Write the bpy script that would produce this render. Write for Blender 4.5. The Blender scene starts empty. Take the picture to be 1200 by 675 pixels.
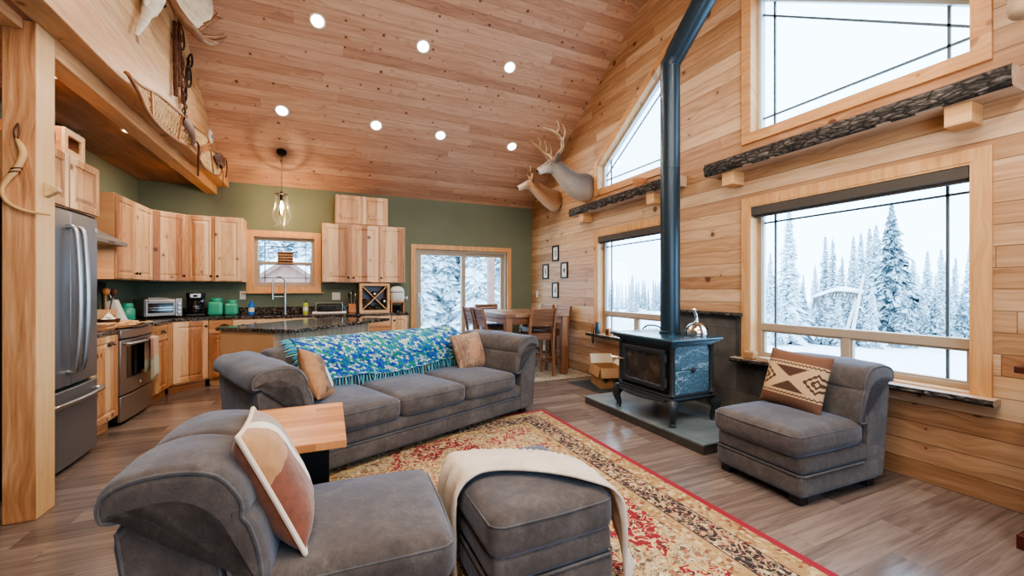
import bpy, bmesh, math, random
from mathutils import Vector, Matrix, Euler, noise
R = math.radians
PI = math.pi
random.seed(7)
SC = bpy.context.scene
COL = SC.collection

# ---------------------------------------------------------------- objects
def tag(o, label=None, cat=None, group=None, kind=None):
    if label: o['label'] = label
    if cat: o['category'] = cat
    if group: o['group'] = group
    if kind: o['kind'] = kind
    return o

def thing(name, label, cat, loc=(0, 0, 0), rz=0.0, group=None, rot=None):
    o = bpy.data.objects.new(name, None)
    o.empty_display_size = 0.05
    COL.objects.link(o)
    o.location = loc
    o.rotation_euler = rot if rot else (0, 0, rz)
    return tag(o, label, cat, group)

def kids(o):
    return [c for c in COL.objects if c.parent == o]

def copy_tree(o, parent=None):
    c = o.copy()
    COL.objects.link(c)
    if parent is not None:
        c.parent = parent
    for ch in kids(o):
        copy_tree(ch, c)
    return c

def dup(root, loc, rz=None, label=None, group=None, scale=None):
    c = copy_tree(root)
    c.location = loc
    if rz is not None: c.rotation_euler = (0, 0, rz)
    if label: c['label'] = label
    if group: c['group'] = group
    if scale: c.scale = scale
    return c

class MB:
    """collects shapes into one mesh"""
    def __init__(self):
        self.bm = bmesh.new()
        self.M = Matrix.Identity(4)
    def at(self, loc=(0, 0, 0), rot=(0, 0, 0)):
        self.M = Matrix.Translation(loc) @ Euler(rot).to_matrix().to_4x4()
        return self
    def v(self, p):
        return self.bm.verts.new(self.M @ Vector(p))
    def f(self, vs):
        try:
            return self.bm.faces.new(vs)
        except ValueError:
            return None
    def box(self, x0, x1, y0, y1, z0, z1):
        p = [self.v((x, y, z)) for x in (x0, x1) for y in (y0, y1) for z in (z0, z1)]
        for q in ((0, 1, 3, 2), (4, 6, 7, 5), (0, 4, 5, 1), (2, 3, 7, 6), (0, 2, 6, 4), (1, 5, 7, 3)):
            self.f([p[i] for i in q])
        return self
    def grid(self, fn, nu, nv, closeu=False, closev=False):
        """fn(i,j)->point ; quads"""
        g = [[self.v(fn(i, j)) for j in range(nv)] for i in range(nu)]
        for i in range(nu if closeu else nu - 1):
            for j in range(nv if closev else nv - 1):
                self.f([g[i][j], g[(i + 1) % nu][j], g[(i + 1) % nu][(j + 1) % nv], g[i][(j + 1) % nv]])
        return g
    def tube(self, pts, r, n=8, closed=False, cap=True, flat=1.0):
        pts = [Vector(p) for p in pts]
        m = len(pts)
        rr = r if isinstance(r, (list, tuple)) else [r] * m
        T = []
        for i in range(m):
            if closed:
                a, b = pts[(i - 1) % m], pts[(i + 1) % m]
            else:
                a, b = pts[max(i - 1, 0)], pts[min(i + 1, m - 1)]
            t = b - a
            T.append(t.normalized() if t.length > 1e-9 else Vector((0, 0, 1)))
        up = Vector((0, 0, 1)) if abs(T[0].z) < .9 else Vector((1, 0, 0))
        N = (up - T[0] * up.dot(T[0])).normalized()
        rings = []
        for i in range(m):
            N = (N - T[i] * N.dot(T[i]))
            N = N.normalized() if N.length > 1e-6 else T[i].orthogonal().normalized()
            B = T[i].cross(N)
            rings.append([self.v(pts[i] + N * (math.cos(2 * PI * k / n) * rr[i] * flat) + B * (math.sin(2 * PI * k / n) * rr[i])) for k in range(n)])
        for i in range(m if closed else m - 1):
            a, b = rings[i], rings[(i + 1) % m]
            for k in range(n):
                self.f([a[k], a[(k + 1) % n], b[(k + 1) % n], b[k]])
        if cap and not closed:
            self.f(rings[0][::-1]); self.f(rings[-1])
        return self
    def bar(self, p0, p1, w, h):
        """square bar from p0 to p1 with cross-section w (horizontal) x h"""
        p0, p1 = Vector(p0), Vector(p1)
        t = (p1 - p0).normalized()
        up = Vector((0, 0, 1)) if abs(t.z) < .95 else Vector((0, 1, 0))
        s = t.cross(up).normalized() * (w / 2)
        u = s.normalized().cross(t).normalized() * (h / 2)
        a = [self.v(p0 + s * i + u * j) for i, j in ((-1, -1), (1, -1), (1, 1), (-1, 1))]
        b = [self.v(p1 + s * i + u * j) for i, j in ((-1, -1), (1, -1), (1, 1), (-1, 1))]
        self.f(a[::-1]); self.f(b)
        for k in range(4):
            self.f([a[k], a[(k + 1) % 4], b[(k + 1) % 4], b[k]])
        return self
    def lathe(self, prof, n=24, c=(0, 0, 0), axis='z'):
        c = Vector(c)
        def pt(r, z, a):
            x, y = r * math.cos(a), r * math.sin(a)
            if axis == 'z': return c + Vector((x, y, z))
            if axis == 'y': return c + Vector((x, z, y))
            return c + Vector((z, x, y))
        rings = []
        for r, z in prof:
            if r < 1e-6: rings.append([self.v(pt(0, z, 0))])
            else: rings.append([self.v(pt(r, z, 2 * PI * k / n)) for k in range(n)])
        for a, b in zip(rings, rings[1:]):
            for k in range(n):
                k2 = (k + 1) % n
                if len(a) == 1 and len(b) == 1: continue
                if len(a) == 1: self.f([a[0], b[k2], b[k]])
                elif len(b) == 1: self.f([a[k], a[k2], b[0]])
                else: self.f([a[k], a[k2], b[k2], b[k]])
        if len(rings[0]) > 1: self.f(rings[0][::-1])
        if len(rings[-1]) > 1: self.f(rings[-1])
        return self
    def prism(self, poly, fn, d0, d1):
        """poly: list of 2d; fn(u,v,d)->3d"""
        a = [self.v(fn(u, w, d0)) for u, w in poly]
        b = [self.v(fn(u, w, d1)) for u, w in poly]
        self.f(a[::-1]); self.f(b)
        self.bm.normal_update()
        n = len(poly)
        for k in range(n):
            self.f([a[k], a[(k + 1) % n], b[(k + 1) % n], b[k]])
        return self
    def ring(self, outer, inner, fn, d0, d1):
        """frame between two polygons of equal length, extruded d0..d1"""
        n = len(outer)
        L = [[self.v(fn(u, w, d)) for u, w in P] for P in (outer, inner) for d in (d0, d1)]
        o0, o1, i0, i1 = L
        for k in range(n):
            k2 = (k + 1) % n
            self.f([o0[k], o0[k2], i0[k2], i0[k]])
            self.f([o1[k], i1[k], i1[k2], o1[k2]])
            self.f([o0[k], o1[k], o1[k2], o0[k2]])
            self.f([i0[k], i0[k2], i1[k2], i1[k]])
        return self
    def rbox(self, x0, x1, y0, y1, z0, z1, r, n=4, m=5, puff=(0, 0, 0)):
        """rounded box, puff bulges each face pair outward at its middle"""
        c = Vector(((x0 + x1) / 2, (y0 + y1) / 2, (z0 + z1) / 2))
        h = Vector(((x1 - x0) / 2, (y1 - y0) / 2, (z1 - z0) / 2))
        r = min(r, h.x * .98, h.y * .98, h.z * .98)
        def cuts(hh):
            inner = hh - r
            a = [-hh + r * (1 - math.cos(k / n * PI / 2)) for k in range(n)]
            b = [-inner + 2 * inner * k / m for k in range(m + 1)]
            return a + b + [-q for q in a[::-1]]
        cu = [cuts(h[k]) for k in range(3)]
        cache = {}
        def V(p):
            key = tuple(round(q, 6) for q in p)
            if key in cache: return cache[key]
            q = Vector([max(-(h[k] - r), min(h[k] - r, p[k])) for k in range(3)])
            d = Vector(p) - q
            if d.length > 1e-9: d = d.normalized() * r
            o = q + d
            for k in range(3):
                if puff[k]:
                    i, j = (k + 1) % 3, (k + 2) % 3
                    w = (1 - (o[i] / h[i]) ** 2) * (1 - (o[j] / h[j]) ** 2)
                    o[k] += (o[k] / h[k]) * puff[k] * w
            cache[key] = self.v(c + o)
            return cache[key]
        for k in range(3):
            i, j = (k + 1) % 3, (k + 2) % 3
            for sgn in (-1, 1):
                for a in range(len(cu[i]) - 1):
                    for b in range(len(cu[j]) - 1):
                        q = []
                        for (aa, bb) in ((a, b), (a + 1, b), (a + 1, b + 1), (a, b + 1)):
                            p = [0, 0, 0]
                            p[k] = sgn * h[k]; p[i] = cu[i][aa]; p[j] = cu[j][bb]
                            q.append(V(p))
                        if sgn < 0: q = q[::-1]
                        if len(set(q)) > 2:
                            self.f(list(dict.fromkeys(q)))
        return self
    def puffy(self, prof, w0, w1, r, fn, crown=0.0, ns=10, wr=0.0, seed=0):
        """closed smooth profile (u,v) swept across w0..w1 with rounded ends; fn(u,v,w)->3d"""
        P = smooth_closed(prof, 4)
        n = len(P)
        nor = []
        for i in range(n):
            a, b = P[i - 1], P[(i + 1) % n]
            t = Vector((b[0] - a[0], b[1] - a[1])).normalized()
            nor.append(Vector((t.y, -t.x)))
        area = sum(P[i][0] * P[(i + 1) % n][1] - P[(i + 1) % n][0] * P[i][1] for i in range(n))
        if area < 0: nor = [-q for q in nor]
        W = (w1 - w0) / 2; mid = (w0 + w1) / 2
        st = []
        for k in range(6): st.append((-W + r * (1 - math.cos(k / 6 * PI / 2)), r * (1 - math.sin(k / 6 * PI / 2))))
        for k in range(ns + 1): st.append((-W + r + (2 * W - 2 * r) * k / ns, 0))
        for k in range(5, -1, -1): st.append((W - r * (1 - math.cos(k / 6 * PI / 2)), r * (1 - math.sin(k / 6 * PI / 2))))
        rings = []
        for t, off in st:
            cr = crown * (1 - (t / W) ** 2)
            ring = []
            for i in range(n):
                k = cr - off
                if wr:
                    k += wr * noise.noise(Vector((P[i][0] * 9 + seed, P[i][1] * 9, t * 9)))
                q = (P[i][0] + nor[i].x * k, P[i][1] + nor[i].y * k)
                ring.append(self.v(fn(q[0], q[1], mid + t)))
            rings.append(ring)
        for a, b in zip(rings, rings[1:]):
            for i in range(n):
                self.f([a[i], a[(i + 1) % n], b[(i + 1) % n], b[i]])
        caps = [q for q in (self.f(rings[0][::-1]), self.f(rings[-1])) if q]
        self.bm.normal_update()
        bmesh.ops.triangulate(self.bm, faces=caps, ngon_method='EAR_CLIP')
        return self
    def build(self, name, mat, parent=None, bevel=0.0, smooth=True, angle=40, seg=2, loc=None, rot=None, sub=0):
        bmesh.ops.recalc_face_normals(self.bm, faces=self.bm.faces[:])
        me = bpy.data.meshes.new(name)
        self.bm.to_mesh(me); self.bm.free()
        o = bpy.data.objects.new(name, me)
        COL.objects.link(o)
        for m in (mat if isinstance(mat, (list, tuple)) else [mat]):
            me.materials.append(m)
        if smooth:
            me.shade_smooth()
            me.set_sharp_from_angle(angle=R(angle))
        if bevel:
            b = o.modifiers.new('bevel', 'BEVEL')
            b.width = bevel; b.segments = seg; b.limit_method = 'ANGLE'; b.angle_limit = R(38)
            b.harden_normals = False
        if sub:
            s = o.modifiers.new('sub', 'SUBSURF'); s.levels = sub; s.render_levels = sub
        if parent is not None: o.parent = parent
        if loc: o.location = loc
        if rot: o.rotation_euler = rot
        return o

def smooth_closed(P, k=4):
    out = []
    n = len(P)
    for i in range(n):
        p0, p1, p2, p3 = [Vector(P[(i + d) % n]) for d in (-1, 0, 1, 2)]
        for s in range(k):
            t = s / k
            out.append(.5 * ((2 * p1) + (-p0 + p2) * t + (2 * p0 - 5 * p1 + 4 * p2 - p3) * t * t + (-p0 + 3 * p1 - 3 * p2 + p3) * t ** 3))
    return out

def smooth_open(P, k=6):
    P = [Vector(p) for p in P]
    out = []
    n = len(P)
    for i in range(n - 1):
        p0, p1, p2, p3 = P[max(i - 1, 0)], P[i], P[i + 1], P[min(i + 2, n - 1)]
        for s in range(k):
            t = s / k
            out.append(.5 * ((2 * p1) + (-p0 + p2) * t + (2 * p0 - 5 * p1 + 4 * p2 - p3) * t * t + (-p0 + 3 * p1 - 3 * p2 + p3) * t ** 3))
    out.append(P[-1])
    return out

def interp(vals, n):
    out = []
    for i in range(n):
        t = i / (n - 1) * (len(vals) - 1)
        k = min(int(t), len(vals) - 2)
        out.append(vals[k] + (vals[k + 1] - vals[k]) * (t - k))
    return out

def inset(poly, w):
    """inset a convex polygon (list of 2d)"""
    n = len(poly)
    area = sum(poly[i][0] * poly[(i + 1) % n][1] - poly[(i + 1) % n][0] * poly[i][1] for i in range(n))
    sg = 1 if area > 0 else -1
    L = []
    for i in range(n):
        a, b = Vector(poly[i]), Vector(poly[(i + 1) % n])
        t = (b - a).normalized()
        nn = Vector((-t.y, t.x)) * sg
        L.append((a + nn * w, t))
    out = []
    for i in range(n):
        (p, t), (q, s) = L[i - 1], L[i]
        den = t.x * s.y - t.y * s.x
        k = ((q.x - p.x) * s.y - (q.y - p.y) * s.x) / den
        out.append(tuple(p + t * k))
    return out

def struct(o):
    o['kind'] = 'structure'
    return o
# ---------------------------------------------------------------- materials
def lin(h):
    h = h.lstrip('#')
    o = []
    for i in (0, 2, 4):
        c = int(h[i:i + 2], 16) / 255
        o.append(c / 12.92 if c <= .04045 else ((c + .055) / 1.055) ** 2.4)
    return (*o, 1)

class NT:
    def __init__(self, name, rough=.5, **kw):
        self.mat = bpy.data.materials.new(name)
        self.mat.use_nodes = True
        self.t = self.mat.node_tree
        self.b = self.t.nodes['Principled BSDF']
        self.out = self.t.nodes['Material Output']
        self.set('Roughness', rough)
        for k, v in kw.items(): self.set(k.replace('_', ' '), v)
    def set(self, k, v):
        s = self.b.inputs[k]
        self._in(s, v)
    def _in(self, s, v):
        if v is None: return
        if isinstance(v, bpy.types.NodeSocket): self.t.links.new(v, s)
        else: s.default_value = v
    def n(self, typ, **props):
        nd = self.t.nodes.new(typ)
        for k, v in props.items(): setattr(nd, k, v)
        return nd
    def m(self, op, a, b=None, c=None, clamp=False):
        nd = self.n('ShaderNodeMath', operation=op, use_clamp=clamp)
        for i, v in enumerate((a, b, c)): self._in(nd.inputs[i], v)
        return nd.outputs[0]
    def mix(self, fac, a, b, mode='MIX'):
        nd = self.n('ShaderNodeMix', data_type='RGBA', blend_type=mode)
        self._in(nd.inputs[0], fac); self._in(nd.inputs[6], a); self._in(nd.inputs[7], b)
        return nd.outputs[2]
    def ramp(self, fac, stops, interp='LINEAR'):
        nd = self.n('ShaderNodeValToRGB')
        cr = nd.color_ramp; cr.interpolation = interp
        while len(cr.elements) < len(stops): cr.elements.new(.5)
        for e, (p, c) in zip(cr.elements, stops):
            e.position = p; e.color = c if not isinstance(c, str) else lin(c)
        self._in(nd.inputs[0], fac)
        return nd.outputs[0]
    def obj(self):
        return self.n('ShaderNodeTexCoord').outputs['Object']
    def pos(self):
        return self.n('ShaderNodeNewGeometry').outputs['Position']
    def xyz(self, v):
        nd = self.n('ShaderNodeSeparateXYZ'); self._in(nd.inputs[0], v)
        return nd.outputs
    def vec(self, x=0., y=0., z=0.):
        nd = self.n('ShaderNodeCombineXYZ')
        for i, v in enumerate((x, y, z)): self._in(nd.inputs[i], v)
        return nd.outputs[0]
    def mapv(self, v, scale=(1, 1, 1), rot=(0, 0, 0), loc=(0, 0, 0)):
        nd = self.n('ShaderNodeMapping'); self._in(nd.inputs[0], v)
        nd.inputs['Scale'].default_value = scale; nd.inputs['Rotation'].default_value = rot; nd.inputs['Location'].default_value = loc
        return nd.outputs[0]
    def noise(self, v, scale=5., detail=3., rough=.5, dist=0., out=0):
        nd = self.n('ShaderNodeTexNoise')
        self._in(nd.inputs['Vector'], v); self._in(nd.inputs['Scale'], scale)
        nd.inputs['Detail'].default_value = detail; nd.inputs['Roughness'].default_value = rough; nd.inputs['Distortion'].default_value = dist
        return nd.outputs[out]
    def voro(self, v, scale=5., feature='F1', out='Distance', rand=1.):
        nd = self.n('ShaderNodeTexVoronoi', feature=feature)
        self._in(nd.inputs['Vector'], v); self._in(nd.inputs['Scale'], scale)
        nd.inputs['Randomness'].default_value = rand
        return nd.outputs[out]
    def white(self, v, dim='3D', out=0):
        nd = self.n('ShaderNodeTexWhiteNoise', noise_dimensions=dim)
        self._in(nd.inputs['W' if dim == '1D' else 'Vector'], v)
        return nd.outputs[out]
    def bump(self, h, strength=.3, dist=.01):
        nd = self.n('ShaderNodeBump')
        nd.inputs['Strength'].default_value = strength; nd.inputs['Distance'].default_value = dist
        self._in(nd.inputs['Height'], h)
        self.t.links.new(nd.outputs[0], self.b.inputs['Normal'])
    def rnd(self):
        return self.n('ShaderNodeObjectInfo').outputs['Random']

def plain(name, col, rough=.5, metal=0., **kw):
    k = NT(name, rough)
    k.set('Base Color', lin(col) if isinstance(col, str) else col)
    k.set('Metallic', metal)
    for a, v in kw.items(): k.set(a.replace('_', ' '), v)
    return k.mat

def mottled(name, c1, c2, scale=8., rough=.6, metal=0., bump=0., bscale=None, world=False, **kw):
    k = NT(name, rough)
    v = k.pos() if world else k.obj()
    nz = k.noise(v, scale, 4, .6)
    k.set('Base Color', k.ramp(nz, [(.3, c1), (.7, c2)]))
    k.set('Metallic', metal)
    for a, q in kw.items(): k.set(a.replace('_', ' '), q)
    if bump:
        k.bump(k.noise(v, bscale or scale * 4, 4, .6), bump, .01)
    return k.mat

def planks(name, along, across, width, length, light, mid, dark, knot='5a3520', knots=1.0, seam=.0022, seamcol='4d3320',
           rough=.5, vscale=1.0, world=True, var=.5, butt=True, grain=1.0, kscale=2.6, bumpy=.25, rndobj=False, redvar=0.0, ksize=1.0):
    k = NT(name, rough)
    P = k.xyz(k.pos() if world else k.obj())
    ax = {'x': 0, 'y': 1, 'z': 2}
    u = P[ax[along]]; v = P[ax[across]]
    if vscale != 1.0: v = k.m('MULTIPLY', v, vscale)
    third = P[3 - ax[along] - ax[across]]
    if name.split('_')[0] in ('beam', 'trim', 'post'): v = k.m('ADD', v, third)
    if rndobj:
        rr = k.rnd()
        v = k.m('ADD', v, k.m('MULTIPLY', rr, 3.7)); u = k.m('ADD', u, k.m('MULTIPLY', rr, 11.3))
    vr = k.m('DIVIDE', v, width)
    row = k.m('FLOOR', vr); fv = k.m('FRACT', vr)
    rw = k.white(row, '1D')
    ur = k.m('ADD', k.m('DIVIDE', u, length), k.m('MULTIPLY', rw, 7.31))
    seg = k.m('FLOOR', ur); fu = k.m('FRACT', ur)
    bid = k.white(k.vec(row, seg, 0.), '3D', 0)
    bid2 = k.white(k.vec(seg, row, 3.3), '3D', 0)
    # knots
    kv = k.vec(k.m('MULTIPLY', u, kscale), k.m('ADD', k.m('MULTIPLY', v, kscale * 1.0), k.m('MULTIPLY', bid, 43.)), 0.)
    kn = k.n('ShaderNodeTexVoronoi', feature='F1', voronoi_dimensions='2D')
    k._in(kn.inputs['Vector'], kv); kn.inputs['Scale'].default_value = 1.0
    kd = kn.outputs['Distance']
    krnd = k.xyz(kn.outputs['Color'])[0]
    warp = k.m('MULTIPLY', k.m('SUBTRACT', .35, kd, clamp=True), .35)
    # grain
    gv = k.vec(k.m('MULTIPLY', u, 1.6), k.m('ADD', k.m('MULTIPLY', v, 26.), k.m('MULTIPLY', warp, 9. if knots > .2 else 0.)), k.m('MULTIPLY', bid, 91.))
    g1 = k.noise(gv, 1.0, 4, .62, .6)
    gf = k.vec(k.m('MULTIPLY', u, 5.), k.m('MULTIPLY', v, 190.), k.m('MULTIPLY', bid, 31.))
    g2 = k.noise(gf, 1.0, 3, .6)
    tone = k.m('ADD', k.m('MULTIPLY', k.m('SUBTRACT', g1, .5), 1.15 * grain), k.m('MULTIPLY', k.m('SUBTRACT', g2, .5), .35 * grain))
    tone = k.m('ADD', tone, k.m('MULTIPLY', k.m('SUBTRACT', bid, .5), var))
    tone = k.m('ADD', tone, .5, clamp=True)
    col = k.ramp(tone, [(.12, light), (.5, mid), (.92, dark)])
    if redvar:
        col = k.mix(k.m('MULTIPLY', k.m('GREATER_THAN', bid2, .62), redvar), col, lin('a0603c'), 'MULTIPLY')
    if knots:
        halo = k.m('MULTIPLY', k.m('SUBTRACT', 1., k.m('DIVIDE', kd, .17), clamp=True), k.m('MULTIPLY', krnd, .5 * knots))
        col = k.mix(halo, col, lin(dark))
        core = k.m('MULTIPLY', k.m('MULTIPLY', k.m('SUBTRACT', k.m('MULTIPLY', k.m('POWER', krnd, 2.), .105 * ksize), kd), 40., clamp=True), .92 * min(knots, 1))
        col = k.mix(core, col, lin(knot))
    d1 = k.m('MULTIPLY', k.m('MINIMUM', fv, k.m('SUBTRACT', 1., fv)), width)
    s = k.m('SUBTRACT', 1., k.m('DIVIDE', d1, seam), clamp=True)
    if butt:
        d2 = k.m('MULTIPLY', k.m('MINIMUM', fu, k.m('SUBTRACT', 1., fu)), length)
        s = k.m('MAXIMUM', s, k.m('SUBTRACT', 1., k.m('DIVIDE', d2, seam * .8), clamp=True))
    col = k.mix(k.m('MULTIPLY', s, .85), col, lin(seamcol))
    k.set('Base Color', col)
    if bumpy:
        h = k.m('SUBTRACT', k.m('MULTIPLY', g2, .08), s)
        k.bump(h, bumpy, .004)
    return k.mat

MAT = {}
MAT['wall_pine'] = planks('wall_pine', 'y', 'z', .128, 4.2, 'd8ba98', 'bf9873', '966c4a', knots=1., var=.6, rough=.48, seam=.0046, redvar=.2, seamcol='3e2818')
MAT['ceil_pine'] = planks('ceil_pine', 'x', 'y', .125, 3.4, 'd3b096', 'bf957a', '986e59', knots=1., var=.42, rough=.5, vscale=1.2, kscale=5.0, ksize=1.0, seam=.003, seamcol='54382a')
MAT['loft_pine'] = planks('loft_pine', 'y', 'z', .13, 2.6, 'd9be98', 'c9a67e', 'a67b54', knots=.9, var=.7, rough=.5, seam=.004)
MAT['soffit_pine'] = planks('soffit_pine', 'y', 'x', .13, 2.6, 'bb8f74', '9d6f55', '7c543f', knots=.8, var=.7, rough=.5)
MAT['beam_y'] = planks('beam_y', 'y', 'z', .5, 90., 'd8ad84', 'c6976b', 'a5744d', knots=.8, var=.1, rough=.5, butt=False, seam=.0001)
MAT['beam_z'] = planks('beam_z', 'z', 'x', .9, 90., 'dbae86', 'c08c62', '8f5f3e', knots=.9, var=.1, rough=.5, grain=1.5, kscale=1.6, butt=False, seam=.0001)
MAT['beam_x'] = planks('beam_x', 'x', 'z', .9, 90., 'dba777', 'cf945f', 'b17444', knots=.6, var=.1, rough=.5, butt=False, seam=.0001)
MAT['post_side'] = planks('post_side', 'z', 'y', .9, 90., 'e7c79a', 'dcb583', 'c89a68', knots=.2, var=.1, rough=.5, butt=False, seam=.0001, grain=.7)
MAT['trim_y'] = planks('trim_y', 'y', 'z', .4, 90., 'dcb283', 'cc9a68', 'b07a4c', knots=.5, var=.1, rough=.45, butt=False, seam=.0001, world=True)
MAT['trim_z'] = planks('trim_z', 'z', 'y', .4, 90., 'dfb88b', 'd0a06d', 'b5804f', knots=.7, var=.1, rough=.45, butt=False, seam=.0001)
MAT['trim_x'] = planks('trim_x', 'x', 'z', .4, 90., 'dcb283', 'd09c68', 'b87f4f', knots=.5, var=.1, rough=.45, butt=False, seam=.0001)
MAT['trim_xz'] = planks('trim_xz', 'z', 'x', .4, 90., 'dfb88b', 'd3a06c', 'b5804f', knots=.5, var=.1, rough=.45, butt=False, seam=.0001)
MAT['cab'] = planks('cab', 'z', 'x', .085, 60., 'e0bd96', 'c9976a', '9c6743', knots=1.2, var=.95, rough=.38, world=False, rndobj=True, seam=.0004, butt=False, kscale=3.6, seamcol='8f5c36', bumpy=.06)
MAT['cab_h'] = planks('cab_h', 'x', 'z', .085, 60., 'e0bd96', 'ca986c', 'a37049', knots=1., var=.8, rough=.38, world=False, rndobj=True, seam=.0004, butt=False, kscale=3.6, seamcol='8f5c36', bumpy=.06)
MAT['island_panel'] = mottled('island_panel', 'bd9168', 'cba078', 3., .5)
MAT['bead'] = planks('bead', 'z', 'x', .085, 5., 'dcc1a4', 'cfae8e', 'b48d6c', knots=.3, var=.35, rough=.5, world=False, butt=False, seam=.004, seamcol='6b5442')
MAT['table_top'] = planks('table_top', 'x', 'y', .06, .9, 'dba170', 'c98a58', 'a4653a', knots=.25, var=.7, rough=.35, world=False, seam=.0008)
MAT['rustic_z'] = planks('rustic_z', 'z', 'x', .4, 3., 'a87c58', '85593a', '5c3a25', knots=.5, var=.3, rough=.5, world=False, butt=False, seam=.0003, rndobj=True)
MAT['rustic_x'] = planks('rustic_x', 'x', 'z', .09, 3., 'a67a57', '86593a', '5b3823', knots=.5, var=.5, rough=.5, world=False, butt=False, seam=.002, rndobj=True)
MAT['rustic_top'] = planks('rustic_top', 'y', 'x', .12, 3., 'a98468', '8b6448', '64432e', knots=.5, var=.5, rough=.35, world=False, butt=False, seam=.002)
MAT['floor'] = planks('floor_planks', 'x', 'y', .178, 1.25, '8f7f75', '766760', '584c46', knot='59463a', knots=.15, seam=.0018, seamcol='463830', rough=.20, var=.45, grain=1.25, kscale=1.8, bumpy=.12)
MAT['light_wood'] = planks('light_wood', 'x', 'z', .3, 3., 'e0bd92', 'd5a878', 'ba8453', knots=.3, var=.3, rough=.5, world=False, butt=False, seam=.0003, rndobj=True)
MAT['box_wood'] = planks('box_wood', 'x', 'z', .3, 3., 'cf9870', 'b87c54', '925a3a', knots=.3, var=.3, rough=.5, world=False, butt=False, seam=.0003, rndobj=True)
MAT['dark_wood'] = mottled('dark_wood', '3b1710', '5a2418', 6., .3)
MAT['stick_wood'] = mottled('stick_wood', 'c69a63', 'd8b27e', 10., .5)
MAT['bent_wood'] = mottled('bent_wood', '7d4e2d', 'a0693f', 10., .5)
MAT['rawhide'] = mottled('rawhide', 'b89868', 'd8bd8e', 30., .7)
MAT['leather'] = mottled('leather', '3c2218', '5a3524', 14., .6)
MAT['sage'] = mottled('green_wall_paint', '6d7561', '757d69', 2., .75, world=True, bump=.05, bscale=90)
MAT['rear_paint'] = plain('rear_paint', 'cbb79d', .8)

def bark(name):
    k = NT(name, .85)
    P = k.xyz(k.pos())
    v = k.vec(k.m('MULTIPLY', P[0], 30.), k.m('MULTIPLY', P[1], 9.), k.m('MULTIPLY', P[2], 30.))
    a = k.noise(v, 1.2, 5, .65, 1.2)
    b = k.voro(k.vec(k.m('MULTIPLY', P[0], 26.), k.m('MULTIPLY', P[1], 8.), k.m('MULTIPLY', P[2], 26.)), 1.3, 'DISTANCE_TO_EDGE')
    col = k.ramp(a, [(.3, '1d1a18'), (.5, '4a4440'), (.66, '7f7873'), (.82, 'b5b0ab')])
    col = k.mix(k.m('SUBTRACT', 1., k.m('MULTIPLY', b, 7.), clamp=True), col, lin('0d0b09'))
    k.set('Base Color', col)
    k.bump(k.m('ADD', a, b), 1., .02)
    return k.mat
MAT['bark'] = bark('rough_bark')

def slab_wood(name):
    k = NT(name, .55)
    a = k.noise(k.mapv(k.pos(), (8, 1.2, 8)), 2., 4, .6)
    k.set('Base Color', k.ramp(a, [(.3, 'a98f79'), (.7, 'c9b29b')]))
    return k.mat
MAT['slab'] = slab_wood('sawn_slab')

def fabric(name, c1, c2, c3, sheen=.4):
    k = NT(name, .92)
    o = k.obj()
    big = k.noise(o, 5., 4, .65, .4)
    fine = k.noise(o, 140., 3, .7)
    mid = k.noise(o, 24., 4, .65, .8)
    col = k.ramp(k.m('ADD', k.m('ADD', k.m('MULTIPLY', big, .5), k.m('MULTIPLY', fine, .2)), k.m('MULTIPLY', mid, .3)), [(.34, c1), (.5, c2), (.66, c3)])
    k.set('Base Color', col)
    k.set('Sheen Weight', sheen); k.set('Sheen Roughness', .45); k.set('Sheen Tint', lin('a9c0de'))  # bluish sheen tint stands in for window light on the cloth
    k.bump(k.m('ADD', k.m('ADD', k.m('MULTIPLY', fine, .35), k.m('MULTIPLY', mid, .6)), k.m('MULTIPLY', k.noise(o, 6., 2, .5, .8), 1.3)), .28, .010)
    return k.mat
MAT['sofa'] = fabric('charcoal_microfibre', '3f3834', '534b46', '6a625c', .5)
MAT['piping'] = fabric('charcoal_piping', '454240', '575352', '6b6764')
MAT['cream_knit'] = fabric('cream_knit', 'bfae9c', 'd2c2b0', 'e2d5c6', .2)
MAT['cream_cord'] = plain('cream_cord', 'd9c7b2', .8)
MAT['white_yarn'] = plain('white_yarn', 'e6e2db', .9)

def granite(name):
    k = NT(name, .12)
    p = k.pos()
    a = k.voro(p, 90., 'F1', 'Color'); ax = k.xyz(a)
    b = k.noise(p, 40., 4, .7)
    v = k.m('ADD', k.m('MULTIPLY', ax[0], .5), k.m('MULTIPLY', b, .5))
    k.set('Base Color', k.ramp(v, [(.35, '17181a'), (.5, '30302f'), (.62, '574a40'), (.74, '8d8379')]))
    return k.mat
MAT['granite'] = granite('dark_granite')

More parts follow.
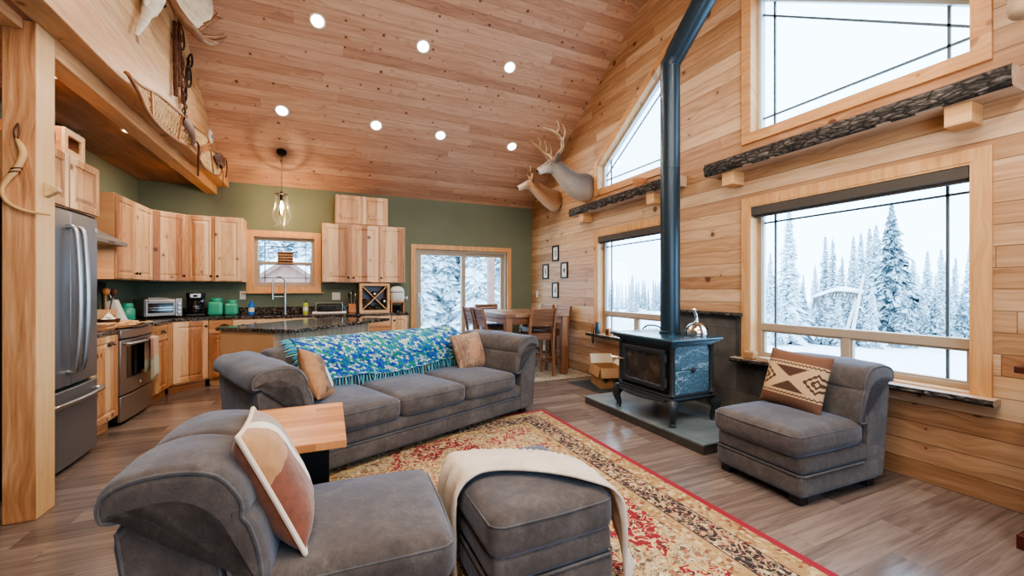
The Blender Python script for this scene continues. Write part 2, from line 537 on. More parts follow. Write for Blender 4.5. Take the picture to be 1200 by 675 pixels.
def slate(name, ax, c1, c2, c3, tw, th, grout='2b2a29', rough=.45):
    k = NT(name, rough)
    P = k.xyz(k.pos())
    u, v = P[ax[0]], P[ax[1]]
    row = k.m('FLOOR', k.m('DIVIDE', v, th)); fv = k.m('FRACT', k.m('DIVIDE', v, th))
    uo = k.m('ADD', k.m('DIVIDE', u, tw), k.m('MULTIPLY', k.m('MODULO', row, 2.), .5))
    fu = k.m('FRACT', uo); seg = k.m('FLOOR', uo)
    r = k.white(k.vec(row, seg, 0.))
    a = k.noise(k.pos(), 4.5, 5, .65, .7)
    t = k.m('ADD', k.m('MULTIPLY', a, .75), k.m('MULTIPLY', r, .3))
    col = k.ramp(t, [(.3, c1), (.52, c2), (.75, c3)])
    e = k.m('MINIMUM', k.m('MULTIPLY', k.m('MINIMUM', fu, k.m('SUBTRACT', 1., fu)), tw), k.m('MULTIPLY', k.m('MINIMUM', fv, k.m('SUBTRACT', 1., fv)), th))
    g = k.m('SUBTRACT', 1., k.m('DIVIDE', e, .0035), clamp=True)
    col = k.mix(g, col, lin(grout))
    k.set('Base Color', col)
    k.bump(k.m('SUBTRACT', k.m('MULTIPLY', k.noise(k.pos(), 18., 5, .6), .5), g), .35, .006)
    return k.mat
MAT['slate_wall'] = slate('slate_wall', (1, 2), '3a3836', '524f4c', '6c6762', .42, .30)
MAT['slate_floor'] = slate('slate_floor', (1, 0), '565f62', '6a7376', '7d8587', .60, .45, grout='474d50', rough=.35)
MAT['slate_edge'] = mottled('slate_edge', '3b3835', '4f4a46', 8., .5)

def soapstone(name):
    k = NT(name, .3)
    o = k.obj()
    a = k.noise(o, 95., 4, .75)
    vein = k.noise(k.mapv(o, (1, 1, 2.2), (0, .7, .6)), 2.2, 3, .5, .6)
    vv = k.m('SUBTRACT', 1., k.m('MULTIPLY', k.m('ABSOLUTE', k.m('SUBTRACT', vein, .5)), 60.), clamp=True)
    col = k.ramp(a, [(.35, '2f4654'), (.52, '44606f'), (.66, '86a0ad')])
    col = k.mix(k.m('MULTIPLY', vv, .55), col, lin('b9c6cc'))
    k.set('Base Color', col)
    return k.mat
MAT['soapstone'] = soapstone('blue_grey_soapstone')
MAT['stove_iron'] = mottled('stove_iron', '2b2f33', '363b40', 30., .42, .2, bump=.12, bscale=200)
MAT['stove_enamel'] = mottled('stove_enamel', '2a4252', '34505f', 8., .2)  # blue cast of the windows mixed into the enamel colour
MAT['pipe'] = plain('black_stovepipe', '283a47', .34, .35)  # black pipe, with blue window light put into its colour
def fireglass(name):
    k = NT(name, .08)
    P = k.xyz(k.obj())
    a = k.noise(k.obj(), 7., 4, .6)
    k.set('Base Color', k.ramp(a, [(.3, '1d1a18'), (.55, '443a30'), (.75, '6d5f4d')]))
    k.set('Coat Weight', .5)
    return k.mat
MAT['fireglass'] = fireglass('sooty_stove_glass')
MAT['steel'] = mottled('slate_steel', '82817f', '8a8886', 3., .34, .65)
MAT['fridge_steel'] = plain('fridge_steel', '7d7f83', .36, .6)
MAT['range_steel'] = plain('range_steel', '9a8c82', .33, .7)
MAT['chrome'] = plain('polished_chrome', 'd8d8d8', .12, 1.)
MAT['brushed'] = plain('brushed_metal', 'b8b8b6', .28, 1.)
MAT['black_glass'] = plain('black_glass', '121317', .06, 0., Coat_Weight=.4)
MAT['black'] = plain('matt_black', '17181a', .5)
MAT['black_metal'] = plain('black_metal', '22201f', .4, .5)
MAT['bronze'] = plain('oil_rubbed_bronze', '2e221c', .4, .7)
MAT['rust'] = mottled('rusty_iron', '3a2116', '7a4a30', 20., .75, .3, bump=.5, bscale=60)
MAT['white_plastic'] = plain('white_plastic', 'e6e2da', .4)
MAT['vinyl'] = plain('tan_vinyl_frame', 'ab9a87', .45)
MAT['vinyl_light'] = plain('pale_blue_grey_frame', 'c9d2d6', .4)
MAT['muntin'] = plain('blue_grey_muntin', '54626d', .4)
MAT['blind'] = plain('dark_roller_blind', '4a4540', .7)
MAT['green_jar'] = plain('jade_green_glaze', '45a583', .22)
MAT['blue_liquid'] = plain('blue_soap', '1f6fc9', .25)
MAT['lime_liquid'] = plain('lime_soap', 'b7c43a', .3)
MAT['orange_wood'] = mottled('orange_wood', 'b8713a', 'cf8a4c', 8., .45)
MAT['crock'] = plain('pale_stoneware', 'd7d5cc', .35)
MAT['crock_blue'] = plain('blue_band', '52637c', .4)
MAT['wine_bottle'] = plain('dark_bottle_glass', '14180f', .1)
MAT['green_bottle'] = plain('green_bottle_glass', '3a5a1e', .1)
MAT['foil'] = plain('bottle_foil', 'd9d9dc', .3, .4)
MAT['cardboard'] = mottled('cardboard', 'a07a54', 'b08a63', 5., .85)
MAT['cardboard_in'] = mottled('white_card', 'cfc6b4', 'ddd5c4', 5., .85)
MAT['leaf_print'] = plain('green_leaf_print', '59702e', .8)
MAT['dark_mat'] = plain('dark_rubber_mat', '2c3034', .8)
MAT['bulb_white'] = plain('garlic_white', 'e5dccb', .6)
MAT['paper'] = plain('paper_white', 'e7e3da', .8)
MAT['art_ink'] = plain('dark_ink', '33302e', .8)
MAT['blue_cushion'] = mottled('blue_seat_pad', '5d6b7d', '76859a', 10., .9)
MAT['gold_band'] = None

def emis(name, col, s):
    k = NT(name, .5)
    k.set('Base Color', lin(col)); k.set('Emission Color', lin(col)); k.set('Emission Strength', s)
    return k.mat
MAT['lamp_glow'] = emis('lamp_glow', 'fff2e0', 14.)
MAT['filament'] = emis('filament_glow', 'ffb050', 60.)

def glass(name, tint='f4f8fa', refl=.022):
    k = NT(name)
    t = k.n('ShaderNodeBsdfTransparent'); t.inputs[0].default_value = lin(tint)
    g = k.n('ShaderNodeBsdfGlossy'); g.inputs['Roughness'].default_value = .02
    fr = k.n('ShaderNodeFresnel'); fr.inputs[0].default_value = 1.45
    ms = k.n('ShaderNodeMixShader')
    k._in(ms.inputs[0], k.m('MULTIPLY', fr.outputs[0], refl * 10, clamp=True))
    k.t.links.new(t.outputs[0], ms.inputs[1]); k.t.links.new(g.outputs[0], ms.inputs[2])
    k.t.links.new(ms.outputs[0], k.out.inputs[0])
    return k.mat
MAT['glass'] = glass('window_glass')
MAT['clear'] = glass('clear_glass', 'eef2f2', .09)

def fur(name, back, side, pale, zlo, zhi):
    """body fur; the 'along' value runs 0 at the wall to 1 at the nose"""
    k = NT(name, .95)
    o = k.obj()
    f = k.noise(k.mapv(o, (60, 60, 12)), 1.5, 4, .7)
    P = k.xyz(o)
    at = k.n('ShaderNodeAttribute', attribute_name='along'); al = at.outputs['Fac']
    rad = k.n('ShaderNodeAttribute', attribute_name='under').outputs['Fac']
    t = k.m('ADD', rad, k.m('MULTIPLY', k.m('SUBTRACT', f, .5), .6), clamp=True)
    col = k.ramp(t, [(.25, back), (.6, side), (.95, pale)])
    face = k.ramp(k.m('ADD', al, k.m('MULTIPLY', k.m('SUBTRACT', f, .5), .05)), [(.0, side), (.66, side), (.72, 'a8988a'), (.80, pale), (.88, 'c9bdaf'), (.955, 'd6ccc0'), (.975, '2a2523')])
    col = k.mix(k.m('MULTIPLY', k.m('SUBTRACT', al, .60), 6., clamp=True), col, face)
    dark = k.m('MULTIPLY', k.m('MULTIPLY', k.m('LESS_THAN', rad, .22), k.m('GREATER_THAN', al, .68)), k.m('LESS_THAN', al, .93))
    col = k.mix(k.m('MULTIPLY', dark, .65), col, lin('55463b'))
    k.set('Base Color', col)
    k.set('Sheen Weight', .3)
    k.bump(f, .6, .01)
    return k.mat
# ---------------------------------------------------------------- room shell
XR, YB, XL, YR = 3.61, 7.15, -2.37, -0.97
SLOPE, EAVE = .665, 2.85
RIDGE = (YB + YR) / 2
def roof(y): return EAVE + SLOPE * (YB - y) if y >= RIDGE else EAVE + SLOPE * (y - YR)
XLOFT = -1.40

def wall(name, outer, holes, fn, mat, th):
    """flat wall from polygons with holes; fn(u,v,d): d=0 room face, d=th outside"""
    bm = bmesh.new()
    for d in (0, th):
        es = []
        for loop in [outer] + holes:
            vs = [bm.verts.new(fn(u, v, d)) for u, v in loop]
            es += [bm.edges.new((vs[i], vs[(i + 1) % len(vs)])) for i in range(len(vs))]
        bmesh.ops.triangle_fill(bm, use_beauty=True, use_dissolve=False, edges=es)
    for loop in [outer] + holes:
        n = len(loop)
        for i in range(n):
            (a, b), (c, e) = loop[i], loop[(i + 1) % n]
            bm.faces.new([bm.verts.new(p) for p in (fn(a, b, 0), fn(c, e, 0), fn(c, e, th), fn(a, b, th))])
    bmesh.ops.remove_doubles(bm, verts=bm.verts[:], dist=1e-5)
    mb = MB(); mb.bm.free(); mb.bm = bm
    return struct(mb.build(name, mat, smooth=False))

TW = .08
low_L = [(3.59, .63), (4.985, .63), (4.985, 2.06), (3.59, 2.06)]
low_R = [(1.14, .63), (2.60, .63), (2.60, 2.06), (1.14, 2.06)]
up_L = [(3.59, 2.73), (4.985, 2.73), (4.985, 3.10), (3.59, 4.07)]
up_R = [(1.14, 2.73), (2.60, 2.73), (2.60, 4.07), (1.14, 3.10)]
fR = lambda u, v, d: (XR + d, u, v)
wall('wall_right', [(YR - .1, 0), (YB + .12, 0), (YB + .12, roof(YB)), (RIDGE, roof(RIDGE) + .02), (YR - .1, roof(YR))], [low_L, low_R, up_L, up_R], fR, MAT['wall_pine'], .17)
kit_win = [(-1.045, 1.31), (-.20, 1.31), (-.20, 2.085), (-1.045, 2.085)]
slider = [(1.36, 0.015), (3.085, 0.015), (3.085, 1.98), (1.36, 1.98)]
fB = lambda u, v, d: (u, YB + d, v)
wall('wall_back', [(XL - .1, 0), (XR + .02, 0), (XR + .02, EAVE + .12), (XL - .1, EAVE + .12)], [kit_win, slider], fB, MAT['sage'], .17)
wall('wall_left', [(YR - .1, 0), (YB + .02, 0), (YB + .02, 2.775), (YR - .1, 2.775)], [], lambda u, v, d: (XL - d, u, v), MAT['sage'], .1)
rear_fill_win = [(.2, .9), (2.6, .9), (2.6, 2.2), (.2, 2.2)]
wall('wall_rear', [(XL - .1, 0), (XR + .02, 0), (XR + .02, EAVE + .1), (XL - .1, EAVE + .1)], [rear_fill_win], lambda u, v, d: (u, YR - d, v), MAT['wall_pine'], .12)
wall('wall_loft', [(YR, 2.82), (YB, 2.82), (YB, roof(YB)), (RIDGE, roof(RIDGE)), (YR, roof(YR))], [], lambda u, v, d: (XLOFT - d, u, v), MAT['loft_pine'], .1)
m = MB(); m.box(-4.2, XR + .16, YR - .12, YB + .16, -.06, 0)
struct(m.build('floor', MAT['floor'], smooth=False))
m = MB()
m.prism([(YB + .12, roof(YB) - SLOPE * .12), (RIDGE, roof(RIDGE)), (YR - .1, roof(YR) - SLOPE * .1), (YR - .1, roof(YR) + .15), (RIDGE, roof(RIDGE) + .15), (YB + .12, roof(YB) + .1)],
        lambda y, z, d: (d, y, z), XLOFT - .08, XR + .17)
struct(m.build('ceiling', MAT['ceil_pine'], smooth=False))
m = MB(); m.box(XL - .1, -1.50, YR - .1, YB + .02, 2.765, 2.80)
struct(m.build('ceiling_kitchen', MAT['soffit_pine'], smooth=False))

# beams and post carrying the loft
def beam(name, box, mat, bev=.006):
    m = MB(); m.box(*box)
    return struct(m.build(name, mat, bevel=bev, smooth=False))
beam('trim_1', (-1.62, -1.48, 3.32, YB, 2.65, 2.765), MAT['beam_y'])
beam('trim_2', (-1.70, -1.535, YR, 3.146, 2.705, 2.84), MAT['beam_y'])
beam('trim_3', (-1.50, -1.34, YR, YB, 2.765, 3.00), MAT['beam_y'])
beam('trim_4', (-1.44, -1.372, YR, YB, 3.002, 3.075), MAT['beam_y'])
m = MB(); m.box(-1.62, -1.484, 3.148, 3.32, 0, 2.763)
po = m.build('support_post', [MAT['beam_z'], MAT['post_side']], bevel=.005, smooth=False)
for p in po.data.polygons:
    if abs(p.normal.x) > .5: p.material_index = 1
tag(po, 'tall square timber post holding up the loft beam beside the refrigerator', 'post')

# window trims, frames, panes
def win(idx, poly, fn, dsgn, trim_mats, bottom=True, muntin=True, low=None, frame='vinyl', depth=.10):
    """poly = opening; parts of window_idx"""
    w = MB()
    op = inset(poly, -TW)
    if not bottom:
        zlo = min(v for u, v in poly)
        op = [(u, zlo if v < zlo else v) for u, v in op]
    w.ring(op, poly, fn, -.022 * dsgn, -.0005 * dsgn)
    root = struct(w.build('window_%d' % idx, trim_mats, bevel=.003, smooth=False))
    j = MB(); j.ring(poly, inset(poly, .014), fn, -.018 * dsgn, .165 * dsgn)
    j.build('jamb_liner', trim_mats, root, smooth=False)
    return root

def frame_part(root, poly, fn, w, d0, d1, name='window_frame', mat='vinyl'):
    m = MB(); m.ring(poly, inset(poly, w), fn, d0, d1)
    return m.build(name, MAT[mat], root, bevel=.003, smooth=False)
def pane_part(root, poly, fn, d):
    m = MB(); m.f([m.v(fn(u, v, d)) for u, v in poly])
    return m.build('pane', MAT['glass'], root, smooth=False)
def bars_part(root, segs, fn, d, w=.016):
    m = MB()
    for a, b in segs: m.bar(fn(a[0], a[1], d), fn(b[0], b[1], d), w, w)
    return m.build('muntin', MAT['muntin'], root, smooth=False)
def xclip(poly, u):
    """z range of convex polygon at u"""
    zs = []
    n = len(poly)
    for i in range(n):
        (a, b), (c, e) = poly[i], poly[(i + 1) % n]
        if abs(a - c) > 1e-9 and min(a, c) - 1e-9 <= u <= max(a, c) + 1e-9: zs.append(b + (e - b) * (u - a) / (c - a))
    return min(zs), max(zs)
def rect(u0, u1, v0, v1): return [(u0, v0), (u1, v0), (u1, v1), (u0, v1)]

for idx, (po_, ulab) in enumerate(((low_L, 0), (low_R, 1))):
    r = win(1 + idx, po_, fR, 1, MAT['trim_z'], bottom=False)
    u0, u1 = po_[0][0] + .014, po_[1][0] - .014
    z0, z1 = .644, 2.046
    frame_part(r, rect(u0, u1, z0, z1), fR, .035, .085, .15)
    m = MB(); m.box(XR + .083, XR + .15, u0 + .03, u1 - .03, .90, .965)
    m.build('rail', MAT['vinyl'], r, bevel=.004, smooth=False)
    mid = (u0 + u1) / 2
    m = MB(); m.box(XR + .088, XR + .15, mid - .028, mid + .028, .66, .91)
    m.build('mullion', MAT['vinyl'], r, bevel=.004, smooth=False)
    frame_part(r, rect(u0 + .03, mid - .02, .67, .905), fR, .022, .10, .14, 'sash')
    if idx == 1: pass
    frame_part(r, rect(mid + .02, u1 - .03, .67, .905), fR, .022, .10, .14, 'sash')
    frame_part(r, rect(u0 + .03, u1 - .03, .955, z1 - .03), fR, .012, .105, .14, 'glazing_bead', 'vinyl_light')
    pane_part(r, rect(u0 + .03, u1 - .03, .96, z1 - .03), fR, .122)
    pane_part(r, rect(u0 + .03, u1 - .03, .67, .905), fR, .122)
    t = .105
    bars_part(r, [((u0 + .04 + t, .96), (u0 + .04 + t, 2.02)), ((u1 - .04 - t, .96), (u1 - .04 - t, 2.02)), ((u0 + .04, 1.90), (u1 - .04, 1.90)),
                  ((u0 + .04 + t, .69), (u0 + .04 + t, .90)), ((u1 - .04 - t, .69), (u1 - .04 - t, .90))], fR, .122)
    # blind rolled up under the head
    b = MB(); b.box(XR - .015, XR + .05, u0 + .005, u1 - .005, 1.965, 2.045)
    bl = b.build('roller_blind', MAT['blind'], bevel=.006, smooth=False)
    b = MB(); b.bar((XR + .017, u0 + .01, 1.955), (XR + .017, u1 - .01, 1.955), .02, .02)
    b.build('bottom_bar', MAT['blind'], bl, smooth=False)
    tag(bl, ['dark roller blind rolled up at the top of the window behind the stovepipe', 'dark roller blind rolled up at the top of the window behind the armless chair'][idx], 'blind', 'roller blinds of the picture windows')
    # live-edge sill board
    s = MB()
    ya, yb = ((3.52, 5.16), (1.03, 2.74))[idx]
    N = 40
    def sp(i, j, ya=ya, yb=yb):
        y = ya + (yb - ya) * i / (N - 1)
        w = .105 + .018 * noise.noise(Vector((y * 3.1, idx * 7., 0)))
        q = [(0, .60), (w - .012, .592), (w + .004, .61), (w - .002, .632), (0, .635)][j]
        return (XR - q[0] - .0005, y, q[1])
    g = s.grid(sp, N, 5, closev=True)
    s.f(g[0]); s.f(g[-1][::-1])
    so = s.build('window_sill', [MAT['slab'], MAT['bark']], r, smooth=False)
    for p in so.data.polygons:
        if p.normal.x < -.5: p.material_index = 1

for idx, po_ in enumerate((up_L, up_R)):
    r = win(3 + idx, po_, fR, 1, MAT['trim_y'])
    q = inset(po_, .014)
    frame_part(r, q, fR, .03, .085, .15, mat='vinyl_light')
    g = inset(q, .028)
    pane_part(r, g, fR, .122)
    k = inset(g, .11)
    segs = []
    for i in range(4):
        a, b = Vector(k[i]), Vector(k[(i + 1) % 4])
        d = (b - a).normalized()
        # extend to the glass edge
        def reach(p, d):
            best = 9
            for e in range(4):
                s0, s1 = Vector(g[e]), Vector(g[(e + 1) % 4]); tt = s1 - s0
                den = d.x * tt.y - d.y * tt.x
                if abs(den) < 1e-9: continue
                kk = ((s0.x - p.x) * tt.y - (s0.y - p.y) * tt.x) / den
                if kk > 1e-4: best = min(best, kk)
            return p + d * best
        segs.append((reach(b, -d), reach(a, d)))
    bars_part(r, segs, fR, .122)

r = win(5, kit_win, fB, 1, MAT['trim_xz'])
q = inset(kit_win, .014)
frame_part(r, q, fB, .045, .07, .15)
m = MB(); m.box(-1.0, -.245, YB + .075, YB + .15, 1.665, 1.705)
m.build('rail', MAT['vinyl'], r, bevel=.003, smooth=False)
pane_part(r, rect(-.99, -.255, 1.36, 2.04), fB, .12)
frame_part(r, rect(-.987, -.258, 1.365, 1.68), fB, .024, .085, .13, 'sash')
bars_part(r, [((-.90, 1.70), (-.90, 2.03)), ((-.345, 1.70), (-.345, 2.03)), ((-.99, 1.94), (-.25, 1.94)),
              ((-.90, 1.38), (-.90, 1.66)), ((-.345, 1.38), (-.345, 1.66)), ((-.99, 1.455), (-.25, 1.455))], fB, .12, .012)
m = MB(); m.box(-1.17, -.085, YB - .075, YB - .001, 1.215, 1.235)
m.build('window_sill', MAT['trim_x'], r, bevel=.004, smooth=False)

# sliding glass door
def door():
    w = MB()
    o = [(1.28, 0.0), (1.28, 2.06), (3.165, 2.06), (3.165, 0.0)]
    i = [(1.36, 0.0), (1.36, 1.98), (3.085, 1.98), (3.085, 0.0)]
    L = []
    for P in (o, i):
        for d in (-.022, 0): L.append([w.v(fB(u, v, d)) for u, v in P])
    for k in range(3):
        w.f([L[0][k], L[0][k + 1], L[2][k + 1], L[2][k]]); w.f([L[1][k], L[1][k + 1], L[3][k + 1], L[3][k]])
        w.f([L[0][k], L[0][k + 1], L[1][k + 1], L[1][k]]); w.f([L[2][k], L[2][k + 1], L[3][k + 1], L[3][k]])
    for k in (0, 3): w.f([L[0][k], L[1][k], L[3][k], L[2][k]])
    root = struct(w.build('door_1', MAT['trim_xz'], smooth=False, bevel=.003))
    frame_part(root, rect(1.362, 3.083, .016, 1.978), fB, .035, .02, .15, 'door_frame')
    frame_part(root, rect(1.39, 2.27, .04, 1.95), fB, .07, .03, .075, 'door_panel')
    frame_part(root, rect(2.20, 3.055, .04, 1.95), fB, .07, .08, .125, 'door_panel')
    pane_part(root, rect(1.44, 2.22, .09, 1.90), fB, .05)
    pane_part(root, rect(2.26, 3.0, .09, 1.90), fB, .10)
    h = MB(); h.tube([(1.425, YB + .02, 1.02), (1.425, YB - .03, 1.05), (1.425, YB - .035, 1.15), (1.425, YB + .02, 1.18)], .012, 8)
    h.box(1.405, 1.445, YB + .018, YB + .03, .98, 1.22)
    h.build('door_handle', MAT['vinyl_light'], root, bevel=.003)
door()

# made-up rear window behind the viewer, added to let in cool fill light
r = win(6, rear_fill_win, lambda u, v, d: (u, YR - d, v), 1, MAT['trim_xz'])
frame_part(r, inset(rear_fill_win, .014), lambda u, v, d: (u, YR - d, v), .04, .03, .09)
pane_part(r, inset(rear_fill_win, .05), lambda u, v, d: (u, YR - d, v), .06)

# slate panel behind the stove, stepped down under the right window
m = MB()
pan = [(1.95, 0.0), (3.47, 0.0), (3.47, 1.02), (2.695, 1.02), (2.695, .575), (1.95, .575)]
m.prism(pan, lambda u, v, d: (XR - d, u, v), .0005, .016)
o = struct(m.build('trim_5', MAT['slate_wall'], smooth=False))
m = MB()
for a, b in (((2.715, .575), (2.715, 1.02)), ((1.95, .555), (2.735, .555)), ((2.735, 1.0), (3.47, 1.0))):
    m.bar((XR - .012, *a), (XR - .012, *b), .04, .02) if a[0] == b[0] else m.bar((XR - .012, *a), (XR - .012, *b), .02, .04)
m.build('border_tile', MAT['slate_edge'], o, bevel=.003, smooth=False)
# thin bark-edged cap on the slate
s = MB(); N = 26
def cp(i, j):
    y = 2.665 + (3.49 - 2.665) * i / (N - 1)
    w = .07 + .012 * noise.noise(Vector((y * 5, 3., 0)))
    q = [(0, 1.022), (w - .01, 1.02), (w, 1.035), (w - .006, 1.052), (0, 1.054)][j]
    return (XR - q[0] - .0005, y, q[1])
g = s.grid(cp, N, 5, closev=True); s.f(g[0]); s.f(g[-1][::-1])
struct(s.build('trim_6', MAT['bark'], smooth=False))
# red-brown apron under the right window's sill
m = MB(); m.box(XR - .02, XR - .001, 2.05, 2.66, .578, .592)
struct(m.build('trim_7', MAT['dark_wood'], smooth=False))

# hearth pad
m = MB(); m.box(2.63, XR - .017, 2.28, 3.88, 0, .066)
hp = m.build('hearth_pad', MAT['slate_edge'], bevel=.003, smooth=False)
m = MB(); m.box(2.625, XR - .017, 2.275, 3.885, .066, .082)
m.build('tile_top', MAT['slate_floor'], hp, bevel=.003, smooth=False)
tag(hp, 'low grey slate hearth platform under the wood stove', 'hearth')

# recessed lights
def can(loc, tilt, r, label, group):
    t = thing('recessed_light', label, 'ceiling light', loc, group=group, rot=(tilt, 0, 0))
    m = MB(); m.lathe([(r, 0.0), (r, -.006), (r * .82, -.010), (r * .76, -.004), (r * .76, 0.0)], 28)
    m.build('trim_ring', MAT['white_plastic'], t)
    m = MB(); m.lathe([(0, -.003), (r * .76, -.003), (r * .76, -.0005), (0, -.0005)], 28)
    m.build('lens', MAT['lamp_glow'], t)
    return t
TILT = -math.atan(SLOPE)
first = None
cans = []
names5 = ['recessed ceiling light nearest the moose antler, left end of the upper row', 'recessed ceiling light in the middle of the upper row of three', 'recessed ceiling light at the right end of the upper row of three']
names6 = ['recessed ceiling light above the pendant lamp, left end of the lower row', 'second recessed ceiling light from the left in the lower row', 'third recessed ceiling light from the left in the lower row', 'recessed ceiling light at the right end of the lower row, by the deer antlers']
for y, xs, nm in ((5.03, (-.12, 1.05, 2.21), names5), (6.04, (-.56, .60, 1.52, 2.69), names6)):
    for x, l in zip(xs, nm):
        p = (x, y, roof(y) - .0015)
        if first is None: first = can(p, TILT, .085, l, 'recessed lights in the sloped ceiling')
        else: dup(first, p, None, l)
        cans.append(p)
# copies of the fitting added unseen on the other slope as fill lights
for y in (.1, 1.1):
    for x in (-.3, 1.1, 2.4):
        c = dup(first, (x, y, roof(y) - .0015), None, 'added recessed fill light, unseen, on the far slope behind the viewer', 'added fill lights on the rear slope')
        c.rotation_euler = (-TILT, 0, 0)
        cans.append((x, y, roof(y)))
soff = []
for x, y, l in ((-1.72, 3.85, 'recessed light under the loft just right of the timber post'), (-1.69, 4.97, 'recessed light under the loft above the range'), (-1.67, 6.22, 'recessed light under the loft nearest the back wall')):
    c = dup(first, (x, y, 2.7648), None, l, 'recessed lights under the loft')
    c.rotation_euler = (0, 0, 0)
    soff.append((x, y, 2.74))

# small rough smoke-detector dot and wall plates
def plate(name, label, cat, loc, rz, w=.075, h=.118, gangs=1, kind='switch', group=None):
    t = thing(name, label, cat, loc, rz, group)
    m = MB(); m.box(-w / 2, w / 2, -.006, -.0005, -h / 2, h / 2)
    m.build('cover_plate', MAT['white_plastic'], t, bevel=.002)
    for g in range(gangs):
        x = (g - (gangs - 1) / 2) * .046
        m = MB()
        if kind == 'switch':
            m.box(x - .016, x + .016, -.010, -.005, -.033, .033); m.build('rocker', MAT['paper'], t, bevel=.002)
        else:
            m.box(x - .017, x + .017, -.008, -.005, .004, .036); m.box(x - .017, x + .017, -.008, -.005, -.036, -.004); m.build('socket', MAT['paper'], t, bevel=.002)
    return t
plate('wall_outlet', 'white outlet plate on the green wall beside the jade canisters', 'outlet', (-1.17, YB, 1.19), 0, kind='outlet')
plate('wall_outlet', 'white double switch plate on the green wall right of the kitchen window', 'outlet', (.10, YB, 1.17), 0, w=.12, gangs=2)
plate('light_switch', 'white light switch on the pine wall beside the green corner', 'switch', (XR, 6.92, 1.19), -PI / 2)
# ---------------------------------------------------------------- kitchen cabinets
def door_mesh(w, h, fr=.055, t=.02):
    """raised-panel door, lower-left at origin, front at y=-t"""
    m = MB()
    rings = [(0, 0), (0, -t + .002), (.003, -t), (fr, -t), (fr + .005, -t + .009), (fr + .014, -t + .009), (fr + .040, -t + .002)]
    L = []
    for i, y in rings:
        L.append([m.v((i, y, i)), m.v((w - i, y, i)), m.v((w - i, y, h - i)), m.v((i, y, h - i))])
    for a, b in zip(L, L[1:]):
        for k in range(4): m.f([a[k], a[(k + 1) % 4], b[(k + 1) % 4], b[k]])
    m.f(L[-1]); m.f(L[0][::-1])
    return m
def slab_mesh(w, h, t=.02):
    m = MB(); m.box(0, w, -t, 0, 0, h); return m
def knob(parent, x, z):
    m = MB(); m.lathe([(.006, -.020), (.006, -.034), (.015, -.036), (.016, -.044), (.010, -.049), (0, -.050)], 14, (x, 0, z), 'y')
    return m.build('knob', MAT['bronze'], parent)
def cup(parent, x, z):
    m = MB()
    g = m.grid(lambda i, j: (x + .048 * math.cos(PI * i / 12) * (1 if j else 1.08), -.020 - .026 * math.sin(PI / 2 * (j / 4)) , z - .012 + (.030 * math.sin(PI * i / 12)) * math.cos(PI / 2 * j / 4 * .75)), 13, 5)
    m.tube([(x - .05, -.022, z - .012), (x, -.03, z + .022), (x + .05, -.022, z - .012)], .004, 6)
    return m.build('cup_pull', MAT['bronze'], parent)

def cabinet(name, label, loc, rz, w, d, z0, z1, units, toe=0., cat='cabinet', group=None, poly=None, mat='cab'):
    t = thing(name, label, cat, loc, rz, group)
    m = MB()
    pl = poly or [(0, 0), (w, 0), (w, d), (0, d)]
    m.prism(pl, lambda a, b, c: (a, b, c), z0 + toe, z1)
    m.build('carcass', MAT[mat], t, bevel=.002, smooth=False)
    if toe:
        m = MB(); m.box(0.0, w, .055, .075, z0, z0 + toe); m.build('toe_kick', MAT['cab_h'], t, smooth=False)
    for q in units:
        kind, x0, x1, a, b = q[:5]
        mm = (slab_mesh if kind == 'drawer' else door_mesh)(x1 - x0, b - a)
        o = mm.build(kind, MAT['cab_h' if kind == 'drawer' else 'cab'], t, bevel=.002, smooth=False, loc=(x0, -.001, a))
        if len(q) > 5 and q[5]:
            hk, hx, hz = q[5]
            (knob if hk == 'knob' else cup)(o, hx - x0, hz - a)
    return t

UP = 'upper kitchen cabinets'
Z0, Z1 = 1.385, 2.285
cabinet('wall_cabinet', 'two-door knotty upper cabinet on the left wall just past the range hood', (-2.04, 5.56, 0), PI / 2, .975, .325, Z0, Z1,
        [('door', .01, .475, Z0 + .01, Z1 - .012, ('knob', .44, 1.46)), ('door', .485, .965, Z0 + .01, Z1 - .012, ('knob', .52, 1.46))], group=UP)
s2 = math.sqrt(.5)
cp_ = [(0, 0), (.389, 0), (.389 + .33 * s2, .33 * s2), (.1945, .33 * s2 * 2 + .1945 - .04), (-.33 * s2, .33 * s2)]
cabinet('wall_cabinet', 'single-door upper cabinet set diagonally across the kitchen corner', (-2.04, 6.545, 0), PI / 4, .389, .3, Z0, Z1,
        [('door', .006, .383, Z0 + .01, Z1 - .012, ('knob', .345, 1.46))], group=UP, poly=cp_)
cabinet('wall_cabinet', 'two-door upper cabinet between the corner cabinet and the kitchen window', (-1.763, 6.82, 0), 0, .645, .328, Z0, Z1,
        [('door', .006, .318, Z0 + .01, Z1 - .012, ('knob', .285, 1.46)), ('door', .327, .639, Z0 + .01, Z1 - .012, ('knob', .36, 1.46))], group=UP)
cabinet('wall_cabinet', 'wide three-door upper cabinet right of the kitchen window', (-.105, 6.82, 0), 0, 1.235, .328, Z0, Z1,
        [('door', .008, .405, Z0 + .01, Z1 - .012, ('knob', .372, 1.46)), ('door', .415, .815, Z0 + .01, Z1 - .012, ('knob', .447, 1.46)), ('door', .825, 1.227, Z0 + .01, Z1 - .012, ('knob', .858, 1.46))], group=UP)
cabinet('wall_cabinet', 'small pale two-door cabinet stacked on top of the three-door cabinet', (.083, 6.82, 0), 0, .775, .328, 2.2855, 2.735,
        [('door', .006, .383, 2.295, 2.728), ('door', .392, .769, 2.295, 2.728)], group=UP, mat='light_wood')
cabinet('wall_cabinet', 'two-door cabinet directly above the refrigerator', (-1.70, 3.50, 0), PI / 2, .845, .64, 1.85, 2.24,
        [('door', .01, .415, 1.858, 2.232), ('door', .43, .835, 1.858, 2.232)], group=UP)

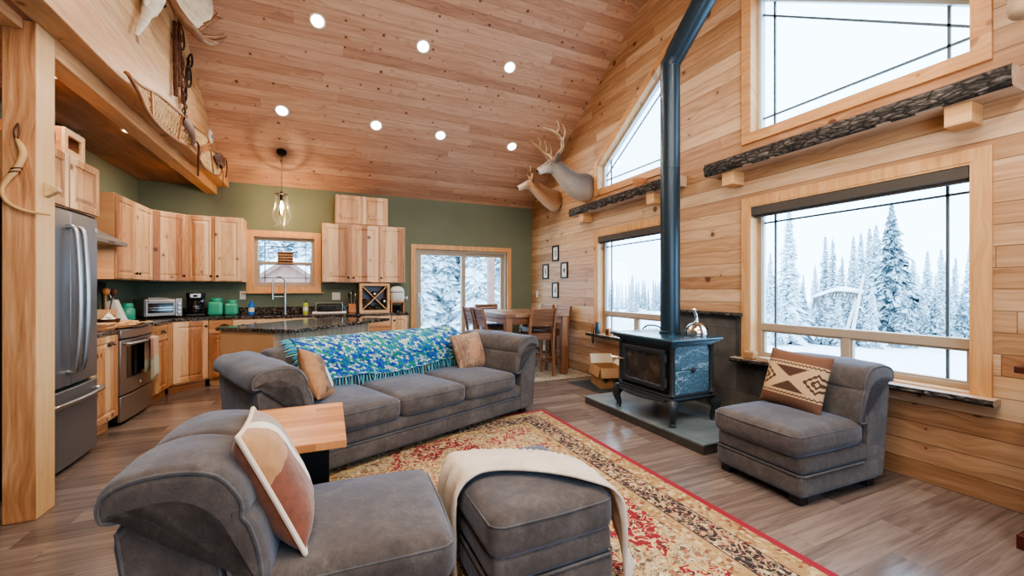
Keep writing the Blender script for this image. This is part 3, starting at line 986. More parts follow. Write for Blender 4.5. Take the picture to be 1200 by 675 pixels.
BASE = 'base kitchen cabinets'
cabinet('base_cabinet', 'narrow base cabinet squeezed between the refrigerator and the range', (-1.80, 4.42, 0), PI / 2, .52, .56, 0, .874,
        [('door', .01, .51, .12, .865, ('cup', .36, .79))], toe=.1, group=BASE)
cabinet('base_cabinet', 'base cabinet with drawer and door right of the range', (-1.76, 5.725, 0), PI / 2, .505, .60, 0, .88,
        [('drawer', .01, .33, .70, .868, ('cup', .17, .79)), ('door', .01, .33, .12, .685), ('door', .345, .50, .12, .868)], toe=.1, group=BASE)
cw = .305 * math.sqrt(2)
cabinet('base_cabinet', 'diagonal corner base cabinet below the toaster oven', (-1.76, 6.235, 0), PI / 4, cw, .5, 0, .88,
        [('door', .012, cw - .012, .12, .868, ('knob', cw - .05, .80))], toe=.1, group=BASE, poly=[(0, 0), (cw, 0), (cw + .4, .40), (cw / 2, .82), (-.4, .40)])
cabinet('base_cabinet', 'base cabinet with drawer over door beside the diagonal corner cabinet', (-1.45, 6.54, 0), 0, .265, .60, 0, .88,
        [('drawer', .008, .257, .70, .868, ('cup', .18, .80)), ('door', .008, .257, .12, .685, ('cup', .18, .655))], toe=.1, group=BASE)
cabinet('base_cabinet', 'sink base cabinet under the kitchen window', (-1.183, 6.54, 0), 0, 1.0, .60, 0, .88,
        [('drawer', .01, .99, .70, .868, ('cup', .12, .79)), ('door', .01, .495, .12, .685, ('knob', .46, .64)), ('door', .505, .99, .12, .685, ('knob', .54, .64))], toe=.1, group=BASE)
cabinet('base_cabinet', 'three-drawer base cabinet below the wine rack', (.432, 6.54, 0), 0, .435, .60, 0, .88,
        [('drawer', .008, .427, .72, .868), ('drawer', .008, .427, .44, .71, ('cup', .22, .60)), ('drawer', .008, .427, .12, .43, ('cup', .22, .30))], toe=.1, group=BASE)
cabinet('base_cabinet', 'narrow single-door base cabinet at the right end beside the sliding door', (.87, 6.54, 0), 0, .262, .60, 0, .88,
        [('door', .008, .254, .12, .868, ('knob', .045, .80))], toe=.1, group=BASE)

# dishwasher
t = thing('dishwasher', 'stainless dishwasher set in the back counter behind the island', 'dishwasher', (-.18, 6.54, 0))
m = MB(); m.box(.004, .606, .01, .58, .02, .878); m.build('body', MAT['black'], t, smooth=False)
m = MB(); m.box(.006, .604, -.022, .009, .12, .82); m.build('door', MAT['steel'], t, bevel=.004, smooth=False)
m = MB(); m.box(.006, .604, -.022, .009, .823, .872); m.build('control_panel', MAT['black_glass'], t, bevel=.004, smooth=False)
m = MB(); m.tube([(.05, -.024, .79), (.06, -.055, .79), (.55, -.055, .79), (.56, -.024, .79)], .010, 10); m.build('handle', MAT['brushed'], t)

# countertop
cz0, cz1 = .8805, .914
m = MB()
m.prism([(-1.735, 5.722), (-1.735, 6.245), (-1.442, 6.515), (1.145, 6.515), (1.145, YB - .001), (XL + .001, YB - .001), (XL + .001, 5.722)], lambda a, b, c: (a, b, c), cz0, cz1)
ct = m.build('countertop', MAT['granite'], bevel=.004, smooth=False)
m = MB(); m.box(XL + .02, 1.145, YB - .02, YB - .001, cz1, cz1 + .10); m.box(XL + .001, XL + .02, 5.722, YB - .02, cz1, cz1 + .10)
m.build('backsplash', MAT['granite'], ct, bevel=.002, smooth=False)
tag(ct, 'long dark granite countertop running round the corner under the kitchen window', 'countertop')
m = MB(); m.box(XL + .001, -1.775, 4.40, 4.945, .875, .909)
tag(m.build('countertop', MAT['granite'], bevel=.004, smooth=False), 'short dark granite countertop between the refrigerator and the range', 'countertop')

# ---------------------------------------------------------------- refrigerator
t = thing('refrigerator', 'grey stainless french-door refrigerator beside the timber post', 'refrigerator', (-1.70, 3.50, 0), PI / 2)
W = .86
m = MB(); m.box(0, W, .06, .64, .02, 1.81); m.box(.05, W - .05, .1, .6, 0, .02); m.build('body', MAT['black_metal'], t, bevel=.004, smooth=False)
def bow(x): return -.022 * (1 - ((x - W / 2) / (W / 2)) ** 2)
def fdoor(name, x0, x1, z0, z1):
    m = MB(); n = 9
    f = [[m.v((x0 + (x1 - x0) * i / (n - 1), bow(x0 + (x1 - x0) * i / (n - 1)) - .0, z)) for z in (z0, z1)] for i in range(n)]
    b = [[m.v((x0 + (x1 - x0) * i / (n - 1), .057, z)) for z in (z0, z1)] for i in range(n)]
    for i in range(n - 1):
        m.f([f[i][0], f[i + 1][0], f[i + 1][1], f[i][1]]); m.f([b[i][0], b[i][1], b[i + 1][1], b[i + 1][0]])
        m.f([f[i][1], f[i + 1][1], b[i + 1][1], b[i][1]]); m.f([f[i][0], b[i][0], b[i + 1][0], f[i + 1][0]])
    m.f([f[0][0], f[0][1], b[0][1], b[0][0]]); m.f([f[-1][0], b[-1][0], b[-1][1], f[-1][1]])
    return m.build(name, MAT['fridge_steel'], t, bevel=.008, seg=3)
mid = .435
dl = fdoor('door', .004, mid - .003, .60, 1.835)
dr = fdoor('door', mid + .003, W - .004, .60, 1.835)
dz = fdoor('freezer_drawer', .004, W - .004, .035, .575)
for d, x in ((dl, mid - .05), (dr, mid + .05)):
    pts = [(x, bow(x), .70), (x, bow(x) - .045, .715), (x, bow(x) - .062, .9), (x, bow(x) - .07, 1.2), (x, bow(x) - .062, 1.5), (x, bow(x) - .045, 1.70), (x, bow(x), 1.715)]
    m = MB(); m.tube(smooth_open(pts, 5), .016, 10); m.build('handle', MAT['brushed'], d)
m = MB(); m.tube(smooth_open([(.03, bow(.03), .50), (.06, bow(.06) - .05, .50), (W / 2, -.085, .50), (W - .06, bow(.06) - .05, .50), (W - .03, bow(.03), .50)], 6), .015, 10)
m.build('handle', MAT['brushed'], dz)
# round script badge
bx, bz = W - .055, 1.745
m = MB(); m.lathe([(.020, -.003), (.020, .0), (0, .0)], 20, (0, 0, 0), 'y')
def ringpts(r, n=20): return [(r * math.cos(2 * PI * k / n), -.004, r * math.sin(2 * PI * k / n)) for k in range(n)]
badge = MB(); badge.at((bx, bow(bx) - .001, bz)); badge.lathe([(0, -.003), (.021, -.003), (.021, 0), (0, 0)], 20, (0, 0, 0), 'y')
bo = badge.build('badge', MAT['black_metal'], dr)
q = MB(); q.at((bx, bow(bx) - .001, bz)); q.tube(ringpts(.019), .0016, 6, closed=True)
for sx in (-1, 1):
    q.tube([(sx * .002, -.005, .010), (sx * .010, -.005, .011), (sx * .013, -.005, .002), (sx * .009, -.005, -.008), (sx * .003, -.005, -.005), (sx * .005, -.005, .002), (sx * .011, -.005, .000)], .0013, 6)
q.build('badge_lettering', MAT['white_plastic'], bo)
m.bm.free()
for x in (.06, W - .06):
    m = MB(); m.box(x - .04, x + .04, .005, .10, 1.836, 1.846); m.build('hinge_cover', MAT['black_metal'], t, bevel=.004)

# wooden box lying on top of the cabinet above the refrigerator
t = thing('wooden_crate', 'small open reddish wooden box on top of the cabinet above the refrigerator', 'box', (-1.74, 4.005, 2.2415), PI / 2)
w, d, h, b = .27, .33, .205, .022
def openframe(m, x0, x1, y0, y1, z0, z1, b, axis):
    pass
z0, h = .02, .19
m = MB()
m.ring([(0, z0), (w, z0), (w, z0 + h), (0, z0 + h)], [(.045, z0 + .045), (w - .045, z0 + .045), (w - .045, z0 + h - .045), (.045, z0 + h - .045)], lambda a, c, e: (a, e, c), 0, .02)
m.build('front_frame', MAT['light_wood'], t, bevel=.002, smooth=False)
m = MB()
m.ring([(.021, z0), (d, z0), (d, z0 + h), (.021, z0 + h)], [(.05, z0 + .05), (d - .03, z0 + .05), (d - .03, z0 + h - .045), (.05, z0 + h - .045)], lambda a, c, e: (e, a, c), 0, .02)
m.build('side_frame', MAT['box_wood'], t, bevel=.002, smooth=False)
m = MB(); m.box(.02, w, .021, d, z0, z0 + .012); m.box(.02, w, .021, d, z0 + h - .012, z0 + h); m.box(w - .02, w, .021, d, z0, z0 + h); m.box(.02, w, d - .015, d, z0, z0 + h)
m.build('shell', MAT['box_wood'], t, smooth=False)
m = MB(); m.box(.01, w - .04, .03, .2, 0, z0); m.build('base', MAT['black'], t, smooth=False)
m = MB(); m.at((.10, .17, z0 + .1), (0, R(90), 0)); m.lathe([(0, -.06), (.05, -.06), (.05, .08), (0, .08)], 20)
tag(m.build('metal_can', MAT['brushed'], None, loc=None), 'silver metal canister lying inside the wooden box above the refrigerator', 'canister')
canister = COL.objects['metal_can']; canister.matrix_world = Matrix.Translation((-1.74, 4.005, 2.2415)) @ Matrix.Rotation(PI / 2, 4, 'Z')

# ---------------------------------------------------------------- range
t = thing('kitchen_range', 'stainless electric range with bowed front below the range hood', 'range', (-1.775, 4.955, 0), PI / 2)
W = .755
m = MB(); m.box(0, W, .03, .58, .04, .895); m.build('body', MAT['black_metal'], t, bevel=.003, smooth=False)
def bowr(x, k=.035): return -k * (1 - ((x - W / 2) / (W / 2)) ** 2)
def rfront(name, z0, z1, y1, mat, k=.02, parent=t, x0=.012, x1=W - .012, off=0., bev=.006):
    m = MB(); n = 13
    X = [x0 + (x1 - x0) * i / (n - 1) for i in range(n)]
    f = [[m.v((x, bowr(x, k) - off, z)) for z in (z0, z1)] for x in X]
    b = [[m.v((x, y1, z)) for z in (z0, z1)] for x in X]
    for i in range(n - 1):
        m.f([f[i][0], f[i + 1][0], f[i + 1][1], f[i][1]]); m.f([b[i][0], b[i][1], b[i + 1][1], b[i + 1][0]])
        m.f([f[i][1], f[i + 1][1], b[i + 1][1], b[i][1]]); m.f([f[i][0], b[i][0], b[i + 1][0], f[i + 1][0]])
    m.f([f[0][0], f[0][1], b[0][1], b[0][0]]); m.f([f[-1][0], b[-1][0], b[-1][1], f[-1][1]])
    return m.build(name, mat, parent, bevel=bev)
dw = rfront('storage_drawer', .035, .27, .028, MAT['range_steel'])
od = rfront('oven_door', .285, .80, .028, MAT['range_steel'])
rfront('oven_window', .43, .735, .0, MAT['black_glass'], parent=od, x0=.11, x1=W - .11, off=.003, bev=.002)
m = MB(); m.tube(smooth_open([(.06, bowr(.06, .02), .765), (.075, -.06, .765), (W / 2, -.085, .765), (W - .075, -.06, .765), (W - .06, bowr(.06, .02), .765)], 6), .014, 10)
m.build('oven_handle', MAT['brushed'], od)
m = MB(); m.lathe([(0, -.003), (.017, -.003), (.017, 0), (0, 0)], 18, (W / 2, -.020, .35), 'y'); bo = m.build('badge', MAT['brushed'], od)
m = MB(); m.tube([(W / 2 + .012 * math.cos(2 * PI * k / 14), -.0245, .35 + .012 * math.sin(2 * PI * k / 14)) for k in range(14)], .0014, 6, closed=True)
m.tube([(W / 2 - .006, -.0245, .355), (W / 2 + .002, -.0245, .357), (W / 2 + .005, -.0245, .348), (W / 2 - .003, -.0245, .344)], .0012, 6)
m.build('badge_lettering', MAT['white_plastic'], bo)
rfront('control_panel', .815, .90, .05, MAT['range_steel'], k=.045)
# cooktop: dark glass with rounded bowed front
m = MB(); n = 15
poly = [(W * i / (n - 1), -.075 * (1 - (2 * i / (n - 1) - 1) ** 2) + .012) for i in range(n)] + [(W, .58), (0, .58)]
m.prism(poly, lambda a, b, c: (a, b, c), .903, .922)
m.build('cooktop', MAT['black_glass'], t, bevel=.003, smooth=False)

# towel over the oven handle: two halves visible
def towel(name, label, y0, y1, c1, c2, split, drop, off):
    k = NT(name + '_cloth', .95)
    P = k.xyz(k.pos())
    nz = k.noise(k.pos(), 60., 3, .6)
    base = k.mix(k.m('GREATER_THAN', P[2], split), lin(c2), lin(c1))
    k.set('Base Color', k.mix(k.m('MULTIPLY', nz, .35), base, lin('6a5648')))
    m = MB()
    n = 14
    xf = -1.775 + .085
    prof = [(xf - .028, .765 - drop * .8), (xf - .026, .74), (xf - .018, .777), (xf, .783), (xf + .018, .775), (xf + .022, .74), (xf + .022, .765 - drop * .5), (xf + .02, .765 - drop)]
    pr = smooth_open([(a, 0, b) for a, b in prof], 4)
    def P2(i, j):
        y = y0 + (y1 - y0) * j / (n - 1)
        q = pr[i]
        bo_ = bowr(y - 4.955, .085) - bowr(W / 2, .085)
        fall = max(0, (.77 - q.z)) * .03
        return (q.x - bo_ * .0 + off + (-(abs((y - 4.955 - W / 2) / .3) ** 2) * .012) + fall * math.sin(j * 1.3), y + (.0 if q.z > .7 else fall * .4 * (j / n - .5)), q.z)
    m.grid(P2, len(pr), n)
    o = m.build(name, k.mat)
    s = o.modifiers.new('t', 'SOLIDIFY'); s.thickness = .004; s.offset = 0
    tag(o, label, 'towel', 'dish towels on the oven handle')
towel('dish_towel', 'pale dish towel with cream lower half hanging nearest the right end of the oven handle', 5.40, 5.56, 'd4b196', 'c9c6b4', .58, .40, .0)
towel('dish_towel', 'dull tan and sage dish towel half hidden behind the pale one on the oven handle', 5.33, 5.395, 'a97f62', 'a9a88c', .56, .42, .0)

# range hood
t = thing('range_hood', 'stainless pyramid range hood on the left wall above the range', 'range hood', (-1.92, 4.82, 1.72), PI / 2)
W, D = .715, .448
m = MB()
m.box(0, W, 0, D, 0, .038)
m.build('canopy_rim', MAT['steel'], t, bevel=.003, smooth=False)
m = MB()
a = [m.v(p) for p in ((0.004, .004, .038), (W - .004, .004, .038), (W - .004, D, .038), (.004, D, .038))]
b = [m.v(p) for p in ((W / 2 - .13, .24, .20), (W / 2 + .13, .24, .20), (W / 2 + .13, D, .20), (W / 2 - .13, D, .20))]
for k in range(4): m.f([a[k], a[(k + 1) % 4], b[(k + 1) % 4], b[k]])
m.f(b); m.build('canopy', MAT['steel'], t, smooth=False)
m = MB(); m.box(W / 2 - .125, W / 2 + .125, .245, D, .20, 1.04); m.build('chimney', MAT['steel'], t, bevel=.002, smooth=False)
m = MB()
for k in range(4): m.box(W / 2 - .05 + k * .03, W / 2 - .032 + k * .03, -.003, 0, .012, .022)
m.build('button', MAT['black'], t)

# ---------------------------------------------------------------- things on the counter
CZ = .9145
def canister_jar(label, loc, s=1.0, first=None):
    t = thing('jade_canister', label, 'canister', loc, 0, 'jade green canisters')
    m = MB(); m.rbox(-.075, .075, -.075, .075, 0, .165, .03, 4, 3); m.build('body', MAT['green_jar'], t)
    m = MB(); m.lathe([(0, .158), (.058, .158), (.058, .176), (.066, .178), (.066, .205), (.055, .212), (.02, .213), (0, .213)], 24); m.build('lid', MAT['green_jar'], t)
    t.scale = (s, s, s)
    return t
j = canister_jar('larger jade green canister between the coffee maker and the wall outlet', (-1.45, 6.94, CZ), 1.16)
dup(j, (-1.27, 6.95, CZ), 0, 'smaller jade green canister on the right of the pair beside the wall outlet', scale=(1.02,) * 3)
m = MB(); m.lathe([(0, 0), (.068, 0), (.075, .012), (.075, .12), (.066, .14), (.052, .148), (.052, .156), (.058, .158), (.058, .182), (.05, .188), (0, .188)], 28)
t = thing('jade_canister', 'round jade green jar between the knife block and the toaster oven', 'canister', (-2.20, 6.32, CZ), 0, 'jade green canisters')
m.build('body', MAT['green_jar'], t)
m = MB(); m.lathe([(.0, .186), (.05, .186), (.05, .2), (.0, .202)], 24); m.build('lid', MAT['green_jar'], t)

# toaster oven, set diagonally in the corner
t = thing('toaster_oven', 'wide stainless toaster oven sitting diagonally in the counter corner', 'toaster oven', (-2.08, 6.45, CZ), R(40))
t.scale = (.90, .90, .95)
W, D, H = .44, .34, .255
m = MB(); m.box(0, W, 0.01, D, .02, H); m.build('body', MAT['steel'], t, bevel=.01, smooth=False)
m = MB(); m.box(.005, W - .09, -.02, .009, .03, H - .01); do = m.build('door', MAT['range_steel'], t, bevel=.005, smooth=False)
m = MB(); m.box(.03, W - .115, -.024, -.0205, .07, H - .055); m.build('glass', MAT['black_glass'], do, smooth=False)
m = MB()
for z in (.11, .14): m.bar((.04, -.026, z), (W - .13, -.026, z), .004, .004)
m.build('rack', MAT['chrome'], do)
m = MB(); m.tube([(.03, -.02, H - .03), (.03, -.045, H - .03), (W - .115, -.045, H - .03), (W - .115, -.02, H - .03)], .008, 8); m.build('handle', MAT['brushed'], do)
m = MB(); m.box(W - .086, W - .004, -.018, .009, .02, H + .004); m.build('control_panel', MAT['range_steel'], t, bevel=.004, smooth=False)
for z in (.065, .125, .185):
    m = MB(); m.lathe([(.022, -.018), (.02, -.035), (0, -.037)], 18, (W - .045, 0, z), 'y'); m.build('dial', MAT['brushed'], t)
for x in (.03, W - .03):
    for y in (.04, D - .04):
        m = MB(); m.lathe([(.012, 0), (.012, .02), (0, .02)], 12, (x, y, 0)); m.build('foot', MAT['black'], t)
m = MB(); m.box(.06, W - .14, .05, D - .03, H, H + .018); m.build('top_tray', MAT['steel'], t, bevel=.006)

# coffee maker
t = thing('coffee_maker', 'black drip coffee maker between the toaster oven and the jade canisters', 'coffee maker', (-1.665, 6.86, CZ), R(12))
m = MB(); m.rbox(-.105, .105, -.11, .11, 0, .035, .015); m.build('base', MAT['black'], t)
m = MB(); m.rbox(-.10, .10, .035, .11, .03, .25, .02); m.build('water_tank', MAT['black_glass'], t)
m = MB(); m.lathe([(.075, .215), (.1, .24), (.108, .30), (.1, .318), (0, .322)], 24, (0, -.01, 0)); m.build('brew_head', MAT['black'], t)
m = MB(); m.box(-.06, .06, -.118, -.108, .25, .305); m.build('control_panel', MAT['brushed'], t, bevel=.006)
m = MB(); m.box(-.022, .022, -.121, -.1185, .262, .292); m.build('display', MAT['black_glass'], t)
m = MB(); m.lathe([(0, .037), (.062, .037), (.078, .07), (.075, .13), (.055, .18), (.05, .20), (0, .20)], 24, (0, -.03, 0)); ca = m.build('carafe', MAT['black_glass'], t)
m = MB(); m.tube(smooth_open([(.05, -.06, .18), (.09, -.09, .17), (.1, -.1, .12), (.07, -.07, .07)], 5), .008, 8); m.build('handle', MAT['black'], ca)

# utensil crock, knife block, garlic basket, boards beside the range
t = thing('utensil_box', 'pale wooden box full of cooking utensils on the counter just past the range'  , 'utensil holder', (-2.215, 5.825, CZ), 0)
m = MB(); m.ring([(-.07, -.09), (.07, -.09), (.07, .09), (-.07, .09)], [(-.058, -.078), (.058, -.078), (.058, .078), (-.058, .078)], lambda a, b, c: (a, b, c), 0, .15); m.box(-.06, .06, -.08, .08, 0, .012)
m.build('box', MAT['light_wood'], t, bevel=.003, smooth=False)
m = MB()
for k in range(5): m.tube([(.071, -.06 + .012 * k, .05 + .02 * (k % 2)), (.071, -.05 + .012 * k, .07)], .002, 5)
m.tube([(.071, .01 + .022 * math.cos(a), .07 + .022 * math.sin(a)) for a in interp([0, 2 * PI * .95], 14)], .002, 5, closed=True)
m.build('painted_mark', MAT['rust'], t)
rng = random.Random(3)
for k, (dx, dy, kind) in enumerate(((-.03, -.05, 'ladle'), (.02, -.03, 'spoon'), (-.02, .01, 'spatula'), (.03, .04, 'spoon'), (-.03, .055, 'ladle'))):
    lab = {0: 'black ladle standing at the left of the pale utensil box', 1: 'wooden spoon standing in front in the utensil box', 2: 'dark spatula standing in the middle of the utensil box', 3: 'reddish wooden spoon leaning in the utensil box', 4: 'dark ladle at the back of the utensil box'}[k]
    m = MB()
    tip = (dx * 1.6, dy * 1.7, .31 + .02 * k % .05)
    m.tube([(dx * .5, dy * .5, .014), tip], .006, 6)
    m.at(tip, (rng.uniform(-.3, .3), rng.uniform(-.3, .3), rng.uniform(0, 3)))
    if kind == 'spatula': m.box(-.035, .035, -.003, .003, -.01, .10)
    else: m.lathe([(0, -.03), (.022, -.02), (.032, .01), (.026, .04), (0, .05)], 12)
    m.M = Matrix.Identity(4)
    o = m.build('kitchen_utensil', MAT[('black', 'orange_wood', 'black_metal', 'rust', 'black')[k]], bevel=0, loc=(-2.215, 5.825, CZ))
    tag(o, lab, 'utensil', 'utensils in the pale box')
t = thing('knife_block', 'white slanted knife block holding steel handled knives by the range', 'knife block', (-2.17, 6.0, CZ), PI / 2)
m = MB(); m.prism([(0, 0), (.13, 0), (.17, .23), (.09, .25)], lambda a, b, c: (c, a - .08, b), -.05, .05)
m.build('block', MAT['white_plastic'], t, bevel=.005, smooth=False)
rngk = random.Random(5)
for k in range(5):
    m = MB(); x = -.035 + .0175 * k
    m.tube([(x, -.005 + .05, .24), (x, .03 + .045, .34 + .02 * (k % 2))], [.008, .010], 8)
    o = m.build('knife', MAT['brushed' if k % 2 else 'black'], loc=(-2.17, 6.0, CZ), rot=(0, 0, PI / 2))
    tag(o, ['black handled knife at the left side of the white block', 'steel handled knife beside the leftmost black one in the white block', 'black handled knife in the middle of the white block', 'steel handled knife right of centre in the white block', 'black handled knife at the right side of the white block'][k], 'knife', 'knives in the white block')
t = thing('wicker_bowl', 'brown woven bowl holding garlic at the back of the cooktop', 'bowl', (-2.06, 5.50, .9225))
m = MB(); m.lathe([(0, 0), (.06, 0), (.085, .03), (.09, .055), (.082, .055), (.075, .03), (.05, .012), (0, .012)], 24); m.build('bowl', MAT['rust'], t)
for k, (dx, dy, z, l) in enumerate(((-.02, -.03, .048, 'left'), (.03, .0, .050, 'front'), (-.01, .035, .05, 'right'), (.0, .0, .088, 'topmost'))):
    m = MB(); m.lathe([(0, -.026), (.022, -.02), (.031, 0), (.024, .02), (.008, .03), (.005, .045), (0, .046)], 14)
    tag(m.build('garlic_bulb', MAT['bulb_white'], loc=(-2.06 + dx, 5.50 + dy, .9225 + z - .012)), '%s white garlic bulb in the brown bowl' % l, 'garlic', 'garlic bulbs in the brown bowl')
for k in range(4):
    m = MB(); m.box(-.085, .085, -.10, .10, 0, .016)
    tag(m.build('cutting_board', MAT['light_wood' if k % 2 else 'box_wood'], bevel=.004, loc=(-1.885 + .012 * (k % 2), 4.835, .9095 + .0167 * k), rot=(0, 0, .02 * k)), ['bottom board', 'second board from the bottom', 'third board from the bottom', 'topmost board'][k] + ' of the stack of wooden cutting boards beside the refrigerator', 'cutting board', 'stacked cutting boards')
# wooden spoons and shells strewn over the cooktop
rng = random.Random(11)
labs = ['front left', 'front middle', 'centre', 'rear left', 'rear middle', 'rear right']
for k, l in enumerate(labs):
    m = MB(); L = rng.uniform(.22, .3)
    m.tube([(-L / 2, 0, .012), (L / 2 - .05, 0, .012)], [.007, .006], 8)
    m.at((L / 2 - .03, 0, .012)); m.lathe([(0, -.010), (.024, -.006), (.030, 0), (.024, .007), (0, .009)], 14)
    x = -1.80 - .13 * (k // 3) - .05 * (k % 2); y = 5.08 + .2 * (k % 3)
    tag(m.build('wooden_spoon', MAT['orange_wood' if k % 2 else 'stick_wood'], loc=(x, y, .9232), rot=(0, 0, rng.uniform(.6, 1.5))), 'wooden spoon lying on the cooktop, %s of the scatter' % l, 'spoon', 'wooden spoons on the cooktop')
t = thing('bead_garland', 'heap of pale wooden beads on the rear right of the cooktop', 'bead garland', (-1.95, 5.60, .9225))
m = MB()
for k in range(46):
    a, r = rng.uniform(0, 2 * PI), .085 * math.sqrt(rng.random())
    m.at((r * math.cos(a), r * math.sin(a), .012 + .02 * (1 - r / .085) * rng.random())); m.lathe([(0, -.012), (.0085, -.0085), (.012, 0), (.0085, .0085), (0, .012)], 8)
m.M = Matrix.Identity(4)
m.build('beads', MAT['rawhide'], t)['kind'] = 'stuff'

# sink area
t = thing('kitchen_faucet', 'tall spring-neck pull-down faucet in front of the kitchen window', 'faucet', (-.60, 6.93, CZ), R(-155))
m = MB(); m.lathe([(.028, 0), (.028, .008), (.018, .012), (.016, .34), (.012, .36)], 20); m.build('body', MAT['brushed'], t)
arc = [(0, 0, .34)] + [(.085 - .085 * math.cos(a), 0, .45 + .10 * math.sin(a)) for a in interp([0, PI], 14)] + [(.17, 0, .40), (.17, 0, .33)]
m = MB(); m.tube(arc, .011, 10); m.build('spring_neck', MAT['brushed'], t)
m = MB(); m.tube([(.17, 0, .34), (.17, 0, .22)], [.014, .018], 12); m.build('spray_head', MAT['brushed'], t)
m = MB(); m.tube([(0, 0, .255), (.16, 0, .255)], .006, 8); m.build('holder_arm', MAT['brushed'], t)
m = MB(); m.tube([(0, 0, .14), (-.03, -.05, .15), (-.05, -.09, .16)], [.012, .009, .008], 10); m.build('lever', MAT['brushed'], t)
m = MB(); m.box(-1.0, -.35, 6.62, 6.99, CZ - .0005, CZ + .004)
m.ring([(-1.0, 6.62), (-.35, 6.62), (-.35, 6.99), (-1.0, 6.99)], [(-.98, 6.64), (-.37, 6.64), (-.37, 6.97), (-.98, 6.97)], lambda a, b, c: (a, b, c), CZ + .004, CZ + .008)
tag(m.build('sink', MAT['black_glass'], smooth=False), 'dark undermount kitchen sink below the window', 'sink')

def bottle(label, loc, mat, r, h, pump=False):
    t = thing('soap_bottle', label, 'bottle', loc, 0, 'soap bottles by the sink')
    m = MB(); m.lathe([(0, 0), (r, 0), (r, h * .72), (r * .85, h * .8), (r * .35, h * .84), (r * .35, h * .86), (0, h * .86)], 20); m.build('body', MAT[mat], t)
    m = MB()
    if pump:
        m.lathe([(.010, h * .86), (.010, h * .95), (.004, h * .95), (.004, h * 1.08), (0, h * 1.08)], 12); m.tube([(0, 0, h * 1.08), (.03, -.01, h * 1.07)], .004, 6)
    else: m.lathe([(r * .4, h * .86), (r * .4, h), (0, h)], 14)
    m.build('pump' if pump else 'cap', MAT['black' if pump else 'blue_liquid'], t)
    m = MB(); m.lathe([(r * 1.01, h * .2), (r * 1.01, h * .5)], 20); m.build('paper_label', MAT['paper'], t)
    return t
bottle('blue dish soap bottle on the left of the sink', (-1.03, 6.95, CZ), 'blue_liquid', .036, .20)
bottle('lime yellow soap bottle with a black pump right of the faucet', (-.33, 6.95, CZ), 'lime_liquid', .036, .19, True)

# dish rack on a pale tray
t = thing('drying_tray', 'long pale drying tray on the counter between the sink and the knife holder', 'tray', (.0, 6.78, CZ), 0)
m = MB(); m.rbox(-.235, .235, -.13, .13, 0, .028, .013); m.build('tray', MAT['bulb_white'], t)
t = thing('dish_rack', 'dark wire dish rack standing on the pale drying tray', 'dish rack', (.0, 6.78, CZ + .0285), 0)
m = MB()
for z in (.01, .11):
    m.tube([(-.16, -.1, z), (.17, -.1, z), (.17, .1, z), (-.16, .1, z)], .004, 6, closed=True)
for k in range(9):
    x = -.16 + .33 * k / 8
    for y in (-.1, .1): m.tube([(x, y, .0), (x, y, .11)], .0025, 6)
m.build('wire_frame', MAT['black_metal'], t)
m = MB(); m.tube([(-.18, -.1, .135), (.18, -.1, .135)], .005, 8); m.tube([(-.18, -.1, .0), (-.18, -.1, .14)], .004, 6); m.tube([(.18, -.1, 0), (.18, -.1, .14)], .004, 6); m.build('towel_bar', MAT['brushed'], t)
m = MB(); m.box(-.10, .09, -.08, .06, .012, .09); m.build('cutlery_basket', MAT['black'], t, bevel=.01)
t = thing('utensil_crock', 'orange wooden holder with upright utensils left of the wine rack', 'utensil holder', (.325, 6.86, CZ), 0)
m = MB(); m.box(-.052, .052, -.05, .05, 0, .14); m.build('holder', MAT['orange_wood'], t, bevel=.006)
for k in range(4):
    m = MB(); x = -.03 + .02 * k
    m.tube([(x, 0, .1405), (x * 1.5, .005, .24 + .02 * (k % 3))], [.005, .006], 8)
    m.at((x * 1.5, .005, .27 + .02 * (k % 3))); m.lathe([(0, -.04), (.012, -.02), (.016, .02), (0, .045)], 10)
    m.M = Matrix.Identity(4)
    tag(m.build('kitchen_utensil', MAT['brushed' if k % 2 else 'black_metal'], loc=(.325, 6.86, CZ)), ['leftmost dark utensil', 'second utensil, bright steel,', 'third utensil, dark,', 'rightmost bright steel utensil'][k] + ' in the orange wooden holder', 'utensil', 'utensils in the orange holder')

# wine rack
t = thing('wine_rack', 'square wooden wine rack with an X divider on the counter', 'wine rack', (.425, 6.72, CZ), 0)
W, H, D, b = .45, .455, .30, .038
m = MB(); m.ring([(0, 0), (W, 0), (W, H), (0, H)], [(b, b), (W - b, b), (W - b, H - b), (b, H - b)], lambda a, c, e: (a, e, c), 0, D)
m.build('case', MAT['light_wood'], t, bevel=.002, smooth=False)
m = MB(); m.box(b, W - b, D - .012, D - .002, b, H - b); m.build('back_panel', MAT['dark_wood'], t)
m = MB(); m.bar((b, D / 2 - .01, b), (W - b, D / 2 - .01, H - b), D - .05, .014); m.build('divider', MAT['light_wood'], t)
m = MB(); m.bar((b, D / 2 - .01, H - b), (W - b, D / 2 - .01, b), D - .051, .014); m.build('divider', MAT['light_wood'], t)
wl = ['wine bottle resting in the top notch of the wine rack', 'wine bottle in the left compartment of the wine rack', 'wine bottle with a pale foil cap in the right compartment of the wine rack', 'dark wine bottle in the bottom compartment of the wine rack', 'green wine bottle in the bottom compartment of the wine rack']
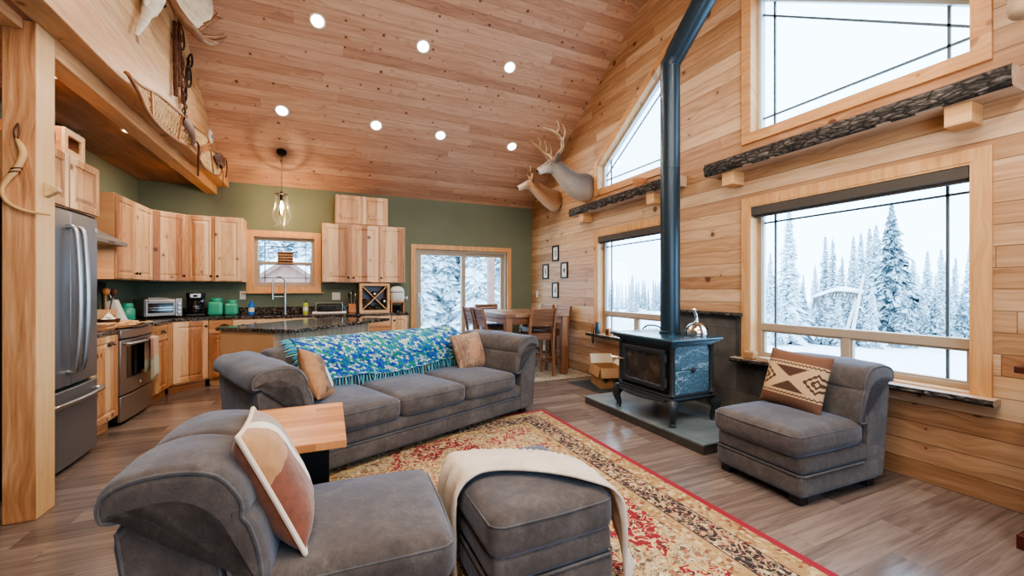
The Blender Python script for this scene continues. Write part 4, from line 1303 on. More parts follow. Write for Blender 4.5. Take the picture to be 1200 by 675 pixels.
for k, (x, z, mt) in enumerate(((W / 2, H / 2 + .066, 'wine_bottle'), (b + .04, H / 2 - .05, 'wine_bottle'), (W - b - .04, H / 2 - .05, 'wine_bottle'), (W / 2 - .075, b + .042, 'wine_bottle'), (W / 2 + .035, b + .042, 'green_bottle'))):
    o = thing('wine_bottle', wl[k], 'wine bottle', (.425 + x, 6.72, CZ + z), 0, 'bottles in the wine rack')
    m = MB(); m.lathe([(0, .27), (.037, .27), (.038, .10), (.030, .07), (.015, .045), (.015, .015)], 18, (0, 0, 0), 'y'); m.build('body', MAT[mt], o)
    m = MB(); m.lathe([(.0155, .04), (.016, .005), (.0, .004)], 14, (0, 0, 0), 'y'); m.build('foil_cap', MAT['foil' if k in (0, 2) else 'rust'], o)

# stoneware water dispenser on a wooden stand
t = thing('water_dispenser_stand', 'low wooden stand under the stoneware water dispenser', 'stand', (1.0, 6.83, CZ), 0)
for x in (-.105, .085):
    m = MB(); m.box(x, x + .02, -.09, .09, 0, .15); m.build('side_panel', MAT['orange_wood'], t, bevel=.003)
m = MB(); m.box(-.105, .105, -.1, .1, .15, .168); m.build('top', MAT['orange_wood'], t, bevel=.003)
m = MB(); m.lathe([(0, 0), (.055, 0), (.06, .1), (.05, .105), (0, .105)], 20)
tag(m.build('mug', MAT['black_glass'], loc=(1.0, 6.78, CZ)), 'dark glazed pot tucked inside the wooden dispenser stand', 'pot')
t = thing('water_dispenser', 'pale stoneware water dispenser with a spigot on a wooden stand', 'water dispenser', (1.0, 6.83, CZ + .1685), 0)
m = MB(); m.lathe([(0, 0), (.10, 0), (.112, .02), (.114, .17), (.105, .185), (0, .185)], 28); m.build('crock', MAT['crock'], t)
m = MB(); m.lathe([(.1145, .145), (.1152, .152), (.1145, .16)], 28); m.build('blue_band', MAT['crock_blue'], t)
m = MB(); m.lathe([(.11, .186), (.105, .20), (.07, .235), (.02, .245), (0, .245)], 28); m.build('lid', MAT['crock'], t)
m = MB(); m.tube([(.10, -.05, .06), (.16, -.07, .06)], .009, 10); m.tube([(.15, -.067, .085), (.15, -.067, .03)], .008, 8); m.build('spigot', MAT['white_plastic'], t)

# woven hanging plaque in the kitchen window
k = NT('woven_straw', .85)
P = k.xyz(k.pos())
st = k.m('SINE', k.m('MULTIPLY', P[2], 150.))
wv = k.noise(k.vec(k.m('MULTIPLY', P[0], 60.), 0., k.m('MULTIPLY', P[2], 30.)), 1.0, 3, .6)
k.set('Base Color', k.ramp(k.m('ADD', k.m('MULTIPLY', st, .28), wv), [(.3, '2e2018'), (.48, '8d6546'), (.7, 'c79f78')]))
m = MB()
for i in range(9):
    z = 1.68 + .021 * i
    m.tube([(-.725, YB + .055, z), (-.62, YB + .045 + .003 * (i % 2), z), (-.515, YB + .055, z)], .0105, 8)
t = thing('woven_plaque', 'brown woven straw plaque standing in the middle of the kitchen window', 'plaque', (0, 0, 0))
m.build('woven_slats', k.mat, t)
m = MB(); m.box(-.735, -.505, YB + .035, YB + .07, 1.66, 1.672); m.build('base_strip', MAT['leather'], t)

# ---------------------------------------------------------------- island
t = thing('kitchen_island', 'angled kitchen island with dark granite top and whitewashed beadboard side', 'kitchen island', (-.475, 4.37, 0), R(50.2))
m = MB(); m.box(0.004, 1.40, .004, .62, .08, .88); m.build('carcass', MAT['island_panel'], t, smooth=False)
m = MB(); m.box(0.0, 1.42, -.014, .0, .02, .879); m.build('beadboard_panel', MAT['bead'], t, smooth=False)
m = MB(); m.box(-.014, 0.0, -.014, .62, .02, .879); m.build('end_panel', MAT['island_panel'], t, smooth=False)
m = MB(); m.box(1.40, 1.43, -.02, .05, .02, .879); m.build('corner_trim', MAT['light_wood'], t, bevel=.003, smooth=False)
m = MB(); m.box(-.035, 1.54, -.25, .66, .881, .914); m.build('granite_top', MAT['granite'], t, bevel=.004, smooth=False)
m = MB(); m.box(.05, 1.38, .05, .57, 0, .08); m.build('toe_kick', MAT['cab_h'], t, smooth=False)
ip = plate('wall_outlet', 'white outlet on the plain tan end of the kitchen island', 'outlet', (0, 0, 0), 0, kind='outlet', w=.118, h=.075)
c, s = math.cos(R(50.2)), math.sin(R(50.2))
lx, ly = -.0145, .09
ip.location = (-.475 + lx * c - ly * s, 4.37 + lx * s + ly * c, .645); ip.rotation_euler = (0, 0, R(50.2 - 90))

# ---------------------------------------------------------------- pendant lamp
t = thing('pendant_lamp', 'wire cage pendant lamp with a glowing bulb over the kitchen sink', 'pendant lamp', (-.615, 6.60, 0))
zt = roof(6.60)
m = MB(); m.at((0, 0, zt - .002), (TILT, 0, 0)); m.lathe([(0, -.03), (.03, -.028), (.06, -.014), (.066, 0), (0, 0)], 24); m.build('canopy', MAT['bronze'], t)
m = MB(); m.tube([(0, 0, zt - .02), (0, 0, 2.64)], .004, 8); m.build('cord', MAT['black'], t)
m = MB(); m.lathe([(0, 2.66), (.02, 2.655), (.025, 2.60), (.022, 2.54), (.0, 2.54)], 18); m.tube([(.080 * math.cos(2 * PI * k / 24), .080 * math.sin(2 * PI * k / 24), 2.615) for k in range(24)], .006, 8, closed=True)
for a in (0, PI / 2): m.tube([(.08 * math.cos(a), .08 * math.sin(a), 2.62), (-.08 * math.cos(a), -.08 * math.sin(a), 2.62)], .004, 6)
m.build('socket', MAT['bronze'], t)
m = MB()
for k in range(10):
    a = 2 * PI * k / 10
    pr = [(.078, 2.61), (.075, 2.54), (.092, 2.44), (.115, 2.34), (.10, 2.26), (.06, 2.20), (.085, 2.165), (.095, 2.16)]
    m.tube(smooth_open([(r * math.cos(a), r * math.sin(a), z) for r, z in pr], 4), .0022, 6)
m.build('wire_cage', MAT['brushed'], t)
m = MB(); m.lathe([(.014, 2.54), (.02, 2.50), (.034, 2.43), (.036, 2.38), (.026, 2.33), (0, 2.315)], 20); m.build('bulb', MAT['clear'], t)
m = MB()
for k in range(4):
    a = PI / 2 * k
    m.tube([(.006 * math.cos(a), .006 * math.sin(a), 2.52), (.016 * math.cos(a), .016 * math.sin(a), 2.44), (.008 * math.cos(a), .008 * math.sin(a), 2.35)], .003, 5)
m.build('filament', MAT['filament'], t)
# ---------------------------------------------------------------- rug
def persian():
    k = NT('persian_rug', .95)
    o = k.obj(); P = k.xyz(o)
    ax, ay = k.m('ABSOLUTE', P[0]), k.m('ABSOLUTE', P[1])
    d = k.m('MINIMUM', k.m('SUBTRACT', 1.22, ax), k.m('SUBTRACT', 1.525, ay))
    w = k.noise(o, 9., 3, .6)
    v1 = k.voro(o, 26., 'F1', 'Color'); vx = k.xyz(v1)
    vd = k.voro(o, 26., 'DISTANCE_TO_EDGE')
    v2 = k.voro(o, 46., 'F1', 'Color'); v2x = k.xyz(v2)
    vine = k.m('ABSOLUTE', k.m('SUBTRACT', k.noise(o, 16., 2, .5, 1.4), .5))
    vine2 = k.m('ABSOLUTE', k.m('SUBTRACT', k.noise(o, 30., 2, .5, 1.0), .5))
    # field: cream with olive / rose / dark floral specks
    field = k.ramp(v2x[0], [(.0, 'cbb48c'), (.45, 'bfa77b'), (.62, 'a98f62'), (.75, 'b06a4a'), (.86, 'e0d0ad'), (.95, '5d4a3c')], 'CONSTANT')
    field = k.mix(k.m('LESS_THAN', vine2, .028), field, lin('6d5a45'))
    # red medallion shapes, curly edged
    nz = k.noise(o, 2.3, 4, .62, .8)
    med = k.m('GREATER_THAN', k.m('ADD', nz, k.m('MULTIPLY', k.m('SINE', k.m('MULTIPLY', k.m('ADD', ax, ay), 7.)), .07)), .48)
    red = k.ramp(v2x[1], [(.0, '8e1526'), (.6, 'a01b2c'), (.78, 'd2b384'), (.9, '3a1c22')], 'CONSTANT')
    red = k.mix(k.m('LESS_THAN', vine, .03), red, lin('d9c294'))
    field = k.mix(med, field, red)
    edge = k.m('LESS_THAN', k.m('ABSOLUTE', k.m('SUBTRACT', k.m('ADD', nz, k.m('MULTIPLY', k.m('SINE', k.m('MULTIPLY', k.m('ADD', ax, ay), 7.)), .07)), .48)), .010)
    field = k.mix(edge, field, lin('c9a86e'))
    gold = k.ramp(v2x[0], [(.0, 'b28e5c'), (.4, 'c2a373'), (.6, '9c774a'), (.75, 'd4bc91'), (.9, '8a4a38')], 'CONSTANT')
    dark = k.ramp(v2x[2], [(.0, '2a2328'), (.42, '1d1a20'), (.55, 'b8906c'), (.68, 'd3bd97'), (.8, '8c3a3c'), (.92, '6c6a58')], 'CONSTANT')
    dark = k.mix(k.m('LESS_THAN', vine, .03), dark, lin('c4a57c'))
    def band(a, col, base): return k.mix(k.m('LESS_THAN', d, a), base, col)
    c = band(.42, gold, field)
    c = band(.345, lin('b79667'), c)
    c = band(.33, lin('3a2a2a'), c)
    c = band(.322, dark, c)
    c = band(.165, lin('4a2c2a'), c)
    c = band(.158, gold, c)
    c = band(.045, lin('9c1d33'), c)
    c = k.mix(k.m('MULTIPLY', k.noise(o, 260., 2, .6), .35), c, lin('4a3a30'))
    k.set('Base Color', c)
    k.bump(k.noise(o, 300., 2, .6), .3, .004)
    return k.mat
m = MB(); m.box(-1.22, 1.22, -1.525, 1.525, 0, .007)
tag(m.build('area_rug', persian(), loc=(.85, 2.305, .0005), smooth=False), 'red and cream persian rug with a dark floral border in the seating area', 'rug')

k = NT('shag_rug', .95)
nn = k.noise(k.pos(), 26., 5, .7, 1.)
k.set('Base Color', k.ramp(nn, [(.35, '8c7860'), (.5, 'bfae94'), (.68, 'dccfb8')]))
k.bump(nn, 1., .03)
m = MB()
N1, N2 = 60, 60
m.grid(lambda i, j: (1.75 + 1.82 * i / (N1 - 1), 5.04 + 2.0 * j / (N2 - 1) + (.02 * noise.noise(Vector((i * .9, 5, 0))) if j == 0 else 0), .002 if i in (0, N1 - 1) or j in (0, N2 - 1) else .012 + .012 * noise.noise(Vector((i * 1.7, j * 1.7, 0)))), N1, N2)
tag(m.build('dining_rug', k.mat), 'shaggy beige rug under the dining table', 'rug')

# ---------------------------------------------------------------- sectional seating
PAD = [(-.050, .665), (-.062, .715), (-.035, .762), (.04, .788), (.14, .790), (.215, .765), (.262, .70), (.272, .655), (.268, .635), (.283, .61), (.300, .54), (.305, .46), (.292, .425), (.22, .42), (.205, .47), (.195, .56), (.165, .635), (.10, .672), (.02, .668)]
SHELL = [(0, .055), (-.034, .60), (-.028, .645), (.0, .668), (.10, .668), (.15, .64), (.185, .57), (.20, .47), (.205, .055)]
def back_section(parent, w0, w1, fn, nseg=1, pip=True, wr=.006):
    m = MB(); m.prism(SHELL, fn, w0 + .006, w1 - .006)
    sh = m.build('back_shell', MAT['sofa'], parent, bevel=.022, seg=4, angle=25)
    for w in (w0 + .008, w1 - .008):
        if pip:
            m = MB(); m.tube([fn(q.x, q.y, w) for q in smooth_open([(.012 + a * .9, .085 + (b - .055) * .93) for a, b in SHELL], 3)], .0055, 6); m.build('piping', MAT['piping'], sh)
    L = (w1 - w0) / nseg
    for k in range(nseg):
        a, b = w0 - .006 + L * k, w0 + .006 + L * (k + 1)
        m = MB(); m.puffy(PAD, a, b, .035, fn, .010, 12, wr, k * 3.1)
        tp = m.build('back_pad', MAT['sofa'], parent, angle=80)
        if pip:
            ends = ([a + .006] if k == 0 else []) + ([b - .006] if k == nseg - 1 else [])
            for e in ends:
                m = MB()
                sc = smooth_closed(PAD, 3); n = len(sc)
                pts = []
                for i in range(n):
                    q, t = sc[i], (sc[(i + 1) % n] - sc[i - 1]).normalized()
                    nn = Vector((t.y, -t.x))
                    pts.append(q + nn * .012)
                m.tube([fn(q[0], q[1], e) for q in pts], .0060, 6, closed=True)
                m.build('piping', MAT['piping'], tp)
def base_bands(parent, x0, x1, y0, y1):
    m = MB(); m.rbox(x0, x1, y0, y1, .05, .185, .03, 4, 5, (.0, .006, 0)); m.build('base', MAT['sofa'], parent, angle=70)
    m = MB(); m.rbox(x0 + .004, x1 - .004, y0 + .004, y1, .178, .295, .035, 4, 5, (.0, .006, 0)); b = m.build('base_band', MAT['sofa'], parent, angle=70)
    m = MB(); m.tube([(x0 + .0, y1 - .17, .183), (x0 + .0, y0 + .025, .183), (x0 + .025, y0 + .0, .183), (x1 - .025, y0 + .0, .183), (x1, y0 + .025, .183), (x1, y1 - .17, .183)], .006, 6)
    m.build('piping', MAT['piping'], b)
def feet(parent, pts):
    for x, y in pts:
        m = MB(); m.box(x - .035, x + .035, y - .035, y + .035, 0, .055); m.build('foot', MAT['black'], parent, bevel=.004)
def seat_pad(parent, x0, x1, y0, y1, z0=.285, z1=.445, seam=True):
    m = MB(); m.rbox(x0, x1, y0, y1, z0, z1, .055, 5, 8, (.006, .008, .03))
    s = m.build('seat_cushion', MAT['sofa'], parent, angle=80)
    m = MB(); zz = z1 - .030
    m.tube([(x0 + .004, y1 - .08, zz), (x0 + .004, y0 + .04, zz), (x0 + .022, y0 + .015, zz), (x0 + .05, y0 + .002, zz), ((x0 + x1) / 2, y0 - .006, zz), (x1 - .05, y0 + .002, zz), (x1 - .022, y0 + .015, zz), (x1 - .004, y0 + .04, zz), (x1 - .004, y1 - .08, zz)], .004, 6)
    m.build('piping', MAT['piping'], s)
    return s

def armless(label, loc, rz, w, D, nseg):
    t = thing('armless_chair', label, 'chair', loc, rz, 'armless sectional chairs')
    base_bands(t, -w / 2, w / 2, 0, D - .05)
    seat_pad(t, -w / 2 - .004, w / 2 + .004, -.035, D - .21)
    back_section(t, -w / 2, w / 2, lambda u, v, q: (q, D - u + .07 * (v - .05), v), nseg)
    feet(t, [(sx * (w / 2 - .06), y) for sx in (-1, 1) for y in (.06, D - .10)])
    return t
armless('charcoal armless chair in the left foreground holding the brown and white cowhide pillow', (.372, 1.635, .0075), R(87.5), .60, .80, 2)
armless('charcoal armless chair under the right window holding the geometric patterned pillow', (2.515, 1.785, 0), R(-92), .60, .815, 1)

# sofa
SRZ = math.atan2(.3856, .9226)
t = thing('sofa', 'long charcoal three-seat sofa draped with the blue and green crocheted blanket', 'sofa', (-.3565, 2.866, .0075), SRZ)
SOFA = t
W, D = 2.5, .98
base_bands(t, .02, W - .02, .0, D - .05)
for k in range(3):
    a = .285 + k * .6433
    seat_pad(t, a, a + .6433, -.035, D - .22)
back_section(t, .26, W - .26, lambda u, v, q: (q, D - u + .05 * (v - .05), v), 3, pip=False)
back_section(t, .0, D - .03, lambda u, v, q: (u - .03 * (v - .05) , q - .012, v), 1, wr=.012)
back_section(t, .0, D - .03, lambda u, v, q: (W - u + .03 * (v - .05), q - .012, v), 1, wr=.012)
feet(t, [(.1, .08), (W - .1, .08), (.1, D - .1), (W - .1, D - .1)])

# ottoman
t = thing('ottoman', 'square charcoal ottoman in the foreground under the cream throw', 'ottoman', (.805, 1.68, .0075), R(1))
w, d = .275, .305
base_bands(t, -w, w, -d, d)
for y in (d,): pass
seat_pad(t, -w - .004, w + .004, -d - .004, d + .004, .27, .435)
feet(t, [(sx * (w - .07), sy * (d - .07)) for sx in (-1, 1) for sy in (-1, 1)])

# cream throw across the ottoman
near = [(.512, 1.68, .05), (.508, 1.675, .22), (.512, 1.67, .38), (.545, 1.668, .462), (.66, 1.655, .485), (.845, 1.545, .488), (.985, 1.425, .476), (1.075, 1.375, .435), (1.10, 1.352, .33), (1.108, 1.36, .16), (1.115, 1.37, .02)]
far = [(.490, 1.965, .05), (.488, 1.965, .22), (.505, 1.965, .38), (.54, 1.96, .462), (.64, 1.915, .478), (.84, 1.825, .482), (.99, 1.71, .482), (1.085, 1.60, .455), (1.14, 1.55, .33), (1.19, 1.50, .16), (1.24, 1.47, .02)]
A, B = smooth_open(near, 6), smooth_open(far, 6)
n, q = len(A), 22
def thr(i, j):
    s = j / (q - 1)
    p = A[i].lerp(B[i], s)
    bulge = math.sin(PI * s) * .008
    hang = 1 if p.z < .40 else max(0, (.46 - p.z) / .06)
    f = .012 * hang * math.sin(s * 17 + i * .05) + .004 * noise.noise(Vector((i * .25, j * .4, 0)))
    c = Vector((.805, 1.68, .3))
    nrm = Vector((p.x - c.x, 0, 0)).normalized() if hang > .5 else Vector((0, 0, 1))
    if hang > .5 and abs(p.x - c.x) < .2: nrm = Vector((0, -1, 0))
    return p + nrm * (bulge * (1 - hang) + f + .014 * hang) + Vector((0, 0, .004 * (1 - hang)))
m = MB(); m.grid(thr, n, q)
th = m.build('throw_blanket', MAT['cream_knit'], angle=180)
s = th.modifiers.new('t', 'SOLIDIFY'); s.thickness = .009; s.offset = 1
tag(th, 'cream knitted throw laid across the foreground ottoman', 'blanket')
m = MB()
rng = random.Random(2)
for k in range(46):
    i = 24 + int(k * .32)
    p = B[min(i, n - 1)] + Vector((rng.uniform(-.01, .01), 0, .006))
    m.tube([p, p + Vector((rng.uniform(-.005, .012), .012, .004)), p + Vector((rng.uniform(-.01, .02), .028, -.004))], [.003, .003, .0015], 5)
m.build('fringe', MAT['white_yarn'], th)['kind'] = 'stuff'

# crocheted blanket over the sofa back
def croch():
    k = NT('crochet', .95)
    uv = k.n('ShaderNodeUVMap').outputs[0]
    v = k.mapv(uv, (1, 1, 1), (0, 0, R(38)))
    P = k.xyz(v)
    gx, gy = k.m('DIVIDE', P[0], .040), k.m('DIVIDE', P[1], .025)
    cx, cy = k.m('FLOOR', gx), k.m('FLOOR', gy)
    fx, fy = k.m('FRACT', k.m('ADD', gx, k.m('MULTIPLY', k.m('MODULO', cy, 2.), .5))), k.m('FRACT', gy)
    cx = k.m('FLOOR', k.m('ADD', gx, k.m('MULTIPLY', k.m('MODULO', cy, 2.), .5)))
    r = k.white(k.vec(cx, cy, 1.), '3D', 0)
    big = k.noise(uv, 9., 2, .5)
    t = k.m('ADD', k.m('MULTIPLY', r, .75), k.m('MULTIPLY', k.m('SUBTRACT', big, .35), .6))
    col = k.ramp(t, [(.0, '2450b4'), (.16, '2f74c8'), (.30, '2f9a9c'), (.40, '3aa487'), (.48, '7cc4c6'), (.58, 'd6e6e4'), (.72, '2a5fbe'), (.80, 'dbe8e6'), (.92, '5aa9d0')], 'CONSTANT')
    e = k.m('MINIMUM', k.m('MINIMUM', fx, k.m('SUBTRACT', 1., fx)), k.m('MINIMUM', fy, k.m('SUBTRACT', 1., fy)))
    col = k.mix(k.m('SUBTRACT', 1., k.m('MULTIPLY', e, 9.), clamp=True), col, lin('1c4468'))
    k.set('Base Color', col)
    k.bump(k.m('MINIMUM', k.m('MULTIPLY', e, 4.), 1.), .8, .012)
    return k.mat
def backpt(tt, z): return Vector((0, D - tt + .05 * (z - .05), z))
prof = [(.335, .495), (.318, .55), (.312, .63), (.318, .69), (.285, .765), (.21, .815), (.12, .842), (.03, .838), (-.05, .795), (-.088, .72), (-.085, .60)]
pc = smooth_open([backpt(a, b) for a, b in prof], 5)
n, q = len(pc), 60
CRX0, CRX1 = .44, 2.12
def cro(i, j):
    s = j / (q - 1)
    x = CRX0 + (CRX1 - CRX0) * s
    f = i / (n - 1)
    x += .09 * (1 - s) * max(0, 1 - f * 2.6)            # lower front corner pulled inward on the left
    p = pc[i].copy()
    if f < .25:
        p.z += (.25 - f) * 4 * (.03 * s + .02 * math.sin(s * 9))
    p.z += .006 * noise.noise(Vector((s * 14, f * 9, 0)))
    p.y -= .006 * abs(noise.noise(Vector((s * 20, f * 5, 4))))
    return Vector((x, p.y, p.z))
m = MB(); g = m.grid(cro, n, q)
uvl = m.bm.loops.layers.uv.new('UVMap')
idx = {}
for i in range(n):
    for j in range(q): idx[g[i][j]] = (j / (q - 1) * (CRX1 - CRX0), i / (n - 1) * .95)
for fc in m.bm.faces:
    for lp in fc.loops: lp[uvl].uv = idx[lp.vert]
crb = m.build('crochet_blanket', croch(), loc=SOFA.location, rot=(0, 0, SRZ), angle=180)
s = crb.modifiers.new('t', 'SOLIDIFY'); s.thickness = .012; s.offset = 1
tag(crb, 'blue, green and white crocheted blanket draped over the back of the sofa', 'blanket')
rng = random.Random(4)
fm = [MB(), MB(), MB()]
for k in range(84):
    s = (k + .5) / 84
    a = cro(0, int(s * (q - 1)))
    a.y -= .012
    L = rng.uniform(.07, .135)
    dx = rng.uniform(-.03, .03)
    fm[k % 3].tube([a, a + Vector((dx * .4, -.006, -L * .5)), a + Vector((dx, .004 + rng.uniform(-.006, .006), -L))], [.0055, .005, .003], 5)
for k in range(26):
    i = 8 + k
    a = cro(min(i, n - 1), 0)
    fm[k % 3].tube([a, a + Vector((-.03, rng.uniform(-.01, .01), .0)), a + Vector((-rng.uniform(.05, .09), rng.uniform(-.02, .02), -.012))], [.0055, .005, .003], 5)
for mm, c in zip(fm, ('4fa9b4', '3d93bf', '7fc4c4')):
    mm.build('fringe', plain('fringe_' + c, c, .9), crb)['kind'] = 'stuff'

# ---------------------------------------------------------------- pillows
def pillow(label, loc, rot, size, thick, mat, piping=None, h=None):
    h = h or size
    N = 22
    m = MB()
    def pt(i, j, sg):
        a, b = -1 + 2 * i / (N - 1), -1 + 2 * j / (N - 1)
        a = math.sin(a * PI / 2) ; b = math.sin(b * PI / 2)
        pin = 1 - .07 * (1 - a * a) * 1 - 0
        x = a * size / 2 * (1 - .055 * (1 - abs(b)) * 0 - .05 * (1 - b * b) * abs(a))
        z = b * h / 2 * (1 - .05 * (1 - a * a) * abs(b))
        tt = thick / 2 * ((1 - a ** 4) * (1 - b ** 4)) ** .62
        tt += .004 * noise.noise(Vector((a * 3, b * 3, sg * 2.)))
        return (x, sg * max(tt, 0), z)
    g1 = m.grid(lambda i, j: pt(i, j, -1), N, N)
    g2 = m.grid(lambda i, j: pt(i, j, 1), N, N)
    bmesh.ops.remove_doubles(m.bm, verts=m.bm.verts[:], dist=2e-4)
    o = thing('throw_pillow', label, 'pillow', loc, 0, 'throw pillows', rot)
    m.build('cover', mat, o, angle=180)
    if piping:
        bd = [pt(i, 0, 0) for i in range(N)] + [pt(N - 1, j, 0) for j in range(1, N)] + [pt(i, N - 1, 0) for i in range(N - 2, -1, -1)] + [pt(0, j, 0) for j in range(N - 2, 0, -1)]
        m = MB(); m.tube([(x, 0, z) for x, y, z in bd], .008, 8, closed=True); m.build('piping', piping, o)
    return o
def cowhide():
    k = NT('patchwork_hide', .85)
    o = k.obj(); P = k.xyz(o)
    w = k.m('MULTIPLY', k.m('SUBTRACT', k.noise(o, 9., 3, .6), .5), .10)
    nz = k.noise(o, 18., 4, .6)
    tan = k.ramp(nz, [(.3, '976b42'), (.7, 'b08357')])
    rust = k.ramp(nz, [(.3, '643625'), (.7, '824a34')])
    grey = k.ramp(nz, [(.3, '85736a'), (.7, 'a08d82')])
    s = k.m('ADD', P[0], w)                     # left -> right
    dg = k.m('ADD', k.m('ADD', P[2], k.m('MULTIPLY', P[0], .9)), w)
    up = k.m('GREATER_THAN', k.m('ADD', P[2], w), .065)
    col = k.mix(k.m('GREATER_THAN', k.m('ADD', P[2], k.m('ADD', w, k.m('MULTIPLY', P[0], -.35))), .10), rust, tan)
    col = k.mix(k.m('GREATER_THAN', k.m('ADD', s, k.m('MULTIPLY', P[2], .3)), .05), col, grey)
    white = k.m('MULTIPLY', k.m('LESS_THAN', k.m('ABSOLUTE', k.m('ADD', k.m('SUBTRACT', s, .02), k.m('MULTIPLY', P[2], .30))), .035), k.m('GREATER_THAN', P[2], -.10))
    col = k.mix(white, col, lin('dcd6cc'))
    tan2 = k.m('MULTIPLY', k.m('GREATER_THAN', s, .12), k.m('GREATER_THAN', P[2], .03))
    col = k.mix(tan2, col, lin('a4805f'))
    back = k.m('GREATER_THAN', P[1], .0)
    col = k.mix(back, col, k.ramp(nz, [(.3, '72402a'), (.7, '935636')]))
    k.set('Base Color', col); k.set('Sheen Weight', .3)
    k.bump(k.noise(o, 30., 4, .6), .35, .01)
    return k.mat
pillow('rust, tan and white patchwork hide pillow with cream piping on the foreground armless chair', (-.168, 1.625, .645), (R(-25), R(3), R(93)), .42, .15, cowhide(), MAT['cream_cord'])

def kilim():
    k = NT('kilim_pattern', .9)
    o = k.obj(); P = k.xyz(o)
    x, z = P[0], P[2]
    ax, az = k.m('ABSOLUTE', x), k.m('ABSOLUTE', z)
    saw = k.m('MULTIPLY', k.m('PINGPONG', x, .012), .9)
    step = k.m('MULTIPLY', k.m('FLOOR', k.m('DIVIDE', ax, .014)), .014)
    brown, cream, dark = lin('6d4a38'), lin('c8a883'), lin('44291f')
    band = k.m('LESS_THAN', az, .118)
    col = k.mix(band, brown, cream)
    # triangles above and below the crossing
    tri = k.m('LESS_THAN', k.m('ADD', k.m('MULTIPLY', step, .62), .018), k.m('SUBTRACT', az, .0))
    tri = k.m('MULTIPLY', tri, k.m('LESS_THAN', az, .083))
    col = k.mix(tri, col, dark)
    # stepped diamonds at both sides
    dd = k.m('ADD', k.m('ABSOLUTE', k.m('SUBTRACT', ax, .165)), k.m('MULTIPLY', az, 1.15))
    ring = k.m('MULTIPLY', k.m('GREATER_THAN', k.m('FRACT', k.m('MULTIPLY', k.m('ADD', dd, saw), 24.)), .5), k.m('LESS_THAN', dd, .088))
    col = k.mix(ring, col, dark)
    zig = k.m('LESS_THAN', k.m('ABSOLUTE', k.m('SUBTRACT', k.m('SUBTRACT', az, .098), saw)), .005)
    col = k.mix(zig, col, dark)
    col = k.mix(k.m('MULTIPLY', k.noise(o, 90., 3, .6), .25), col, lin('8a6a52'))
    k.set('Base Color', col)
    k.bump(k.noise(o, 120., 3, .6), .3, .006)
    return k.mat
pillow('brown and cream geometric kilim pillow on the armless chair by the right window', (2.955, 1.80, .648), (R(-17), R(3), R(-90)), .41, .14, kilim(), None, .40)

def horse_print():
    k = NT('horse_print', .9)
    o = k.obj(); P = k.xyz(o)
    nz = k.noise(o, 14., 4, .6); w = k.m('MULTIPLY', k.m('SUBTRACT', nz, .5), .09)
    col = k.ramp(nz, [(.3, '936745'), (.7, 'b58863')])
    box = k.m('MAXIMUM', k.m('ABSOLUTE', k.m('SUBTRACT', P[0], .05)), k.m('ABSOLUTE', P[2]))
    col = k.mix(k.m('LESS_THAN', k.m('ADD', box, w), .135), col, k.ramp(nz, [(.35, '5f4a3e'), (.65, '917a6a')]))
    e = k.m('ADD', k.m('POWER', k.m('DIVIDE', k.m('SUBTRACT', P[0], .06), .055), 2.), k.m('POWER', k.m('DIVIDE', k.m('ADD', P[2], .03), .085), 2.))
    col = k.mix(k.m('LESS_THAN', k.m('ADD', e, k.m('MULTIPLY', w, 6.)), 1.), col, lin('dfdad4'))
    k.set('Base Color', col)
    k.bump(k.noise(o, 40., 4, .6), .3, .008)
    return k.mat
def sl(x, y, z):
    c, s = math.cos(SRZ), math.sin(SRZ)
    return (SOFA.location.x + x * c - y * s, SOFA.location.y + x * s + y * c, z)
pillow('tan printed pillow with a white animal shape leaning on the left arm of the sofa', sl(.46, .40, .628), (R(-24), R(16), SRZ + R(52)), .40, .14, horse_print())
def leaf_print():
    k = NT('pale_leaf_print', .9)
    o = k.obj(); P = k.xyz(o)
    nz = k.noise(o, 12., 5, .65, 1.2)
    col = k.ramp(nz, [(.3, '765a46'), (.5, '9c7d66'), (.7, 'b89f88')])
    e = k.m('ADD', k.m('POWER', k.m('DIVIDE', k.m('SUBTRACT', P[0], .03), .085), 2.), k.m('POWER', k.m('DIVIDE', k.m('SUBTRACT', P[2], k.m('MULTIPLY', P[0], .5)), .11), 2.))
    col = k.mix(k.m('MULTIPLY', k.m('LESS_THAN', k.m('ADD', e, nz), 1.4), .8), col, lin('b98a6a'))
    lines = k.m('MULTIPLY', k.m('GREATER_THAN', k.m('SINE', k.m('MULTIPLY', k.m('ADD', P[0], k.m('MULTIPLY', nz, .05)), 180.)), .4), k.m('LESS_THAN', P[0], -.07))
    col = k.mix(k.m('MULTIPLY', lines, .5), col, lin('6e5240'))
    k.set('Base Color', col)
    k.bump(k.noise(o, 40., 4, .6), .3, .008)
    return k.mat
pillow('beige printed square pillow at the right end of the sofa', sl(2.06, .51, .625), (R(-20), R(-4), SRZ + R(2)), .40, .14, leaf_print())

# ---------------------------------------------------------------- end table
t = thing('end_table', 'butcher-block end table with flat black metal legs beside the sofa', 'end table', (-.245, 2.29, 0))
m = MB(); m.box(-.315, .315, -.33, .33, .578, .615); m.build('table_top', MAT['table_top'], t, bevel=.004, smooth=False)
for y in (-.22, .24):
    for x in (.10,):
        m = MB(); m.box(x - .005, x + .145, y - .012, y + .012, .012, .578); m.build('leg', MAT['black_metal'], t, bevel=.003, smooth=False)
    m = MB(); m.box(-.28, .245, y - .012, y + .012, .0, .012); m.build('foot_bar', MAT['black_metal'], t, smooth=False)

